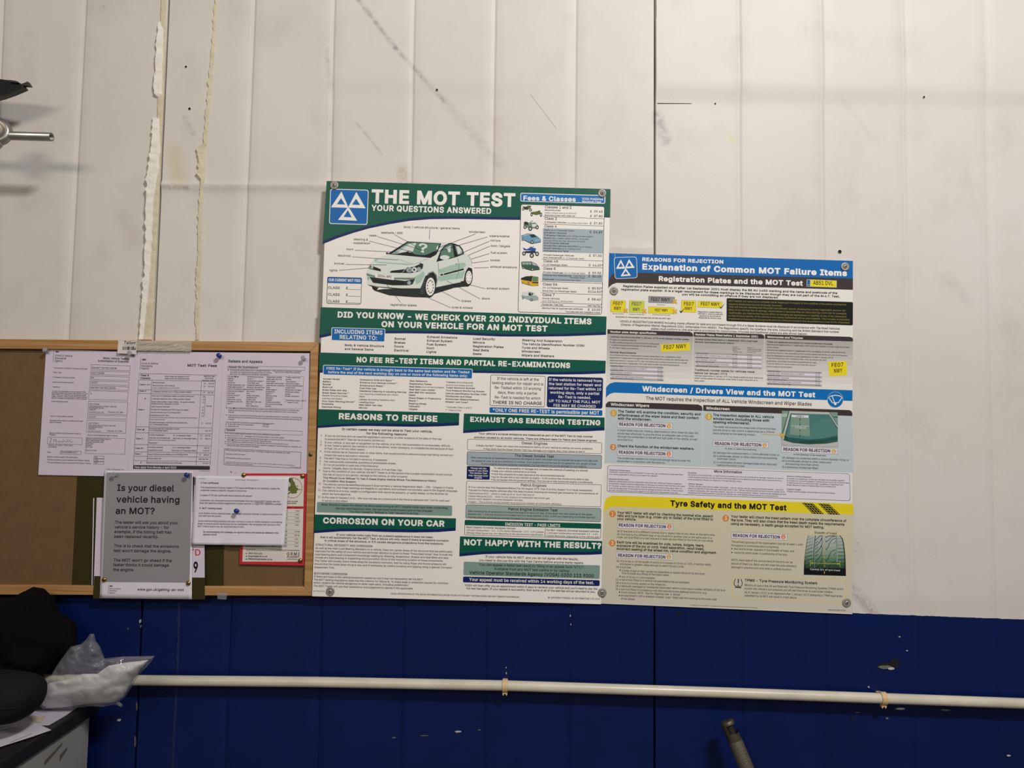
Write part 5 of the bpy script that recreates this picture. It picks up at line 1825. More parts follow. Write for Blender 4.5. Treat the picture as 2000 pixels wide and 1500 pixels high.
for k in range(3):
    s.T('%d %d %d 24 .2|CLASS\n%d %d %d 24 .3|£' % (202 - k, 1120 + 66 * k, 317 - k, 378 - k, 1124 + 66 * k, 397 - k))
    s.l([(400 - k, 1125 + 66 * k), (520 - k, 1129 + 66 * k)], 2.5, 'ink')


def band(fr, top, bot, th):
    """a green band with a curved navy lower edge"""
    s.f(*fr)
    s.p(top + bot[::-1], 'navy', 1.5)
    s.p(top + [(x, y - q) for (x, y), q in zip(bot[::-1], th[::-1])], 'green', 2)


s.use('')
band(C1, [(165, 62), (3655, 176)], [(148, 440), (300, 408), (600, 385), (950, 383), (1200, 381), (1600, 387), (2350, 420), (2750, 422), (3150, 418), (3648, 400)], [35, 34, 32, 30, 30, 30, 30, 30, 30, 34])
s.T('''
368 188 3470 74 1.25|DID YOU KNOW - WE CHECK OVER 200 INDIVIDUAL ITEMS
905 305 2932 74 1.25|ON YOUR VEHICLE FOR AN MOT TEST
''', col='white')
s.r(297, 308, 953, 162, 'white', 3, 14)
s.r(304, 315, 946, 148, 'blue', 4, 10)
s.T('330 382 918 50 .6|INCLUDING ITEMS\n393 450 850 50 .6|RELATING TO:', col='white')
s.T('''
458 537 938|Body & Vehicle Structure
457 583 808|and General Items
1065 459 1202|Bonnet
1062 505 1197|Brakes
1060 552 1176|Doors
1060 600 1240|Electrical
1462 436 1832|Exhaust Emissions
1460 482 1770|Exhaust System
1458 527 1696|Fuel System
1456 573 1550|Horn
1454 618 1576|Lights
2026 458 2293|Load Security
2024 504 2167|Mirrors
2023 551 2395|Registration Plates
2022 597 2218|Seat Belts
2021 643 2127|Seats
2622 476 3113|Steering And Suspension
2621 523 3382|The Vehicle Identification Number (VIN)
2619 568 2959|Tyres and Wheels
2617 613 2845|Windscreen
2616 661 3013|Wipers and Washers
''', h=26, b=.45)
band(C1, [(150, 615), (3645, 716)], [(143, 862), (600, 862), (2020, 864), (2450, 872), (2750, 880), (3050, 885), (3350, 882), (3640, 872)], [32, 30, 30, 30, 30, 32, 34, 36])
s.t('NO FEE RE-TEST ITEMS AND PARTIAL RE-EXAMINATIONS', 600, 735, 3208, 67, 'white', 1.25)
s.r(195, 765, 2021, 124, 'white', 3, 18)
s.r(202, 772, 2014, 110, 'blue', 4, 14)
s.T('''
235 823 1978|FREE Re-Test* If the vehicle is brought back to the same test station and Re-Tested
255 869 1957|before the end of the next working day on one or more of the following items only:
''', h=31, b=.5, col='white')
s.T('''
192 945 398|Access Panels
190 978 292|Battery
188 1011 288|Bonnet
187 1045 305|Boot Lid
185 1080 482|Brake Pedal Anti-slip
184 1115 485|Break Glass Hammer
182 1148 272|Doors
280 1150 495 18 0|(including hinges,
181 1183 425 18 0|catches and pillars)
180 1217 562|Door Open Warning Device
178 1250 322|Dropsides
177 1287 408|Electrical Wiring
645 955 1030|Emergency Exits and Signs
643 990 1077|Entrance Door Remote Control
642 1026 918|Entrance/exit Steps
640 1060 843|Fuel Filler Cap
638 1093 1210|Headlamp Cleaning or Levelling Devices
636 1128 1110 18 0|(not requiring a headlamp aim check)
636 1160 704|Horn
634 1196 728|Lamps
736 1198 1068 18 0|(excluding headlamp aim)
633 1230 823|Loading Door
632 1263 918|Main Beam 'tell-tale'
630 1297 733|Mirrors
1250 970 1468|Rear Reflectors
1247 1005 1518|Registration Plates
1245 1040 1390|Seat Belts
1398 1044 1668 18 0|(but not anchorages)
1244 1075 1560|Seat Belt Load Limiter
1243 1109 1572|Seat Belt Pre-tensioner
1242 1143 1320|Seats
1241 1178 1632|Sharp Edges or Projections
1239 1212 1322|Stairs
1238 1246 1455|Steering Wheel
1237 1280 1368|Tailboard
1236 1314 1345|Tailgate
1697 985 1812|Towbars
1822 988 2027 18 0|(excluding body
1694 1020 2022 18 0|around anchorage points)
1692 1052 2046|Trailer Electrical Sockets
1690 1087 2165|Tyre Pressure Monitoring System
1688 1123 2188|Vehicle Identification Number (VIN)
1687 1157 2008|Windscreen and Glass
1686 1192 2096|Windscreen Wipers/Washers
1685 1226 1965|Wheels* and Tyres*
1685 1290 2006 18 0|* Excludes Class 1 and 2
1685 1326 1880 18 0|** Class 5 Only
''', h=18, b=.4)
s.T('487 1118 513|**\n564 1224 588|**\n1032 962 1057|**\n1079 998 1103|**\n920 1031 944|**\n1324 1214 1350|**', h=18, b=.3, col='red')
s.f(*D1)
s.r(488, 885, 1161, 380, 'poster', 2, 22, 'ink', 6)
s.T('''
567 948 1077|If the vehicle is left at the
506 1000 1132|testing station for repair and is
537 1058 1102|Re-Tested within 10 working
575 1117 1060|days, then only a partial
537 1176 1096|Re-Test is needed for which
512 1240 1115 38 .45|THERE IS NO CHARGE
''', h=33, b=.15)
s.r(1183, 905, 1863, 378, 'navy', 2, 24)
s.T('''
1197 960 1842|If the vehicle is removed from
1200 1012 1836|the test station for repair and
1197 1064 1838|returned for Re-Test within 10
1215 1117 1817|working days, only a partial
1313 1172 1713|Re-Test is needed.
1200 1221 1828|UP TO HALF THE FULL MOT
1254 1275 1772|FEE MAY BE CHARGED
''', h=32, b=.45, col='white')
s.r(476, 1283, 1854, 68, 'blue', 2, 12)
s.t('*ONLY ONE FREE RE-TEST is permissible per MOT', 510, 1338, 1815, 42, 'white', .6)
band(E1, [(130, 57), (1857, 105)], [(125, 288), (400, 270), (700, 262), (1000, 268), (1300, 273), (1600, 268), (1852, 255)], [30, 30, 32, 34, 36, 36, 38])
s.t('REASONS TO REFUSE', 382, 180, 1588, 76, 'white', 1.25)
s.T('''
423 312 1528 27 .5|In certain cases we may not be able to Test your vehicle,
722 365 1223 27 .5|for the following reasons:
163 386 188|1.
158 464 183|2.
156 502 181|3.
152 579 177|4.
150 660 175|5.
147 698 172|6.
145 738 170|7.
140 815 165|9.
135 976 172|10.
132 1054 169|11.
128 1138 165|12.
216 392 1643|If you do not have and we need the registration document, or other evidence of the date of first use,
214 432 948|to ensure the MOT Test can be properly carried out.
212 473 1748|If your vehicle, or any part or equipment on the vehicle, is so dirty that examination is unreasonably difficult.
211 511 1782|In the Tester's opinion, the vehicle is not fit to be driven, when necessary, to complete the test because of lack
209 548 708|of Fuel, Oil, or for any other reason.
206 587 1795|If the vehicle has an insecure load, or other items, that would prevent a safe and proper test being carried out -
205 628 758|Unless the load is secured or removed.
203 668 980|The MOT Test Fee is not paid in advance, if requested.
201 707 1085|The vehicle emits substantial quantities of preventable smoke.
200 746 868|If it is not possible to open any of the following:
196 786 1160|Doors, Tailgate, Boot Lid, Bonnet / Engine Cover, or Fuel Filler Cap.
193 824 1768|Due to the condition of your vehicle, the MOT Tester is of the opinion that a proper examination would involve
194 864 1228|the risk of injury to any person, damage to the vehicle, or other property.
194 905 1576 22 .45|This Would Cover Refusal To Test A Diesel Engine Vehicle Where The Maintenance History
191 944 600 22 .45|Or Condition Was Suspect.
190 984 1782|The vehicle cannot be identified because it does not have a Vehicle Registration Mark - VIN - Chassis or Frame
187 1021 1836|Number or, that these markings are illegible or use letters and numbers not normally used in the English language.
183 1061 1720|The vehicle is of a size, weight or configuration that cannot be properly, or safely tested, on the facilities for
181 1100 533|which we have approval.
179 1143 1740|In the case of classes I or II - We must not test any motorcycle if the frame is stamped with "not for road use"
177 1183 497|or words to that effect.
''', h=22, b=.06)
s.r(120, 1190, 1771, 126, 'sage', 2, 14)
s.T('''
172 1232 1713|Note: Should a reason for refusal be discovered during an MOT despite initial care when conducting
350 1279 1530|the pre-test inspection then, the test must be terminated and no fee charged.
515 1319 1363|You may request a "Refusal to Test" decision in writing.
''', h=24, b=.25)
band(F1, [(163, 110), (1880, 159)], [(153, 350), (500, 325), (800, 318), (1100, 322), (1500, 330), (1700, 326), (1880, 316)], [32, 32, 32, 34, 36, 36, 38])
s.t('EXHAUST GAS EMISSION TESTING', 237, 212, 1828, 65, 'white', 1.25)
s.r(206, 420, 1849, 138, 'poster', 2, 18, 'ink', 5)
s.r(201, 574, 1848, 166, 'mist', 2, 18, 'ink', 5)
s.r(200, 750, 482, 161, 'navy', 2, 10)
s.r(193, 932, 1843, 275, 'poster', 2, 18, 'ink', 5)
s.r(186, 1221, 1839, 168, 'mist2', 2, 18, 'ink', 5)
s.T('''
245 786 437|Please tell the
218 815 457|tester if you think
232 845 444|The Smoke Test
218 874 457|may damage your
290 902 382|engine
''', h=20, b=.4, col='white')
for y in (818, 855, 889, 923):
    s.e(508 - (y - 818) * .03, y - 8, 6, 6, 'ink', 8)
s.T('''
343 365 1735 23 .4|Your vehicle's exhaust emissions are measured as part of the MOT Test to help combat
287 410 1787 23 .4|pollution caused by all motor vehicles. There are different tests for Petrol and Diesel engines:
867 485 1182 31 .35|Diesel Engines
312 510 1737 20 .25|Initially the MOT Tester will check the maintenance history of your vehicle by asking you some questions,
402 552 1643 20 .25|if they think that the Diesel Smoke Test may damage your engine, they must refuse to test it.
780 637 1263 32 .35|The Diesel Smoke Test
247 656 1797|After checking the oil temperature to ensure the engine is warm the tester will accelerate the engine from idle until
255 695 1783|the governor cuts in up to a maximum of 6 times. Your engine will not be held at full speed for any length of time.
373 733 1660|If your engine has been properly maintained, the test should not cause damage to your engine.
527 785 1677 21 .25|To reduce the possibility of damage and increase the chances of passing you should:
522 821 1043|keep your vehicle maintained at all times
521 858 1390|have the camshaft drive belt replaced at the recommended intervals
519 893 1687|go for the test with a fully warmed up engine - it will produce less smoke and is safer to test
519 928 1743|do not tamper with the governor settings. They are set to help ensure the engine runs efficiently.
856 998 1168 31 .35|Petrol Engines
218 1018 1735 20 .25|If Your Vehicle Was First Registered Before The 1st August 1975 Then It Is Only Subject To A Visual Assessment.
218 1055 1805 20 .25|The test for Petrol engine vehicles after this date involves checking the exhaust gas emissions for concentrations of:
217 1092 1025|Hydrocarbons (HC) - which is made up of un-burnt fuel and oil.
216 1127 1213|Carbon Monoxide (CO) - which is a by-product of combustion and a toxic gas.
215 1160 880|And on most Catalytic Converter equipped vehicles;
213 1195 1363|Oxygen - This is known as the Lambda value and is an indicator of combustion efficiency.
704 1291 1306 34 .4|Petrol Engine Emission Test
210 1311 1730|After checking the oil temperature to ensure the engine is warm (60 deg. C) the tester may take readings at idle speed
209 1346 1773|between 450-1,500 rpm and also at increased revs at a range between 2,500-3,000 rpm (depending on the test required).
208 1383 1192|The Gas Analyser automatically prompts the tester for the correct procedure.
''', h=20, b=.08)
band(H1, [(93, 155), (1817, 203)], [(85, 383), (400, 362), (700, 360), (1000, 370), (1300, 375), (1600, 370), (1812, 354)], [32, 32, 34, 36, 36, 36, 38])
s.t('CORROSION ON YOUR CAR', 192, 265, 1675, 76, 'white', 1.25)
s.T('''
355 412 1533 24 .4|If your vehicle looks rusty from an outward appearance it does not mean
160 444 1726 24 .4|that it will automatically fail the MOT Test, a failure will only result if there is excessive corrosion
210 485 1668 24 .4|in critical areas of the structure, or if it causes dangerous projections from the bodywork.
100 536 795 25 .2|STRUCTURAL INTEGRITY AND CORROSION
97 575 1773|As well as the main Load Bearing Members on a vehicle, there are certain areas of the structure that are particularly
95 613 1770|important for the safety of your vehicle and particular attention is given to these "Prescribed Areas" they include the
95 652 1723|load bearing parts and component mountings relating to: Steering, Suspension, Brakes and Seat Belts and also
91 690 1662|include any load bearing or supporting structure within 30cm of the mounting location of these components.
89 730 1698|The Tester will visually check these areas for excessive corrosion, then by using finger and thumb pressure will
87 769 1768|ensure that the metal does not give way and if necessary by careful scraping and tapping using a special Corrosion
85 809 333|Assessment Tool.
82 886 487 25 .2|BODYWORK CORROSION
80 923 1418|If there are holes in the vehicle bodywork caused by rust it may not necessarily fail the MOT.
78 961 1722|The MOT testing regulations state that the criterion for failure is: "A sharp edge or projection caused by corrosion
76 998 1252|which renders the vehicle dangerous to other road users, including pedestrians".
75 1037 1288|The MOT Tester will use their experience and judgement to decide if this applicable
72 1095 213 15|ver: 04/13.06
1018 1130 2597 19|LEGAL DEFINITIONS OF THE ABOVE INFORMATION CAN BE FOUND IN THE MOT TESTING GUIDE AND MOT INSPECTION MANUAL.
''', h=23, b=.06)
s.f(*I1)
s.r(173, 220, 1839, 187, 'poster', 2, 20, 'ink', 5)
s.r(173, 220, 1839, 66, 'green', 2.8, 16)
s.t('EMISSION TEST - PASS LIMITS', 665, 290, 1337, 36, 'white', .5)
s.l([(1157, 322), (1153, 428)], 5, 'ink')
s.T('''
192 319 790 20 .3|Most Catalytic Converter equipped vehicles
191 354 1142|200 ppm Hydrocarbon - 0.2 - 0.3% Carbon Monoxide - 0.97-1.03 Lambda.
191 388 1134|Although these figures may vary depending on the manufacturers specification.
1170 354 1812 20 .3|For Non-Catalytic Converter equipped vehicles
1169 389 1800|1,200 ppm Hydrocarbon and between 3.5 - 4.5%
1168 424 1812|Carbon Monoxide (depending on the vehicle age)
''', h=20, b=.06)
band(I1, [(115, 422), (1851, 480)], [(107, 668), (400, 640), (700, 635), (1000, 642), (1400, 650), (1700, 648), (1848, 640)], [34, 34, 34, 36, 36, 36, 38])
s.t('NOT HAPPY WITH THE RESULT?', 160, 530, 1838, 74, 'white', 1.25)
s.r(161, 731, 1823, 166, 'sage', 2, 14)
s.r(153, 912, 1821, 72, 'navy', 2, 16)
s.t('Your appeal must be received within 14 working days of the test.', 227, 966, 1750, 38, 'white', .5)
s.T('''
425 682 1557|If your vehicle fails its MOT, and you do not agree with the results,
350 725 1628|you need to discuss this with the Test Centre before anyone starts repairs.
350 780 1635 30|You can appeal a failed test result by filling in an appeal form 'VT17'.
532 832 1452 30|Available from any MOT test centre or by calling:
230 883 1748 41 .45|Vehicle Operator Standards Agency (VOSA) 0300 123 9000
173 1030 1792 24|VOSA will then offer you an appointment within 5 days to recheck your vehicle and you'll need to pay the
193 1068 1768 24|full test fee again. If your appeal is successful, then some or all of the test fee will be refunded to you.
1188 1178 1822 19 .1|© COPYRIGHT PROSOL UK (AUTOMOTIVE) LTD 2013
''', h=27, b=.2)
tag(G1.build('information_poster', 'poster'), 'tall white poster with green bands headed THE MOT TEST and a picture of a car', 'poster')

# ================================================================ the blue and yellow poster
G2 = Sheet([(1188.5, 494.2), (1666, 509.4), (1664.5, 1199.5), (1172.5, 1178.5)], (0.0035, 0.0035, 0.0035))
s = G2
K2 = 2000 / 270
A2, C2, E2, G_2 = (1170, 480, K2), (1170, 640, K2), (1170, 800, K2), (1170, 970, 1761 / 270)
B2, D2, F2, H2 = (1410, 480, K2), (1410, 640, K2), (1410, 800, K2), (1410, 970, 1761 / 270)
dx = 240 * K2
s.f(*A2).use('title_banner')
s.p([(137, 105), (1895 + dx, 218), (1895 + dx, 474), (560, 390), (260, 392), (210, 403), (165, 445), (135, 520), (124, 610)], 'blue', 1)
s.p([(560, 389), (1895 + dx, 473), (1895 + dx, 638), (250, 537), (190, 560), (145, 600), (121, 645), (124, 608), (135, 520), (165, 445), (210, 402), (300, 388)], 'char', 1.6)
s.l([(233, 112), (226, 185)], 3, 'white', 3)
s.T('''
622 222 1797 54 1.1|REASONS FOR REJECTION
622 345 3588 88 1.3|Explanation of Common MOT Failure Items
860 512 2948 74 1.15|Registration Plates and the MOT Test
''', col='white')
s.f(*B2)
s.p([(1226, 485), (1662, 503), (1660, 605), (1226, 590)], 'lgrey', 3)
s.p([(1278, 493), (1656, 506), (1654, 600), (1278, 588)], 'yellow', 3.6)
s.p([(1234, 491), (1276, 493), (1276, 588), (1234, 585)], 'blue', 3.6)
s.t('GB', 1240, 570, 1270, 14, 'gold', .4)
s.t('AB51 DVL', 1320, 562, 1608, 58, 'black', .3)
s.use('emblem').f(*A2)


def rnd(q, r):
    out = []
    n = len(q)
    for i in range(n):
        p, a, b = Vector(q[i]), Vector(q[i - 1]), Vector(q[(i + 1) % n])
        u, v = (a - p).normalized() * r, (b - p).normalized() * r
        for k in range(6):
            t = k / 5
            out.append(tuple((p + u) * (1 - t) ** 2 + p * 2 * t * (1 - t) + (p + v) * t * t))
    return out


s.p(rnd([(213, 168), (545, 156), (557, 466), (230, 482)], 45), 'white', 4)
s.p(rnd([(220, 174), (539, 163), (550, 460), (236, 475)], 40), 'blue', 4.6)
emblem(s, [(315, 198), (245, 333), (383, 331)], [(433, 192), (372, 328), (517, 319)], [(383, 322), (312, 442), (462, 432)],
       [(315, 245), (280, 307), (348, 304)], [(435, 238), (403, 302), (473, 298)], [(385, 362), (347, 418), (424, 411)])
s.use('')
s.T('''
347 597 3448 30 .7|Registration Plates supplied on or after 1st September 2001 must display the BS AU 145D marking and the name and postcode of the
317 644 3480 30 .7|registration plate supplier. It is a legal requirement for these markings to be displayed even though they are not part of the M.o.T. Test,
1200 716 2598 30 .7|you will be committing an offence if they are not displayed.
192 985 355 11|Missing characters
432 993 655 11|Damaged or delaminated
840 856 960 11|Missing colours
770 1001 1030 11|Font incorrect and too small
243 1036 1033 19 .25|Examples of unacceptable formats that will fail the MOT test
1428 962 1783 19 .25|Registration plates fitted to
1425 990 1790 19 .25|vehicles or motorcycles are
1450 1020 1762 19 .25|required to be correctly
1438 1048 1773 19 .25|displayed as shown here.
302 1106 3483|VEHICLE REGISTRATION MARKS including marks offered for sale and purchased through DVLA's Sales Scheme must be displayed in accordance with The Road Vehicles
312 1153 3475|(Display of Registration Marks) Regulations 2001 (obtainable from HMSO). The Regulations specify the typeface, the size, colouring and the British Standard that number
753 1213 3018|plates must conform to (the alternative provisions for motorcycles, tricycles and traditional plates are also shown below).
''', h=29, b=.2)
for x, y, x1, h, c in ((167, 786, 389, 174, 'yellow'), (436, 793, 657, 174, 'ygreen'), (714, 726, 1097, 98, 'grey'), (713, 878, 1091, 99, 'yellow'), (1189, 787, 1407, 174, 'yellow'), (1428, 796, 1783, 97, 'yellow')):
    s.r(x, y, x1, h, c, 2, 8, 'cgrey', 3)
P_ = lambda t, x, y, x1, h, c='black', it=0.0, sl=None: s.t(t, x, y, x1, h, c, .3, 8, sl, it)
P_('FE07', 198, 854, 345, 50, it=.18)
P_('NWY', 212, 926, 322, 50, it=.18)
P_('FE07', 468, 862, 612, 50, 'dgreen', .1)
P_('NWY', 487, 940, 590, 46, 'dgreen')
P_('FE07 NWY', 750, 797, 1025, 52)
P_('FE07 NWY', 805, 947, 996, 40)
P_('FE07', 1225, 862, 1370, 50)
P_('NWY', 1240, 927, 1350, 46)
P_('FE07 NWY', 1470, 862, 1745, 50)
for x, y in ((385, 940), (655, 945), (1096, 806), (1097, 950)):
    s.l([(x - 30, y - 28), (x + 30, y + 30)], 24, 'gold', 8.6)
    s.l([(x - 26, y + 30), (x + 26, y - 28)], 24, 'gold', 8.9)
s.p([(1163, 935), (1180, 940), (1188, 950), (1250, 888), (1192, 972), (1180, 970)], 'dgreen', 9)
s.p([(1740, 878), (1755, 882), (1762, 892), (1832, 822), (1768, 908), (1755, 905)], 'dgreen', 9)
s.f(*B2)
s.p(rnd([(68, 757), (1896, 815), (1894, 1153), (66, 1092)], 22), 'black', 2)
s.T('''
97 808 1797|MOT testers will carry out a complete visual inspection in respect of the condition of the plates and that the
97 854 873|required dimensions are not obviously incorrect.
95 894 1785|They will also be checking that the plates are present, secure, showing the correct registration and are not
95 937 1810|likely to be misread due to damage, deterioration or because they are obscured (by a tow ball for example).
95 981 1808|Additionally, any feature that has the effect of changing the appearance or legibility of any of the characters,
94 1023 1850|so that the true identity of the vehicle is less easily established will be unacceptable. This includes overprinted,
94 1066 1852|shadowed or honeycomb backgrounds and non reflective borders that are printed too close to the characters.
''', h=25, b=.12, col='olive')
# number plate section
s.f(*C2)
s.grad([(106, 85), (100, 795)], [(1895 + dx, 195), (1890 + dx, 905)], 'mgrey', 'p2base', 1, 8)
s.p([(108, 22), (1320, 60), (1352, 75), (1362, 105), (1362, 128), (107, 88)], 'char', 2)
s.p([(1368, 62), (580 + dx, 93), (605 + dx, 105), (614 + dx, 130), (614 + dx, 160), (1368, 128)], 'char', 2)
s.p([(622 + dx, 95), (1850 + dx, 132), (1885 + dx, 145), (1896 + dx, 165), (1896 + dx, 200), (622 + dx, 162)], 'char', 2)
s.l([(1320, 60), (1352, 73), (1365, 105), (1345, 800)], 5, 'white', 3)
s.l([(575 + dx, 92), (608 + dx, 105), (618 + dx, 140), (605 + dx, 825)], 5, 'white', 3)
s.T('''
163 72 830|Number plate design specification
1392 112 2300|Number Plates fitted before 1 September 2001
2436 147 2948|Motorcycles and Tricycles
''', h=29, b=.7, col='white')
s.T('''
163 139 1305 20 .45|Vehicles manufactured after 1 January 1973 must display number plates:
187 183 540|made of a reflective material
187 221 865|with a white background at the front of the vehicle and
180 259 830|a yellow background at the back of the vehicle, and
183 299 568|with fabric letters and numbers
158 366 535 24 .5|Normal Requirements
155 402 1192|For vehicles with new or replacement number plates fitted from 1 September 2001,
155 441 1288|registration numbers can no longer be shown over three lines (unless the vehicle was first
155 480 1275|registered before 1 January 1973). Also, the letters and numbers (characters) on number
155 518 1168|plates bought since 1 September 2001 will need to meet the following standards:
1392 176 2296 21 .45|Number plates fitted before 1 September 2001 must meet
1388 216 1953 21 .45|the size requirements shown below:
1932 288 2016 13 .1|Group 1
1932 310 2050 11|Number Plates
1932 332 1998 11|fitted before
1932 354 2072 11|1 September 2001
2142 294 2226 13 .1|Group 2
2142 316 2350 11|Traditional Number Plates
2142 338 2345 11|for vehicles made before
2142 360 2268 11|1 January 1973
1382 622 2250 27 .45|Traditional number plates for vehicles made
1382 667 1853 27 .45|before 1st January 1973
1380 702 2370|Vehicles made before 1 January 1973 may display traditional style "black and
1379 738 2288|white" number plates (for example, white, silver or grey characters on a
1378 776 1530|black plate).
2433 214 3383 21 .5|There are separate provisions for motorcycles and tricycles.
2430 252 3623|Motorcycles registered from 1 September 2001 must only display a number plate at the back
2430 291 2601|of the vehicle.
2429 331 3568|Motorcycles registered before 1 September 2001 can display a number plate at the front,
2428 371 3590|but do not have to. The characters on the number plate must be set out over two lines and
2426 411 3393|must be displayed on all motorcycles registered on or after 1 January 1973.
2425 448 3288|Tricycles made from four wheeled bodies, such as saloon cars and
2425 490 3150|quad bikes, must meet the normal requirements for cars.
2424 528 3136|Tricycles built from motorcycles must meet the rules for
2423 569 2796|motorcycles as shown below.
''', h=19, b=.05)
for x, y in ((165, 166), (165, 206), (162, 285)):
    s.r(x - 5, y - 5, x + 7, 12, 'ink', 6)
rows = ('Character height', 'Character width (except the figure 1 or letter I)', 'Character stroke', 'Space between characters', 'Space between groups', 'Top, bottom and side margins (minimum)', 'Space between vertical lines')
wid = (.23, .68, .24, .4, .35, .62, .43)


def table(x, y, x1, rh, cols, sl, wide):
    for k in range(7):
        s.r(x, y + k * rh, x1, rh, 'mgrey' if k % 2 == 0 else 'pap2', 2.4)
        s.t(rows[k], x + 10, y + k * rh + rh * .72, x + 10 + wid[k] * wide, 16, 'ink2', .05)
        for cx, vals in cols:
            s.t(vals[k], cx, y + k * rh + rh * .72 + (cx - x) * sl, cx + 72, 16, 'ink2', .05)


v1 = ('79 mm', '50 mm', '14 mm', '11 mm', '33 mm', '11 mm', '19 mm')
v2 = ('89 mm', '64 mm', '16 mm', '13 mm', '38 mm', '13 mm', '19 mm')
v3 = ('64 mm', '44 mm', '10 mm', '10 mm', '30 mm', '11 mm', '13 mm')
table(160, 538, 936, 30, [(845, v1)], .035, 760)
table(1393, 354, 2350, 30.5, [(1928, v2), (2140, v1)], .035, 760)
table(2428, 612, 3224, 30.5, [(3128, v3)], .035, 780)
s.p([(888, 243), (1312, 217), (1322, 327), (901, 351)], 'yellow', 3)
s.t('FE07 NWY', 930, 312, 1265, 60, 'black', .3, 8, -.055)
s.p([(1536 + dx, 492), (1802 + dx, 479), (1813 + dx, 688), (1550 + dx, 705)], 'yellow', 3)
s.t('FE07', 1583 + dx, 570, 1757 + dx, 58, 'black', .3, 8, -.05)
s.t('NWY', 1617 + dx, 652, 1742 + dx, 58, 'black', .3, 8, -.05)
# windscreen section
s.p([(93, 885), (112, 850), (155, 808), (230, 787), (1890 + dx, 906), (1888 + dx, 1060), (210, 940), (150, 962), (110, 1000), (90, 1035)], 'sky', 2)
s.t('Windscreen / Drivers View and the MOT Test', 627, 920, 3128, 77, 'white', 1.2)
s.t('The MOT requires the inspection of ALL Vehicle Windscreen and Wiper Blades', 675, 1043, 3076, 50, 'ink', .15)
s.grad([(94, 1140), (82, 1960)], [(1886 + dx, 1270), (1900 + dx, 2100)], 'sky2', 'sky2', 1, 1)
s.p([(94, 1150), (98, 1105), (135, 1068), (1440, 1112), (1482, 1130), (1495, 1165), (1495, 1203), (93, 1150)], 'char', 2)
s.p([(1506, 1118), (1840 + dx, 1192), (1872 + dx, 1205), (1887 + dx, 1235), (1887 + dx, 1278), (1506, 1203)], 'char', 2)
s.l([(1440, 1112), (1485, 1130), (1500, 1165), (1490, 1990)], 5, 'p2base', 3)
s.T('170 1129 725 40|Windscreen Wipers\n1548 1183 1888 40|Windscreen', b=.7, col='white')
s.use('wiper_symbol').f(*D2)
s.e(1640, 1042, 116, 117, 'sky2', 4)
s.e(1640, 1042, 111, 112, 'sky', 4.6)
s.l([(1600, 1088), (1545, 1010), (1570, 990), (1640, 978), (1710, 988), (1738, 1012), (1685, 1085), (1600, 1088)], 12, 'white')
s.l([(1590, 985), (1635, 1090)], 11, 'white', 6.4)
s.e(1640, 1103, 17, 19, 'white', 6.8)
s.use('').f(*E2)
dE = lambda x: x + dx


def rfr(x, y, x1, h, tx, ty, tx1, th, cx, cy, r, c):
    s.r(x, y, x1, h, 'pap2', 2.2, 0, 'ink2', 3)
    s.t('REASON FOR REJECTION', tx, ty, tx1, th, 'black', .65)
    s.e(cx, cy, r, r, c, 3)
    s.l([(cx, cy - r * .6), (cx, cy + r * .5)], r * .2, 'pap2', 4)
    s.l([(cx - r * .4, cy + r * .15), (cx, cy + r * .58), (cx + r * .4, cy + r * .15)], r * .2, 'pap2', 4.3)


def num(cx, cy, r, c, n):
    s.e(cx, cy, r, r, c, 3)
    s.ring(cx, cy, r * .93, r * .93, 4, 'olive', 3.4)
    s.t(n, cx - r * .3, cy + r * .55, cx + r * (.15 if n == '1' else .33), r * 1.15, 'white', .5)


num(210, 50, 48, 'gold', '1')
num(203, 543, 46, 'orange', '2')
num(1587, 103, 48, 'gold', '3')
rfr(268, 169, 1066, 89, 287, 231, 958, 44, 1010, 239, 33, 'gold')
rfr(262, 571, 1066, 89, 282, 636, 958, 44, 1008, 641, 33, 'orange')
rfr(1649, 442, 2452, 86, 1672, 509, 2346, 44, dE(618), 516, 33, 'gold')
rfr(dE(864), 531, dE(1676), 86, dE(887), 594, dE(1567), 44, dE(1618), 604, 33, 'gold')
s.T('''
273 40 1467|The Tester will examine the condition, security and
273 95 1440|effectiveness of the wiper blade and their contact
272 144 760|with the windscreen.
266 541 1377|Check the function of the windscreen washers.
1650 93 2530|The inspection applies to ALL vehicle
1650 146 2463|windscreens (including those with
1650 196 2186|opening windscreens).
1665 909 2068|More Information
''', h=36, b=.65)
s.T('''
267 309 1430|A wiper blade insecure, missing, deteriorated or which does not clear the
266 356 1365|windscreen effectively to give the driver an adequate view of the road
265 400 1422|(through the windscreen) to the left and right sides of the vehicle, as well
264 446 495|as to the front.
262 713 1320|The windscreen washers do not provide enough liquid to clear the
261 756 958|windscreen in conjunction with the wiper(s).
1650 259 2556|The tester will examine the swept area of the windscreen
1648 306 2533|and the driver's view (which is determined as a 290mm
1647 353 2258|band centered on the steering wheel.)
1825 573 2275 19 .3|In Zone 'A' within the swept area
1650 633 2608|(a) damage not contained within a 10mm diameter circle, or
1650 681 2571|(b) a windscreen sticker or other obstruction encroaching
1708 723 1986|more than 10mm.
1650 771 2571|(c) a combination of minor damage areas which seriously
1705 815 2110|restricts the driver's view.
''', h=27, b=.03, col='ink2')
s.f(*F2)
s.T('''
1037 656 1503 19 .3|In the remainder of the swept area
868 706 1837|(d) damage not contained within a 40mm diameter circle, or
868 751 1583|(e) a windscreen sticker or other obstruction
918 797 1410|encroaching more than 40mm.
868 841 1395|(f) a temporary windscreen fitted.
''', h=27, b=.03, col='ink2')
s.l([(575, 357), (850, 366)], 7, 'gold', 9)
s.p([(843, 330), (922, 372), (846, 402)], 'gold', 14)
s.f(*E2)
s.p(rnd([(124, 803), (1850 + dx, 927), (1858 + dx, 1322), (112, 1192)], 40), 'navy', 2)
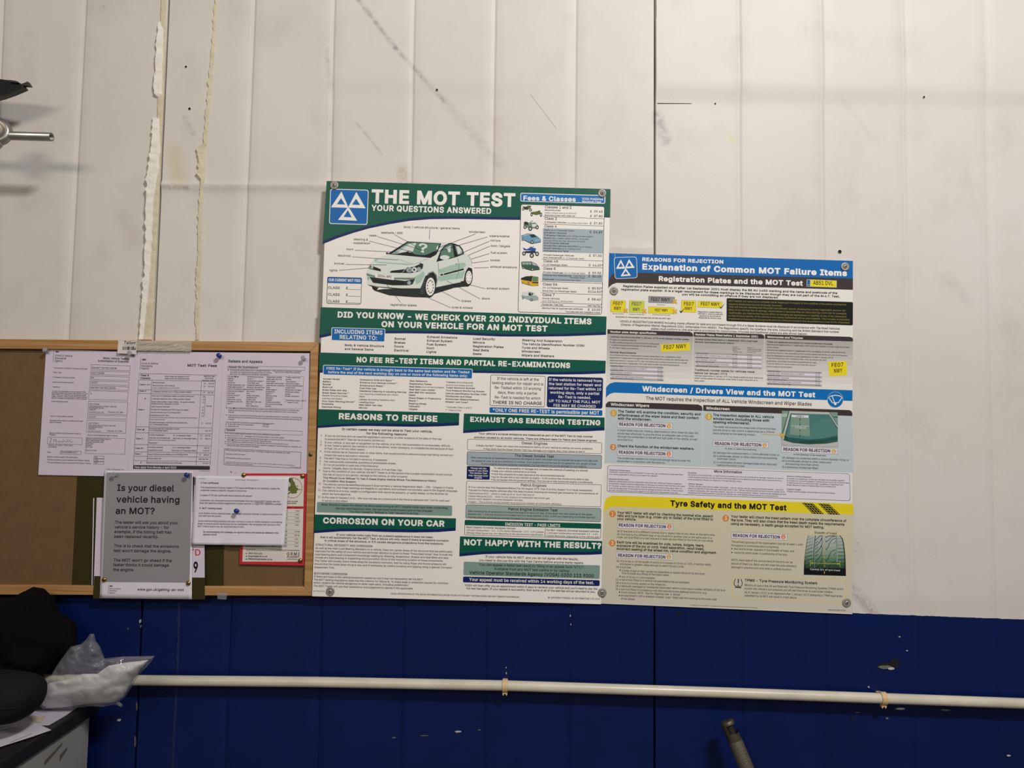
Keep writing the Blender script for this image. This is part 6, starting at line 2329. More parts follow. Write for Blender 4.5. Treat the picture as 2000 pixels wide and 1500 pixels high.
s.p(rnd([(129, 808), (1845 + dx, 932), (1852 + dx, 1316), (117, 1187)], 37), 'pap2', 2.5)
s.T('''
147 881 450 18 .35|Temporary Windscreens
146 909 1215|Temporary windscreens are not intended for every day use. A temporary windscreen fitted
145 942 850|to a vehicle presented for test is to be a reason for rejection.
143 1011 430 18 .35|Repaired Windscreens
142 1043 1190|Repaired windscreens must be inspected to the same test criteria as original unrepaired
141 1076 1250|windscreens. Repairs must be judged solely on the basis of whether they interfere with vision.
141 1110 1200|An 'invisible' or barely detected repair, finished flush with the surrounding glass, does not
141 1143 1215|count as damage even if it exceeds the limit on damage allowed in the test. If these criteria
141 1175 1148|are met, the position and size of the repairs is not relevant for the purpose of the test.
1288 921 1410 18 .35|Scratches
1288 951 2666|Scratches on the windscreen, i.e. light surface scratching, are not to be considered as damage. However, an area of
1287 984 2643|concentrated scratching such as caused by the prolonged use of a defective wiper blade which obscures vision is
1287 1018 2063|to be considered a Reason for Rejection if it meets the fail criteria.
1287 1083 1497 18 .35|'Official' Stickers
1287 1115 2668|'Official' stickers which are not readily removable - such as vehicle licences, parking and access permits - are only a
1286 1146 2688|reason for rejection if they seriously restrict the driver's view. 'Official' stickers should be taken to be any sticker which
1286 1179 2710|is used in connection with 'law enforcement', 'security' or 'crime prevention' matters. These include: Disabled persons
1286 1210 2600|badges/permits, Parking permits, Licences and Vehicle Anti-theft Scheme stickers issued by a police authority.
2716 971 3078 18 .35|Advice to vehicle presenters.
2716 1004 3556|In certain circumstances, windscreen damage may be safely repaired.
2716 1035 3613|If a repair is to be contemplated, a vehicle owner should be recommended
2716 1066 3533|to seek advice from a service provider competent of repairing to the
2716 1098 3433|British Standard Codes of Practice BSAU242 and BSAU251.
2718 1159 2918 18 .35|Original Design
2718 1191 3418|Original vehicle design characteristics are to be accepted.
''', h=18, b=.06)
# the windscreen photograph
s.use('windscreen_picture').f(1525, 800, 16.667)
s.p([(33, 33), (1853, 80), (1855, 1225), (24, 1160)], 'ink2', 3)
s.p([(38, 40), (1848, 87), (1848, 1218), (30, 1153)], 'teal', 3.4)
s.p([(38, 40), (270, 46), (60, 700), (35, 700)], 'teal2', 3.8)
s.p([(38, 130), (220, 130), (190, 240), (38, 240)], 'cgreen', 4.1)
s.p([(1600, 85), (1848, 90), (1848, 470)], 'teal2', 3.8)
s.l([(1720, 240), (1848, 250)], 30, 'teal3', 4.2)
s.p([(945, 160), (1600, 160), (1700, 330), (1400, 300), (1100, 420), (945, 700)], (78, 124, 122), 3.8)
s.p([(340, 262), (920, 272), (950, 900), (285, 890)], 'teal2', 4)
s.p([(100, 850), (300, 910), (900, 970), (1400, 940), (1848, 850), (1848, 1050), (1500, 1120), (900, 1135), (400, 1085), (100, 1000)], 'teal3', 4)
s.p([(150, 830), (300, 890), (900, 950), (1450, 930), (1848, 830), (1848, 780), (1000, 880), (200, 800)], 'teal', 4.3)
s.p([(30, 1000), (90, 1000), (400, 1090), (900, 1135), (1500, 1110), (1848, 1045), (1848, 1218), (30, 1153)], 'lgrey', 4.6)
s.p([(270, 40), (1580, 88), (1605, 158), (335, 118)], 'lgrey', 4.9)
s.p([(280, 42), (338, 116), (130, 820), (90, 990), (40, 1000), (50, 900)], 'lgrey', 5.2)
s.l([(272, 42), (80, 700)], 26, 'teal3', 5.4)
s.l([(330, 130), (160, 800), (100, 990)], 26, 'teal3', 5.4)
s.l([(1585, 140), (1848, 560)], 34, 'lgrey', 5.4)
s.l([(1600, 175), (1848, 620)], 26, 'teal3', 5.2)
s.l([(120, 870), (160, 860), (215, 1000)], 22, 'cdark', 5.8)
s.p([(560, 1040), (900, 1015), (1400, 1025), (1848, 910), (1848, 940), (1350, 1060), (1000, 1095), (750, 1085)], (40, 76, 66), 5.6)
s.p([(350, 168), (906, 186), (900, 268), (348, 246)], 'pap2', 6)
s.t('ZONE A', 495, 234, 752, 46, 'ink', .4)
s.t('290mm', 455, 618, 818, 72, 'pap2', .1, 10)
s.l([(320, 525), (925, 545)], 12, 'pap2', 7)
for y in (280, 450, 640, 815):
    s.l([(624, y), (624, y + 75)], 20, 'cdark', 7)
for y in (400, 760):
    s.l([(624, y), (624, y + 20)], 20, 'cdark', 7)
# tyre section
s.use('').f(*E2)
s.grad([(70, 1400), (16, 2796)], [(1902 + dx, 1490), (1884 + dx, 2946)], 'cream', 'p2low', 1, 8)
s.p([(70, 1420), (82, 1335), (115, 1275), (190, 1243), (1901 + dx, 1364), (1901 + dx, 1520), (190, 1402), (125, 1430), (80, 1478), (66, 1520)], 'yellow', 2)
s.t('Tyre Safety and the MOT Test', 1032, 1395, dE(935), 84, 'black', 1.1)
s.f(*H2)
for q in ([(1015, 74), (1157, 83), (1300, 223), (1152, 216)], [(1220, 82), (1362, 92), (1508, 231), (1362, 226)]):
    s.p(q, 'black', 3)
    for k in range(4):
        a = .12 + .25 * k
        pts = []
        for j in range(11):
            b = j / 10
            c = a + (.06 if j % 2 else -.06)
            top = (q[0][0] + (q[1][0] - q[0][0]) * c, q[0][1] + (q[1][1] - q[0][1]) * c)
            bot = (q[3][0] + (q[2][0] - q[3][0]) * c, q[3][1] + (q[2][1] - q[3][1]) * c)
            pts.append((top[0] + (bot[0] - top[0]) * b, top[1] + (bot[1] - top[1]) * b))
        s.l(pts, 6, 'yellow', 3.6)
s.f(*G_2)
num(172, 220, 42, 'orange', '1')
num(168, 591, 42, 'orange', '2')
num(1614, 275, 42, 'orange', '3')
dG = 240 * 1761 / 270
rfr(232, 321, 945, 79, 248, 379, 850, 39, 896, 383, 29, 'orange')
rfr(221, 702, 943, 79, 240, 764, 845, 39, 890, 766, 29, 'gold')
rfr(118 + dG, 451, 836 + dG, 79, 137 + dG, 511, 738 + dG, 39, 783 + dG, 514, 29, 'orange')
s.T('''
232 216 1450|Your MOT tester will start by checking the nominal size, aspect
232 256 1452|ratio and tyre type (e.g. cross-ply or radial) of the tyres fitted to
231 296 475|your vehicle.
227 593 1338|Each tyre will be examined for cuts, lumps, bulges, tears,
226 636 1338|exposure of the ply or cord, tread separation, recut tread,
224 678 1500|incorrect seating of the wheel rim, valve condition and alignment.
''', h=32, b=.65)
s.T('''
228 449 1478|(a) If one tyre is of a different nominal size or aspect ratio to any other on the same axle.
227 489 1435|(b) One tyre is of a different type of structure from another tyre on the same axle or a
227 526 1453|cross-ply tyre fitted on a rear axle and a radial ply tyre fitted on the front (or vice versa)
220 829 1433|(a) A tyre has a cut the length of which is in excess of 25mm or 10% of section width,
262 869 1085|whichever is greater, deep enough to reach the ply cords.
217 906 410|(b) a tyre has:
288 951 1353|a lump, bulge or tear caused by separation or partial failure of its structure.
287 986 900|This includes any lifting of the tread rubber.
285 1031 715|any of its ply or cord exposed.
212 1066 1153|(c) a recut tyre fitted to a vehicle not permitted to be so equipped.
211 1108 857|(d) a tyre incorrectly seated on the wheel rim.
210 1146 1613|(e) a seriously damaged or misaligned valve stem which could cause sudden deflation of the tyre.
209 1188 1373|(f) a tyre not fitted in compliance with the manufacturers sidewall instruction. e.g.
280 1229 1042|a tyre marked 'NHS'. 'Not for Highway use' or similar.
278 1269 1497|an asymmetric with a sidewall marked 'outer' fitted with the marking to the inner side
277 1311 457|of the wheel.
1163 1386 2027 11|© Copyright Prosol UK 2015 - This poster may not be reproduced without prior permission from Prosol UK.
''', h=25, b=.03, col='ink2')
for x, y in ((268, 936), (266, 1016), (262, 1217), (260, 1258)):
    s.e(x, y, 8, 8, 'ink', 6)
s.f(*H2)
s.T('''
118 266 1585|Your tester will check the tread pattern over the complete circumference of
116 312 1560|the tyre. They will also check that the tread depth meets the requirements
115 359 1303|using as necessary, a depth gauge accepted for MOT testing.
290 1080 1213 34|TPMS - Tyre Pressure Monitoring System
''', h=33, b=.6)
s.T('''
120 586 1035|The primary grooves of the tread pattern are not at least 1.6mm
119 631 727|throughout a continuous band comprising:
155 676 918|the central three-quarters of the breadth of tread, and
155 723 832|round the entire outer circumference of the tyre.
118 816 900|NOTE: Each side of the central band of the tyre can be
117 863 950|devoid of tread (i.e. Bald) and still meet the pass standard,
116 909 893|although in practice such tyre wear is unlikely to occur.
288 1138 1547|Millions of cars in the UK are fitted with Tyre Pressure Monitoring Systems (TPMS) which
287 1181 1420|monitor the vehicle's tyre pressure and will alert the driver to over/under inflation.
287 1228 1533|As of January 2015, a car registered after 1 January 2012 displaying a TPMS fault when
286 1271 957|submitted for its MOT will result in a test failure.
1352 1448 1578 17 .3|www.prosol.co.uk
1180 470 1460 27 .25|Breadth of tread
''', h=26, b=.03, col='ink2')
s.e(128, 663, 8, 8, 'ink', 6)
s.e(128, 711, 8, 8, 'ink', 6)
s.r(130, 1004, 1586, 292, None, 2, 34, 'yellow', 5)
s.l([(172, 1045), (155, 1090), (158, 1125), (178, 1142), (235, 1148), (255, 1130), (258, 1095), (245, 1050)], 8, 'ink')
s.l([(165, 1155), (245, 1160)], 10, 'ink')
s.l([(210, 1048), (208, 1105)], 12, 'ink')
s.e(208, 1128, 8, 8, 'ink', 6.5)
s.use('tyre_picture').f(1550, 1030, 15)
Ls = [(430, 235), (400, 330), (375, 450), (350, 620), (335, 760), (318, 900), (308, 1000), (300, 1385)]
Rs = [(1370, 255), (1440, 330), (1475, 450), (1495, 620), (1512, 760), (1520, 900), (1525, 1000), (1534, 1425)]
s.p([(308, 985), (1525, 1000), (1534, 1425), (297, 1388)], 'black', 2)
ip = lambda E, y: float(np.interp(y, [p[1] for p in E], [p[0] for p in E]))
ys = [238, 330, 450, 560, 680, 800, 900, 1000, 1100, 1200, 1300]
cs_ = [(186, 190, 184), (178, 188, 180), (170, 184, 172), (158, 176, 160), (144, 166, 146), (122, 150, 126), (96, 130, 104), (74, 110, 84), (52, 84, 64), (32, 52, 42)]
for a, b, c in zip(ys[:-1], ys[1:], cs_):
    q = 25 * max(0, (b - 900) / 200)
    s.p([(ip(Ls, a) + q, a), (ip(Rs, a) - q, a), (ip(Rs, b) - q, b), (ip(Ls, b) + q, b)], c, 3)
    w = 36
    dk = tuple(v * .45 for v in c)
    s.p([(ip(Ls, a), a), (ip(Ls, a) + w * .4, a), (ip(Ls, b) + w * .4, b), (ip(Ls, b), b)], dk, 3.3)
    s.p([(ip(Rs, a) - w, a), (ip(Rs, a), a), (ip(Rs, b), b), (ip(Rs, b) - w, b)], dk, 3.3)
s.l([(640, 240), (605, 600), (585, 1200)], 26, 'cdark', 4)
s.l([(650, 240), (615, 600), (598, 1200)], 10, 'mist2', 4.3)
s.l([(1255, 245), (1275, 600), (1270, 1010)], 40, 'cgrey', 4)
s.l([(1262, 245), (1282, 600), (1280, 1010)], 18, 'mist2', 4.3)
for k in range(8):
    y = 330 + k * 92 + k * k * 2
    s.l([(ip(Ls, y) + 10, y + 40), (580 - k * 6, y - 30)], 8 + k * 1.6, 'cdark', 4.6)
    s.l([(1290, y), (1380, y - 8), (ip(Rs, y) - 10, y)], 6 + k * 1.6, 'cdark', 4.6)
cl_ = lambda q: [(a, max(b, 246)) for a, b in q]
for y in (380, 560, 760, 1000, 1230):
    s.l(cl_([(632, y), (700, y - 60), (780, y - 150), (830, y - 260)]), 17, 'cdark', 4.8)
    s.l(cl_([(632, y + 90), (715, y + 20)]), 13, 'cdark', 4.8)
    s.l(cl_([(800, y - 200), (845, y - 160), (820, y)]), 12, 'cdark', 5)
for y in (290, 420, 650, 980, 1320):
    s.l(cl_([(955, y), (1010, y - 60), (1060, y - 200), (1130, y - 290), (1240, y - 330)] if y > 420 else [(955, y), (1020, y - 40), (1100, y - 130), (1220, y - 160)]), 15, 'cdark', 4.8)
    s.e(955, y - 4, 18, 16, 'cdark', 5)
    if y > 420:
        s.l(cl_([(1170, y - 170), (1245, y - 250)]), 12, 'cdark', 4.8)
s.p([(320, 1190), (1530, 1200), (1534, 1425), (297, 1388)], 'black', 5.3)
s.l([(495, 1045), (1355, 1070)], 9, 'yellow', 6)
s.p([(510, 1046), (560, 1022), (558, 1070)], 'yellow', 6.3)
s.p([(1345, 1070), (1292, 1044), (1292, 1092)], 'yellow', 6.3)
s.l([(488, 960), (488, 1130)], 9, 'yellow', 6)
s.l([(1358, 985), (1358, 1165)], 9, 'yellow', 6)
for y in range(260, 1170, 120):
    s.l([(912, y), (908, y + 70)], 12, 'gold', 6)
s.l([(905, 1290), (902, 1360)], 16, 'yellow', 6)
s.t('Central ¾ of tyre tread'.replace('¾', '3/4'), 482, 1250, 1360, 52, 'pap2', .2)
s.f(1550, 1030, 15)
s.l([(290, 205), (1555, 235)], 5, 'yellow', 6)
s.l([(290, 180), (290, 235)], 5, 'yellow', 6)
s.l([(1555, 205), (1555, 260)], 5, 'yellow', 6)
tag(G2.build('information_poster', 'p2base'), 'white poster with a blue top band and a yellow tyre safety band, right of centre', 'poster')

# ================================================================ the bench in the corner
DZ = .842
XE = (at_z(174, 1400, DZ - .03).x + at_z(53, 1487, DZ - .03).x) / 2
XC = at(173, 1450, .03).x
top_m = mat('black_laminate', (34, 33, 32), .45, bump=.2, bscale=90, var=.25, vscale=25)
cab_m = mat('white_cabinet_board', (156, 154, 148), .5, var=.05, vscale=12)
CAB = empty('workbench', (-1.45, -.33, 0))
bm = bmesh.new()
bm_box(bm, (-2.35, -.68, DZ - .03), (XE, -.002, DZ))
bevel(bm, .003)
child('worktop', bm, top_m, CAB)
bm = bmesh.new()
bm_box(bm, (-2.3, -.62, 0.0), (XC, -.03, DZ - .0305))
bevel(bm, .003)
child('cabinet', bm, cab_m, CAB)
bm = bmesh.new()
for a, b, r in (((XC + .002, -.20, .775), (XC + .002, -.14, .79), .004), ((XC + .002, -.145, .762), (XC + .002, -.12, .772), .006)):
    bm_prism(bm, [Vector(a) + Vector((0, 0, -r)), Vector(b) + Vector((0, 0, -r * .4)), Vector(b) + Vector((0, 0, r * .4)), Vector(a) + Vector((0, 0, r))],
             [Vector((XC - .001, p[1], p[2])) for p in (Vector(a) + Vector((0, 0, -r)), Vector(b) + Vector((0, 0, -r * .4)), Vector(b) + Vector((0, 0, r * .4)), Vector(a) + Vector((0, 0, r)))])
child('scuff_mark', bm, mat('scuffed_edge', (96, 88, 76), .8), CAB)
tag(CAB, 'workbench with a black top and white side in the lower left corner', 'workbench')


# papers lying on it
def flat_paper(poly, z, m, name, label, marks=(), curlh=.004, cat='paper'):
    bm = bmesh.new()
    top = [at_z(x, y, z) for x, y in poly]
    bm_prism(bm, [p + Vector((0, 0, .0004)) for p in top], top, 0)
    for (x0, y0), (x1, y1), w in marks:
        a, b = at_z(x0, y0, z + .0006), at_z(x1, y1, z + .0006)
        t = (b - a).normalized()
        n = t.cross(Vector((0, 0, 1))) * w
        q = [a - n, b - n, b + n, a + n]
        bm_prism(bm, [p + Vector((0, 0, .0001)) for p in q], q, 1)
    o = bmobj(name, bm, [m, mat('print_ink2', INK['ink2'], .42)])
    tag(o, label, cat, 'papers on the workbench')
    return o


pap_m = mat('office_paper', (214, 208, 218), .6)
pap_b = mat('buff_paper', (214, 196, 170), .6)
flat_paper([(-60, 1462), (-60, 1404), (40, 1398), (100, 1426), (60, 1440), (0, 1459)], DZ + .0042, pap_m, 'paper', 'white sheet nearest the front of the bench, under the black cap',
           [((-20, 1424), (22, 1417), .0008), ((2, 1427), (32, 1420), .0008), ((20, 1450), (62, 1433), .0006)])
flat_paper([(-80, 1418), (-80, 1386), (60, 1370), (160, 1375), (128, 1398), (95, 1417), (82, 1417), (50, 1424)], DZ + .0008, pap_m, 'paper', 'white sheet lying under the clear plastic bag')
flat_paper([(46, 1410), (60, 1399), (90, 1399), (80, 1411)], DZ + .0022, pap_b, 'paper', 'small buff slip of paper beside the black cap')
# a dark folder under the bag
bm = bmesh.new()
pl = [at_z(x, y, DZ + .0014) for x, y in ((-60, 1384), (60, 1377), (120, 1374), (160, 1374), (128, 1384), (72, 1388), (-60, 1394))]
bm_prism(bm, [p + Vector((0, 0, .004)) for p in pl], pl)
tag(bmobj('folder', bm, mat('dark_folder', (52, 52, 58), .5)), 'thin dark folder between the papers and the plastic bag', 'folder')


# ================================================================ soft heaps
def lump_mesh(name, blobs, m, vox=.012, disp=((.02, .09), (.006, .03)), smooth=True, seed=0.0, floor_z=None):
    """one closed skin over a pile of rounded masses (centre, radii, turn)"""
    bm = bmesh.new()
    for c, r, rot in blobs:
        mt = Matrix.Translation(c) @ Matrix.Rotation(rot, 4, 'Y') @ Matrix.Diagonal((*r, 1))
        bmesh.ops.create_icosphere(bm, subdivisions=3, radius=1, matrix=mt)
    me = bpy.data.meshes.new(name)
    bm.to_mesh(me)
    bm.free()
    tmp = bpy.data.objects.new(name + '_tmp', me)
    COL.objects.link(tmp)
    md = tmp.modifiers.new('r', 'REMESH')
    md.mode = 'VOXEL'
    md.voxel_size = vox
    bpy.context.view_layer.update()
    dg = bpy.context.evaluated_depsgraph_get()
    me2 = bpy.data.meshes.new_from_object(tmp.evaluated_get(dg))
    bpy.data.objects.remove(tmp)
    n = len(me2.vertices)
    co = np.zeros(n * 3)
    me2.vertices.foreach_get('co', co)
    co = co.reshape(-1, 3)
    no = np.array([v.normal for v in me2.vertices])
    for i in range(n):
        d = 0
        for amp, sc in disp:
            p = Vector(co[i]) / sc + Vector((seed, seed * 2, 0))
            d += amp * (1 - 2 * abs(mnoise.noise(p)))
        co[i] += no[i] * d
        if floor_z is not None and co[i][2] < floor_z:
            co[i][2] = floor_z + .0005
        if co[i][1] > -.044:
            co[i][1] = -.044
    me2.vertices.foreach_set('co', co.ravel())
    me2.name = name
    me2.materials.clear()
    me2.materials.append(m)
    me2.polygons.foreach_set('use_smooth', [smooth] * len(me2.polygons))
    me2.update()
    return link(name, me2)


fleece = mat('black_fleece', (13, 12, 12), .95, bump=1.0, bscale=260, spec=.1)
bl = []
for x, y, d, rx, ry, rz, a in ((64, 1206, .072, .042, .028, .054, .2), (96, 1240, .070, .048, .026, .050, .5), (120, 1257, .066, .030, .022, .036, -.3), (36, 1258, .09, .080, .045, .080, 0),
                               (-30, 1244, .10, .12, .05, .085, 0), (80, 1272, .068, .040, .024, .034, 0), (0, 1330, .10, .064, .05, .055, 0), (-80, 1330, .11, .10, .055, .08, 0)):
    bl.append((at(x, y, d), (rx, ry, rz), a))
o = lump_mesh('fleece_jacket', bl, fleece, .011, ((.012, .06), (.006, .022), (.003, .009)), floor_z=DZ + .0062)
tag(o, 'black fleece jacket heaped on the bench against the wall', 'jacket')

cap_m = mat('black_jersey', (22, 21, 21), .8, bump=.4, bscale=300, spec=.2)
CAP = empty('padded_cap', at(10, 1400, .29))
bm = bmesh.new()
bmesh.ops.create_uvsphere(bm, u_segments=40, v_segments=24, radius=1)
cc = at(2, 1361, .255)
for v in bm.verts:
    x, y, z = v.co
    sx = math.copysign(abs(x) ** .72, x)
    sz = math.copysign(abs(z) ** .75, z)
    sy = math.copysign(abs(y) ** .8, y)
    w_ = .078 * (1 - .10 * max(0, -sz))
    v.co = (cc.x + sx * w_ + .008 * sz, cc.y + sy * .068, cc.z + sz * .047 - .006 * sx + .002 * mnoise.noise(Vector((x * 2, y * 2, z * 2))))
    if v.co.z < DZ + .0055:
        v.co.z = DZ + .0055
for f in bm.faces:
    f.smooth = True
child('crown', bm, cap_m, CAP, True)
bm = bmesh.new()
ring_ = []
for i in range(49):
    a = 2 * PI * i / 48
    ring_.append((cc.x + .0765 * math.copysign(abs(math.cos(a)) ** .72, math.cos(a)), cc.y + .0668 * math.copysign(abs(math.sin(a)) ** .8, math.sin(a)), cc.z + .001 - .006 * math.cos(a)))
bm_tube(bm, ring_, .0022, 8, 0, False)
child('seam', bm, cap_m, CAP)
tag(CAP, 'black padded cap lying at the left edge in front of the jacket', 'cap')

# ================================================================ clear plastic bag with something white in it
def pillow(name, outline, d, thick, m, amp, sc, seed=0.0, n=54, flat=.5, power=.5, crease=()):
    """closed soft bag between an outline: swells with the distance from its edge"""
    xs = [p[0] for p in outline]
    ys = [p[1] for p in outline]
    bm = bmesh.new()
    P = [Vector((x, y, 0)) for x, y in outline]
    st = 2.6
    pts, idx = [], {}
    E_ = [(np.array(outline[i]), np.array(outline[(i + 1) % len(outline)])) for i in range(len(outline))]

    def dist(q):
        best = 1e9
        for a, b in E_:
            t = np.clip(np.dot(q - a, b - a) / max(np.dot(b - a, b - a), 1e-9), 0, 1)
            best = min(best, np.linalg.norm(q - a - (b - a) * t))
        return best

    def inside(q):
        c = False
        for a, b in E_:
            if (a[1] > q[1]) != (b[1] > q[1]) and q[0] < (b[0] - a[0]) * (q[1] - a[1]) / (b[1] - a[1]) + a[0]:
                c = not c
        return c
    # boundary samples + inner grid, triangulated by delaunay
    bd = []
    for a, b in E_:
        k = max(1, int(np.linalg.norm(b - a) / st))
        bd += [a + (b - a) * i / k for i in range(k)]
    nb = len(bd)
    pts = list(bd)
    rr = random.Random(int(seed * 100) + 3)
    y = min(ys)
    while y < max(ys):
        x = min(xs)
        while x < max(xs):
            q = np.array((x + rr.uniform(-.8, .8), y + rr.uniform(-.8, .8)))
            if inside(q) and dist(q) > 1.4:
                pts.append(q)
            x += st
        y += st
    ed = [(i, (i + 1) % nb) for i in range(nb)]
    vv, _, ff, _, _, _ = delaunay_2d_cdt([Vector(p) for p in pts], ed, [], 1, 1e-6)
    fr, bk = [], []
    for q in vv:
        qa = np.array(q)
        dd = dist(qa)
        h = thick * min(1.0, dd / 28) ** power if dd > .05 else 0
        u = Vector((q.x / sc, q.y / sc * 1.3, seed))
        nz_ = (abs(mnoise.noise(u)) - .22) * 1.0 + (abs(mnoise.noise(u * 2.3)) - .2) * .55
        e_ = min(1, dd / 6)
        d0 = d(q.y)
        fr.append(bm.verts.new(at(q.x, q.y, d0 + h + amp * nz_ * e_)))
        bk.append(bm.verts.new(at(q.x, q.y, d0 - h * flat - .0006)))
    for f in ff:
        try:
            bm.faces.new([fr[i] for i in f])
            bm.faces.new([bk[i] for i in f][::-1])
        except ValueError:
            pass
    be = [e for e in bm.edges if e.is_boundary]
    bmesh.ops.bridge_loops(bm, edges=be)
    for f in bm.faces:
        f.smooth = True
    return bmobj(name, bm, m, None, True)


bagm = bpy.data.materials.new('clear_polythene')
bagm.use_nodes = True
_nt = bagm.node_tree
_N, _L = _nt.nodes, _nt.links
_out = _N['Material Output']
_N.remove(_N['Principled BSDF'])
_tr = _N.new('ShaderNodeBsdfTransparent')
_tr.inputs[0].default_value = (.98, .98, .985, 1)
_gl = _N.new('ShaderNodeBsdfGlossy')
_gl.inputs['Roughness'].default_value = .13
_df = _N.new('ShaderNodeBsdfDiffuse')
_df.inputs[0].default_value = lin((200, 202, 206))
_lw = _N.new('ShaderNodeLayerWeight')
_lw.inputs[0].default_value = .5
_pw = _N.new('ShaderNodeMath')
_pw.operation = 'POWER'
_pw.inputs[1].default_value = 3
_L.new(_lw.outputs['Facing'], _pw.inputs[0])
_fr = _N.new('ShaderNodeMath')
_fr.operation = 'MULTIPLY_ADD'
_fr.inputs[1].default_value = .45
_fr.inputs[2].default_value = .05
_L.new(_pw.outputs[0], _fr.inputs[0])
_m1 = _N.new('ShaderNodeMixShader')
_m1.inputs[0].default_value = .19
_m2 = _N.new('ShaderNodeMixShader')
_L.new(_tr.outputs[0], _m1.inputs[1])
_L.new(_df.outputs[0], _m1.inputs[2])
_L.new(_fr.outputs[0], _m2.inputs[0])
_L.new(_m1.outputs[0], _m2.inputs[1])
_L.new(_gl.outputs[0], _m2.inputs[2])
_L.new(_m2.outputs[0], _out.inputs[0])
bag_out = [(78, 1332), (100, 1318), (112, 1298), (128, 1276), (138, 1263), (158, 1258), (167, 1250), (176, 1238), (184, 1238), (187, 1252), (195, 1262), (204, 1286), (240, 1282), (302, 1281),
           (292, 1296), (276, 1312), (262, 1334), (244, 1362), (232, 1370), (240, 1376), (238, 1382), (226, 1376), (200, 1381), (178, 1379), (120, 1386), (84, 1386), (70, 1374), (74, 1350)]
o = pillow('plastic_bag', bag_out, lambda y: .098 + .055 * (1385 - y) / 100, .030, bagm, .013, 40, 1.0, power=.6)
tag(o, 'crumpled clear plastic bag on the bench, end of the pipe behind it', 'bag')
white_out = [(76, 1352), (96, 1334), (130, 1328), (162, 1316), (190, 1316), (212, 1300), (246, 1294), (290, 1289), (276, 1305), (258, 1332), (240, 1361), (222, 1372), (178, 1374), (120, 1382), (90, 1383), (78, 1372)]
o = pillow('folded_overall', white_out, lambda y: .097 + .055 * (1385 - y) / 100, .020, mat('white_tissue', (246, 243, 240), .7), .010, 60, 4.0, power=.6)
tag(o, 'folded white overall inside the clear plastic bag', 'overall')


# ================================================================ what sticks in from the left edge
ARM = empty('tube_bracket', at(-190, 262, 0))
steel = mat('galvanised_steel', (150, 146, 138), .38, .8, var=.1, vscale=40)
steel_d = mat('inside_of_tube', (40, 38, 36), .8)
RD = .13
bm = bmesh.new()
a_, b_ = at(-240, 258, RD), at(101, 267.5, RD)
ax_ = (b_ - a_).normalized()
bm_lathe(bm, [(.0098, 0), (.0098, (b_ - a_).length), (.0083, (b_ - a_).length), (.0083, (b_ - a_).length - .05), (0, (b_ - a_).length - .05)], a_, ax_, 26)
child('tube', bm, [steel], ARM, False)
bm = bmesh.new()
c_ = at(-9, 256, RD + .012)
bm_lathe(bm, [(0, -.018), (.014, -.018), (.030, -.014), (.034, -.006), (.034, .002), (.028, .008), (.022, .009), (.018, .006), (.010, .006), (0, .008)], c_, Vector((.35, -1, .1)), 32)
child('clamp_disc', bm, steel, ARM)
bm = bmesh.new()
bm_lathe(bm, [(0, -.02), (.007, -.02), (.008, .006), (.005, .012), (0, .012)], at(-2, 280, RD + .01), Vector((.2, -.4, -1)), 18)
child('clamp_screw', bm, steel, ARM)
bm = bmesh.new()
q_ = at(-200, 259, 0)
bm_box(bm, (q_.x - .012, -RD - .012, q_.z - .012), (q_.x + .012, -.004, q_.z + .012))
bm_box(bm, (q_.x - .05, -.006, q_.z - .06), (q_.x + .05, -.0004, q_.z + .06))
bevel(bm, .002)
child('wall_mount', bm, steel, ARM)
tag(ARM, 'grey steel tube sticking in from the left edge in front of the wall', 'bracket')

BLK = empty('black_bracket', at(-140, 170, 0))
blk = mat('black_plastic', (20, 20, 19), .4, bump=.3, bscale=120)
bm = bmesh.new()
px_prism(bm, [(-200, 140), (0, 154), (33, 158), (43, 165), (46, 170), (20, 181), (0, 188), (-200, 236)], .085, .105)
bevel(bm, .002)
child('arm', bm, blk, BLK)
bm = bmesh.new()
px_prism(bm, [(40, 164.5), (54, 159), (59, 167.5), (46, 167)], .09, .10)
px_prism(bm, [(18, 156), (30, 157.5), (34, 161), (18, 160)], .098, .112)
child('end_tab', bm, mat('grey_plastic', (52, 52, 50), .5), BLK)
bm = bmesh.new()
q_ = at(-150, 175, 0)
bm_box(bm, (q_.x - .03, -.088, q_.z - .02), (q_.x + .03, -.0004, q_.z + .02))
bevel(bm, .002)
child('wall_mount', bm, blk, BLK)
tag(BLK, 'black tapered bracket end at the upper left edge, above the steel tube', 'bracket')

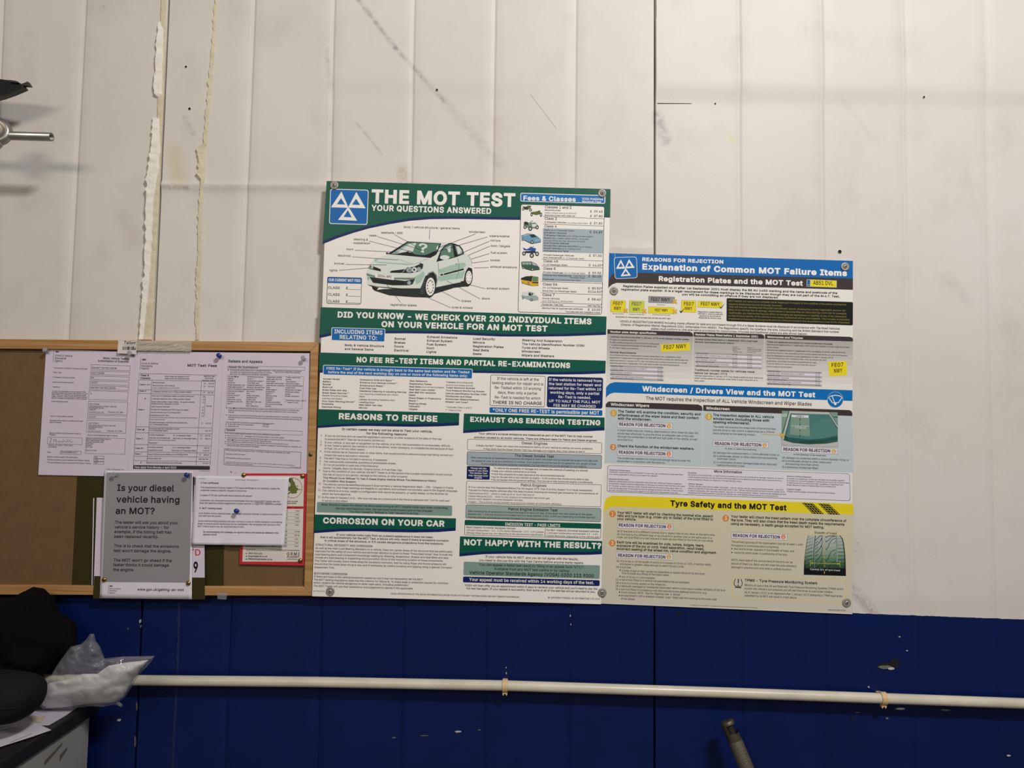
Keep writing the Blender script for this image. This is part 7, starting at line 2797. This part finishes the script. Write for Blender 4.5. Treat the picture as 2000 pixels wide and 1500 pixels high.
# ================================================================ the tool leaning at the bottom
TOOL = empty('metal_bar', (at(1460, 1500, .08).x + .02, -.35, 0))
t0 = at(1419, 1407, .065)
t1 = at(1462, 1510, .09)
dirv = (t1 - t0).normalized()
L_full = (t0.z - .004) / -dirv.z
bar_m = mat('dull_bronze_steel', (88, 80, 64), .42, .55, bump=.35, bscale=180, var=.2, vscale=60)
dark_m = mat('slot_inside', (16, 15, 14), .8)
R_ = .0155
Rm = frame_of(dirv)
# turn so that the slot faces right and to the front
bm = bmesh.new()
seg = 36
hs = [0, .003, .010, .012, .016, .022, .027, .030, .05, .12, .2, .4, L_full * .7, L_full]
rad = [R_ * .82, R_, R_, R_, R_, R_, R_, R_, R_, R_, R_, R_, R_, R_]
rings = []
for h, r in zip(hs, rad):
    rings.append([t0 + Rm @ Vector((r * math.cos(2 * PI * k / seg), r * math.sin(2 * PI * k / seg), h)) for k in range(seg)])
vr = [[bm.verts.new(p) for p in rg] for rg in rings]


def in_slot(k, j):
    d_ = (rings[j][k] - (t0 + dirv * hs[j]))
    ang = math.degrees(math.atan2(d_.dot(Vector((.80, -.6, 0))), d_.dot(Vector((.6, .80, 0)))))
    f_ = d_.normalized().dot(Vector((.86, -.5, 0)))
    h = (hs[j] + hs[j + 1]) / 2
    return (.010 < h < .030 and f_ > .15) and not (h > .027 and f_ < .6)


for j in range(len(hs) - 1):
    for k in range(seg):
        if in_slot(k, j):
            continue
        f = bm.faces.new((vr[j][k], vr[j][(k + 1) % seg], vr[j + 1][(k + 1) % seg], vr[j + 1][k]))
        f.smooth = True
bm.faces.new(vr[0][::-1])
bm.faces.new(vr[-1])
child('shaft', bm, bar_m, TOOL)
bm = bmesh.new()
bm_lathe(bm, [(0, .003), (R_ * .62, .003), (R_ * .62, .06), (0, .06)], t0, dirv, 24)
child('core', bm, dark_m, TOOL)
bm = bmesh.new()
bm_lathe(bm, [(R_ * 1.0, .046), (R_ * 1.05, .05), (R_ * 1.05, .122), (R_ * 1.0, .126)], t0, dirv, 36)
child('grip', bm, mat('worn_grip', (104, 98, 84), .5, .4, bump=.8, bscale=420), TOOL)
tag(TOOL, 'dull metal bar with a slotted end leaning below the pipe', 'metal bar')
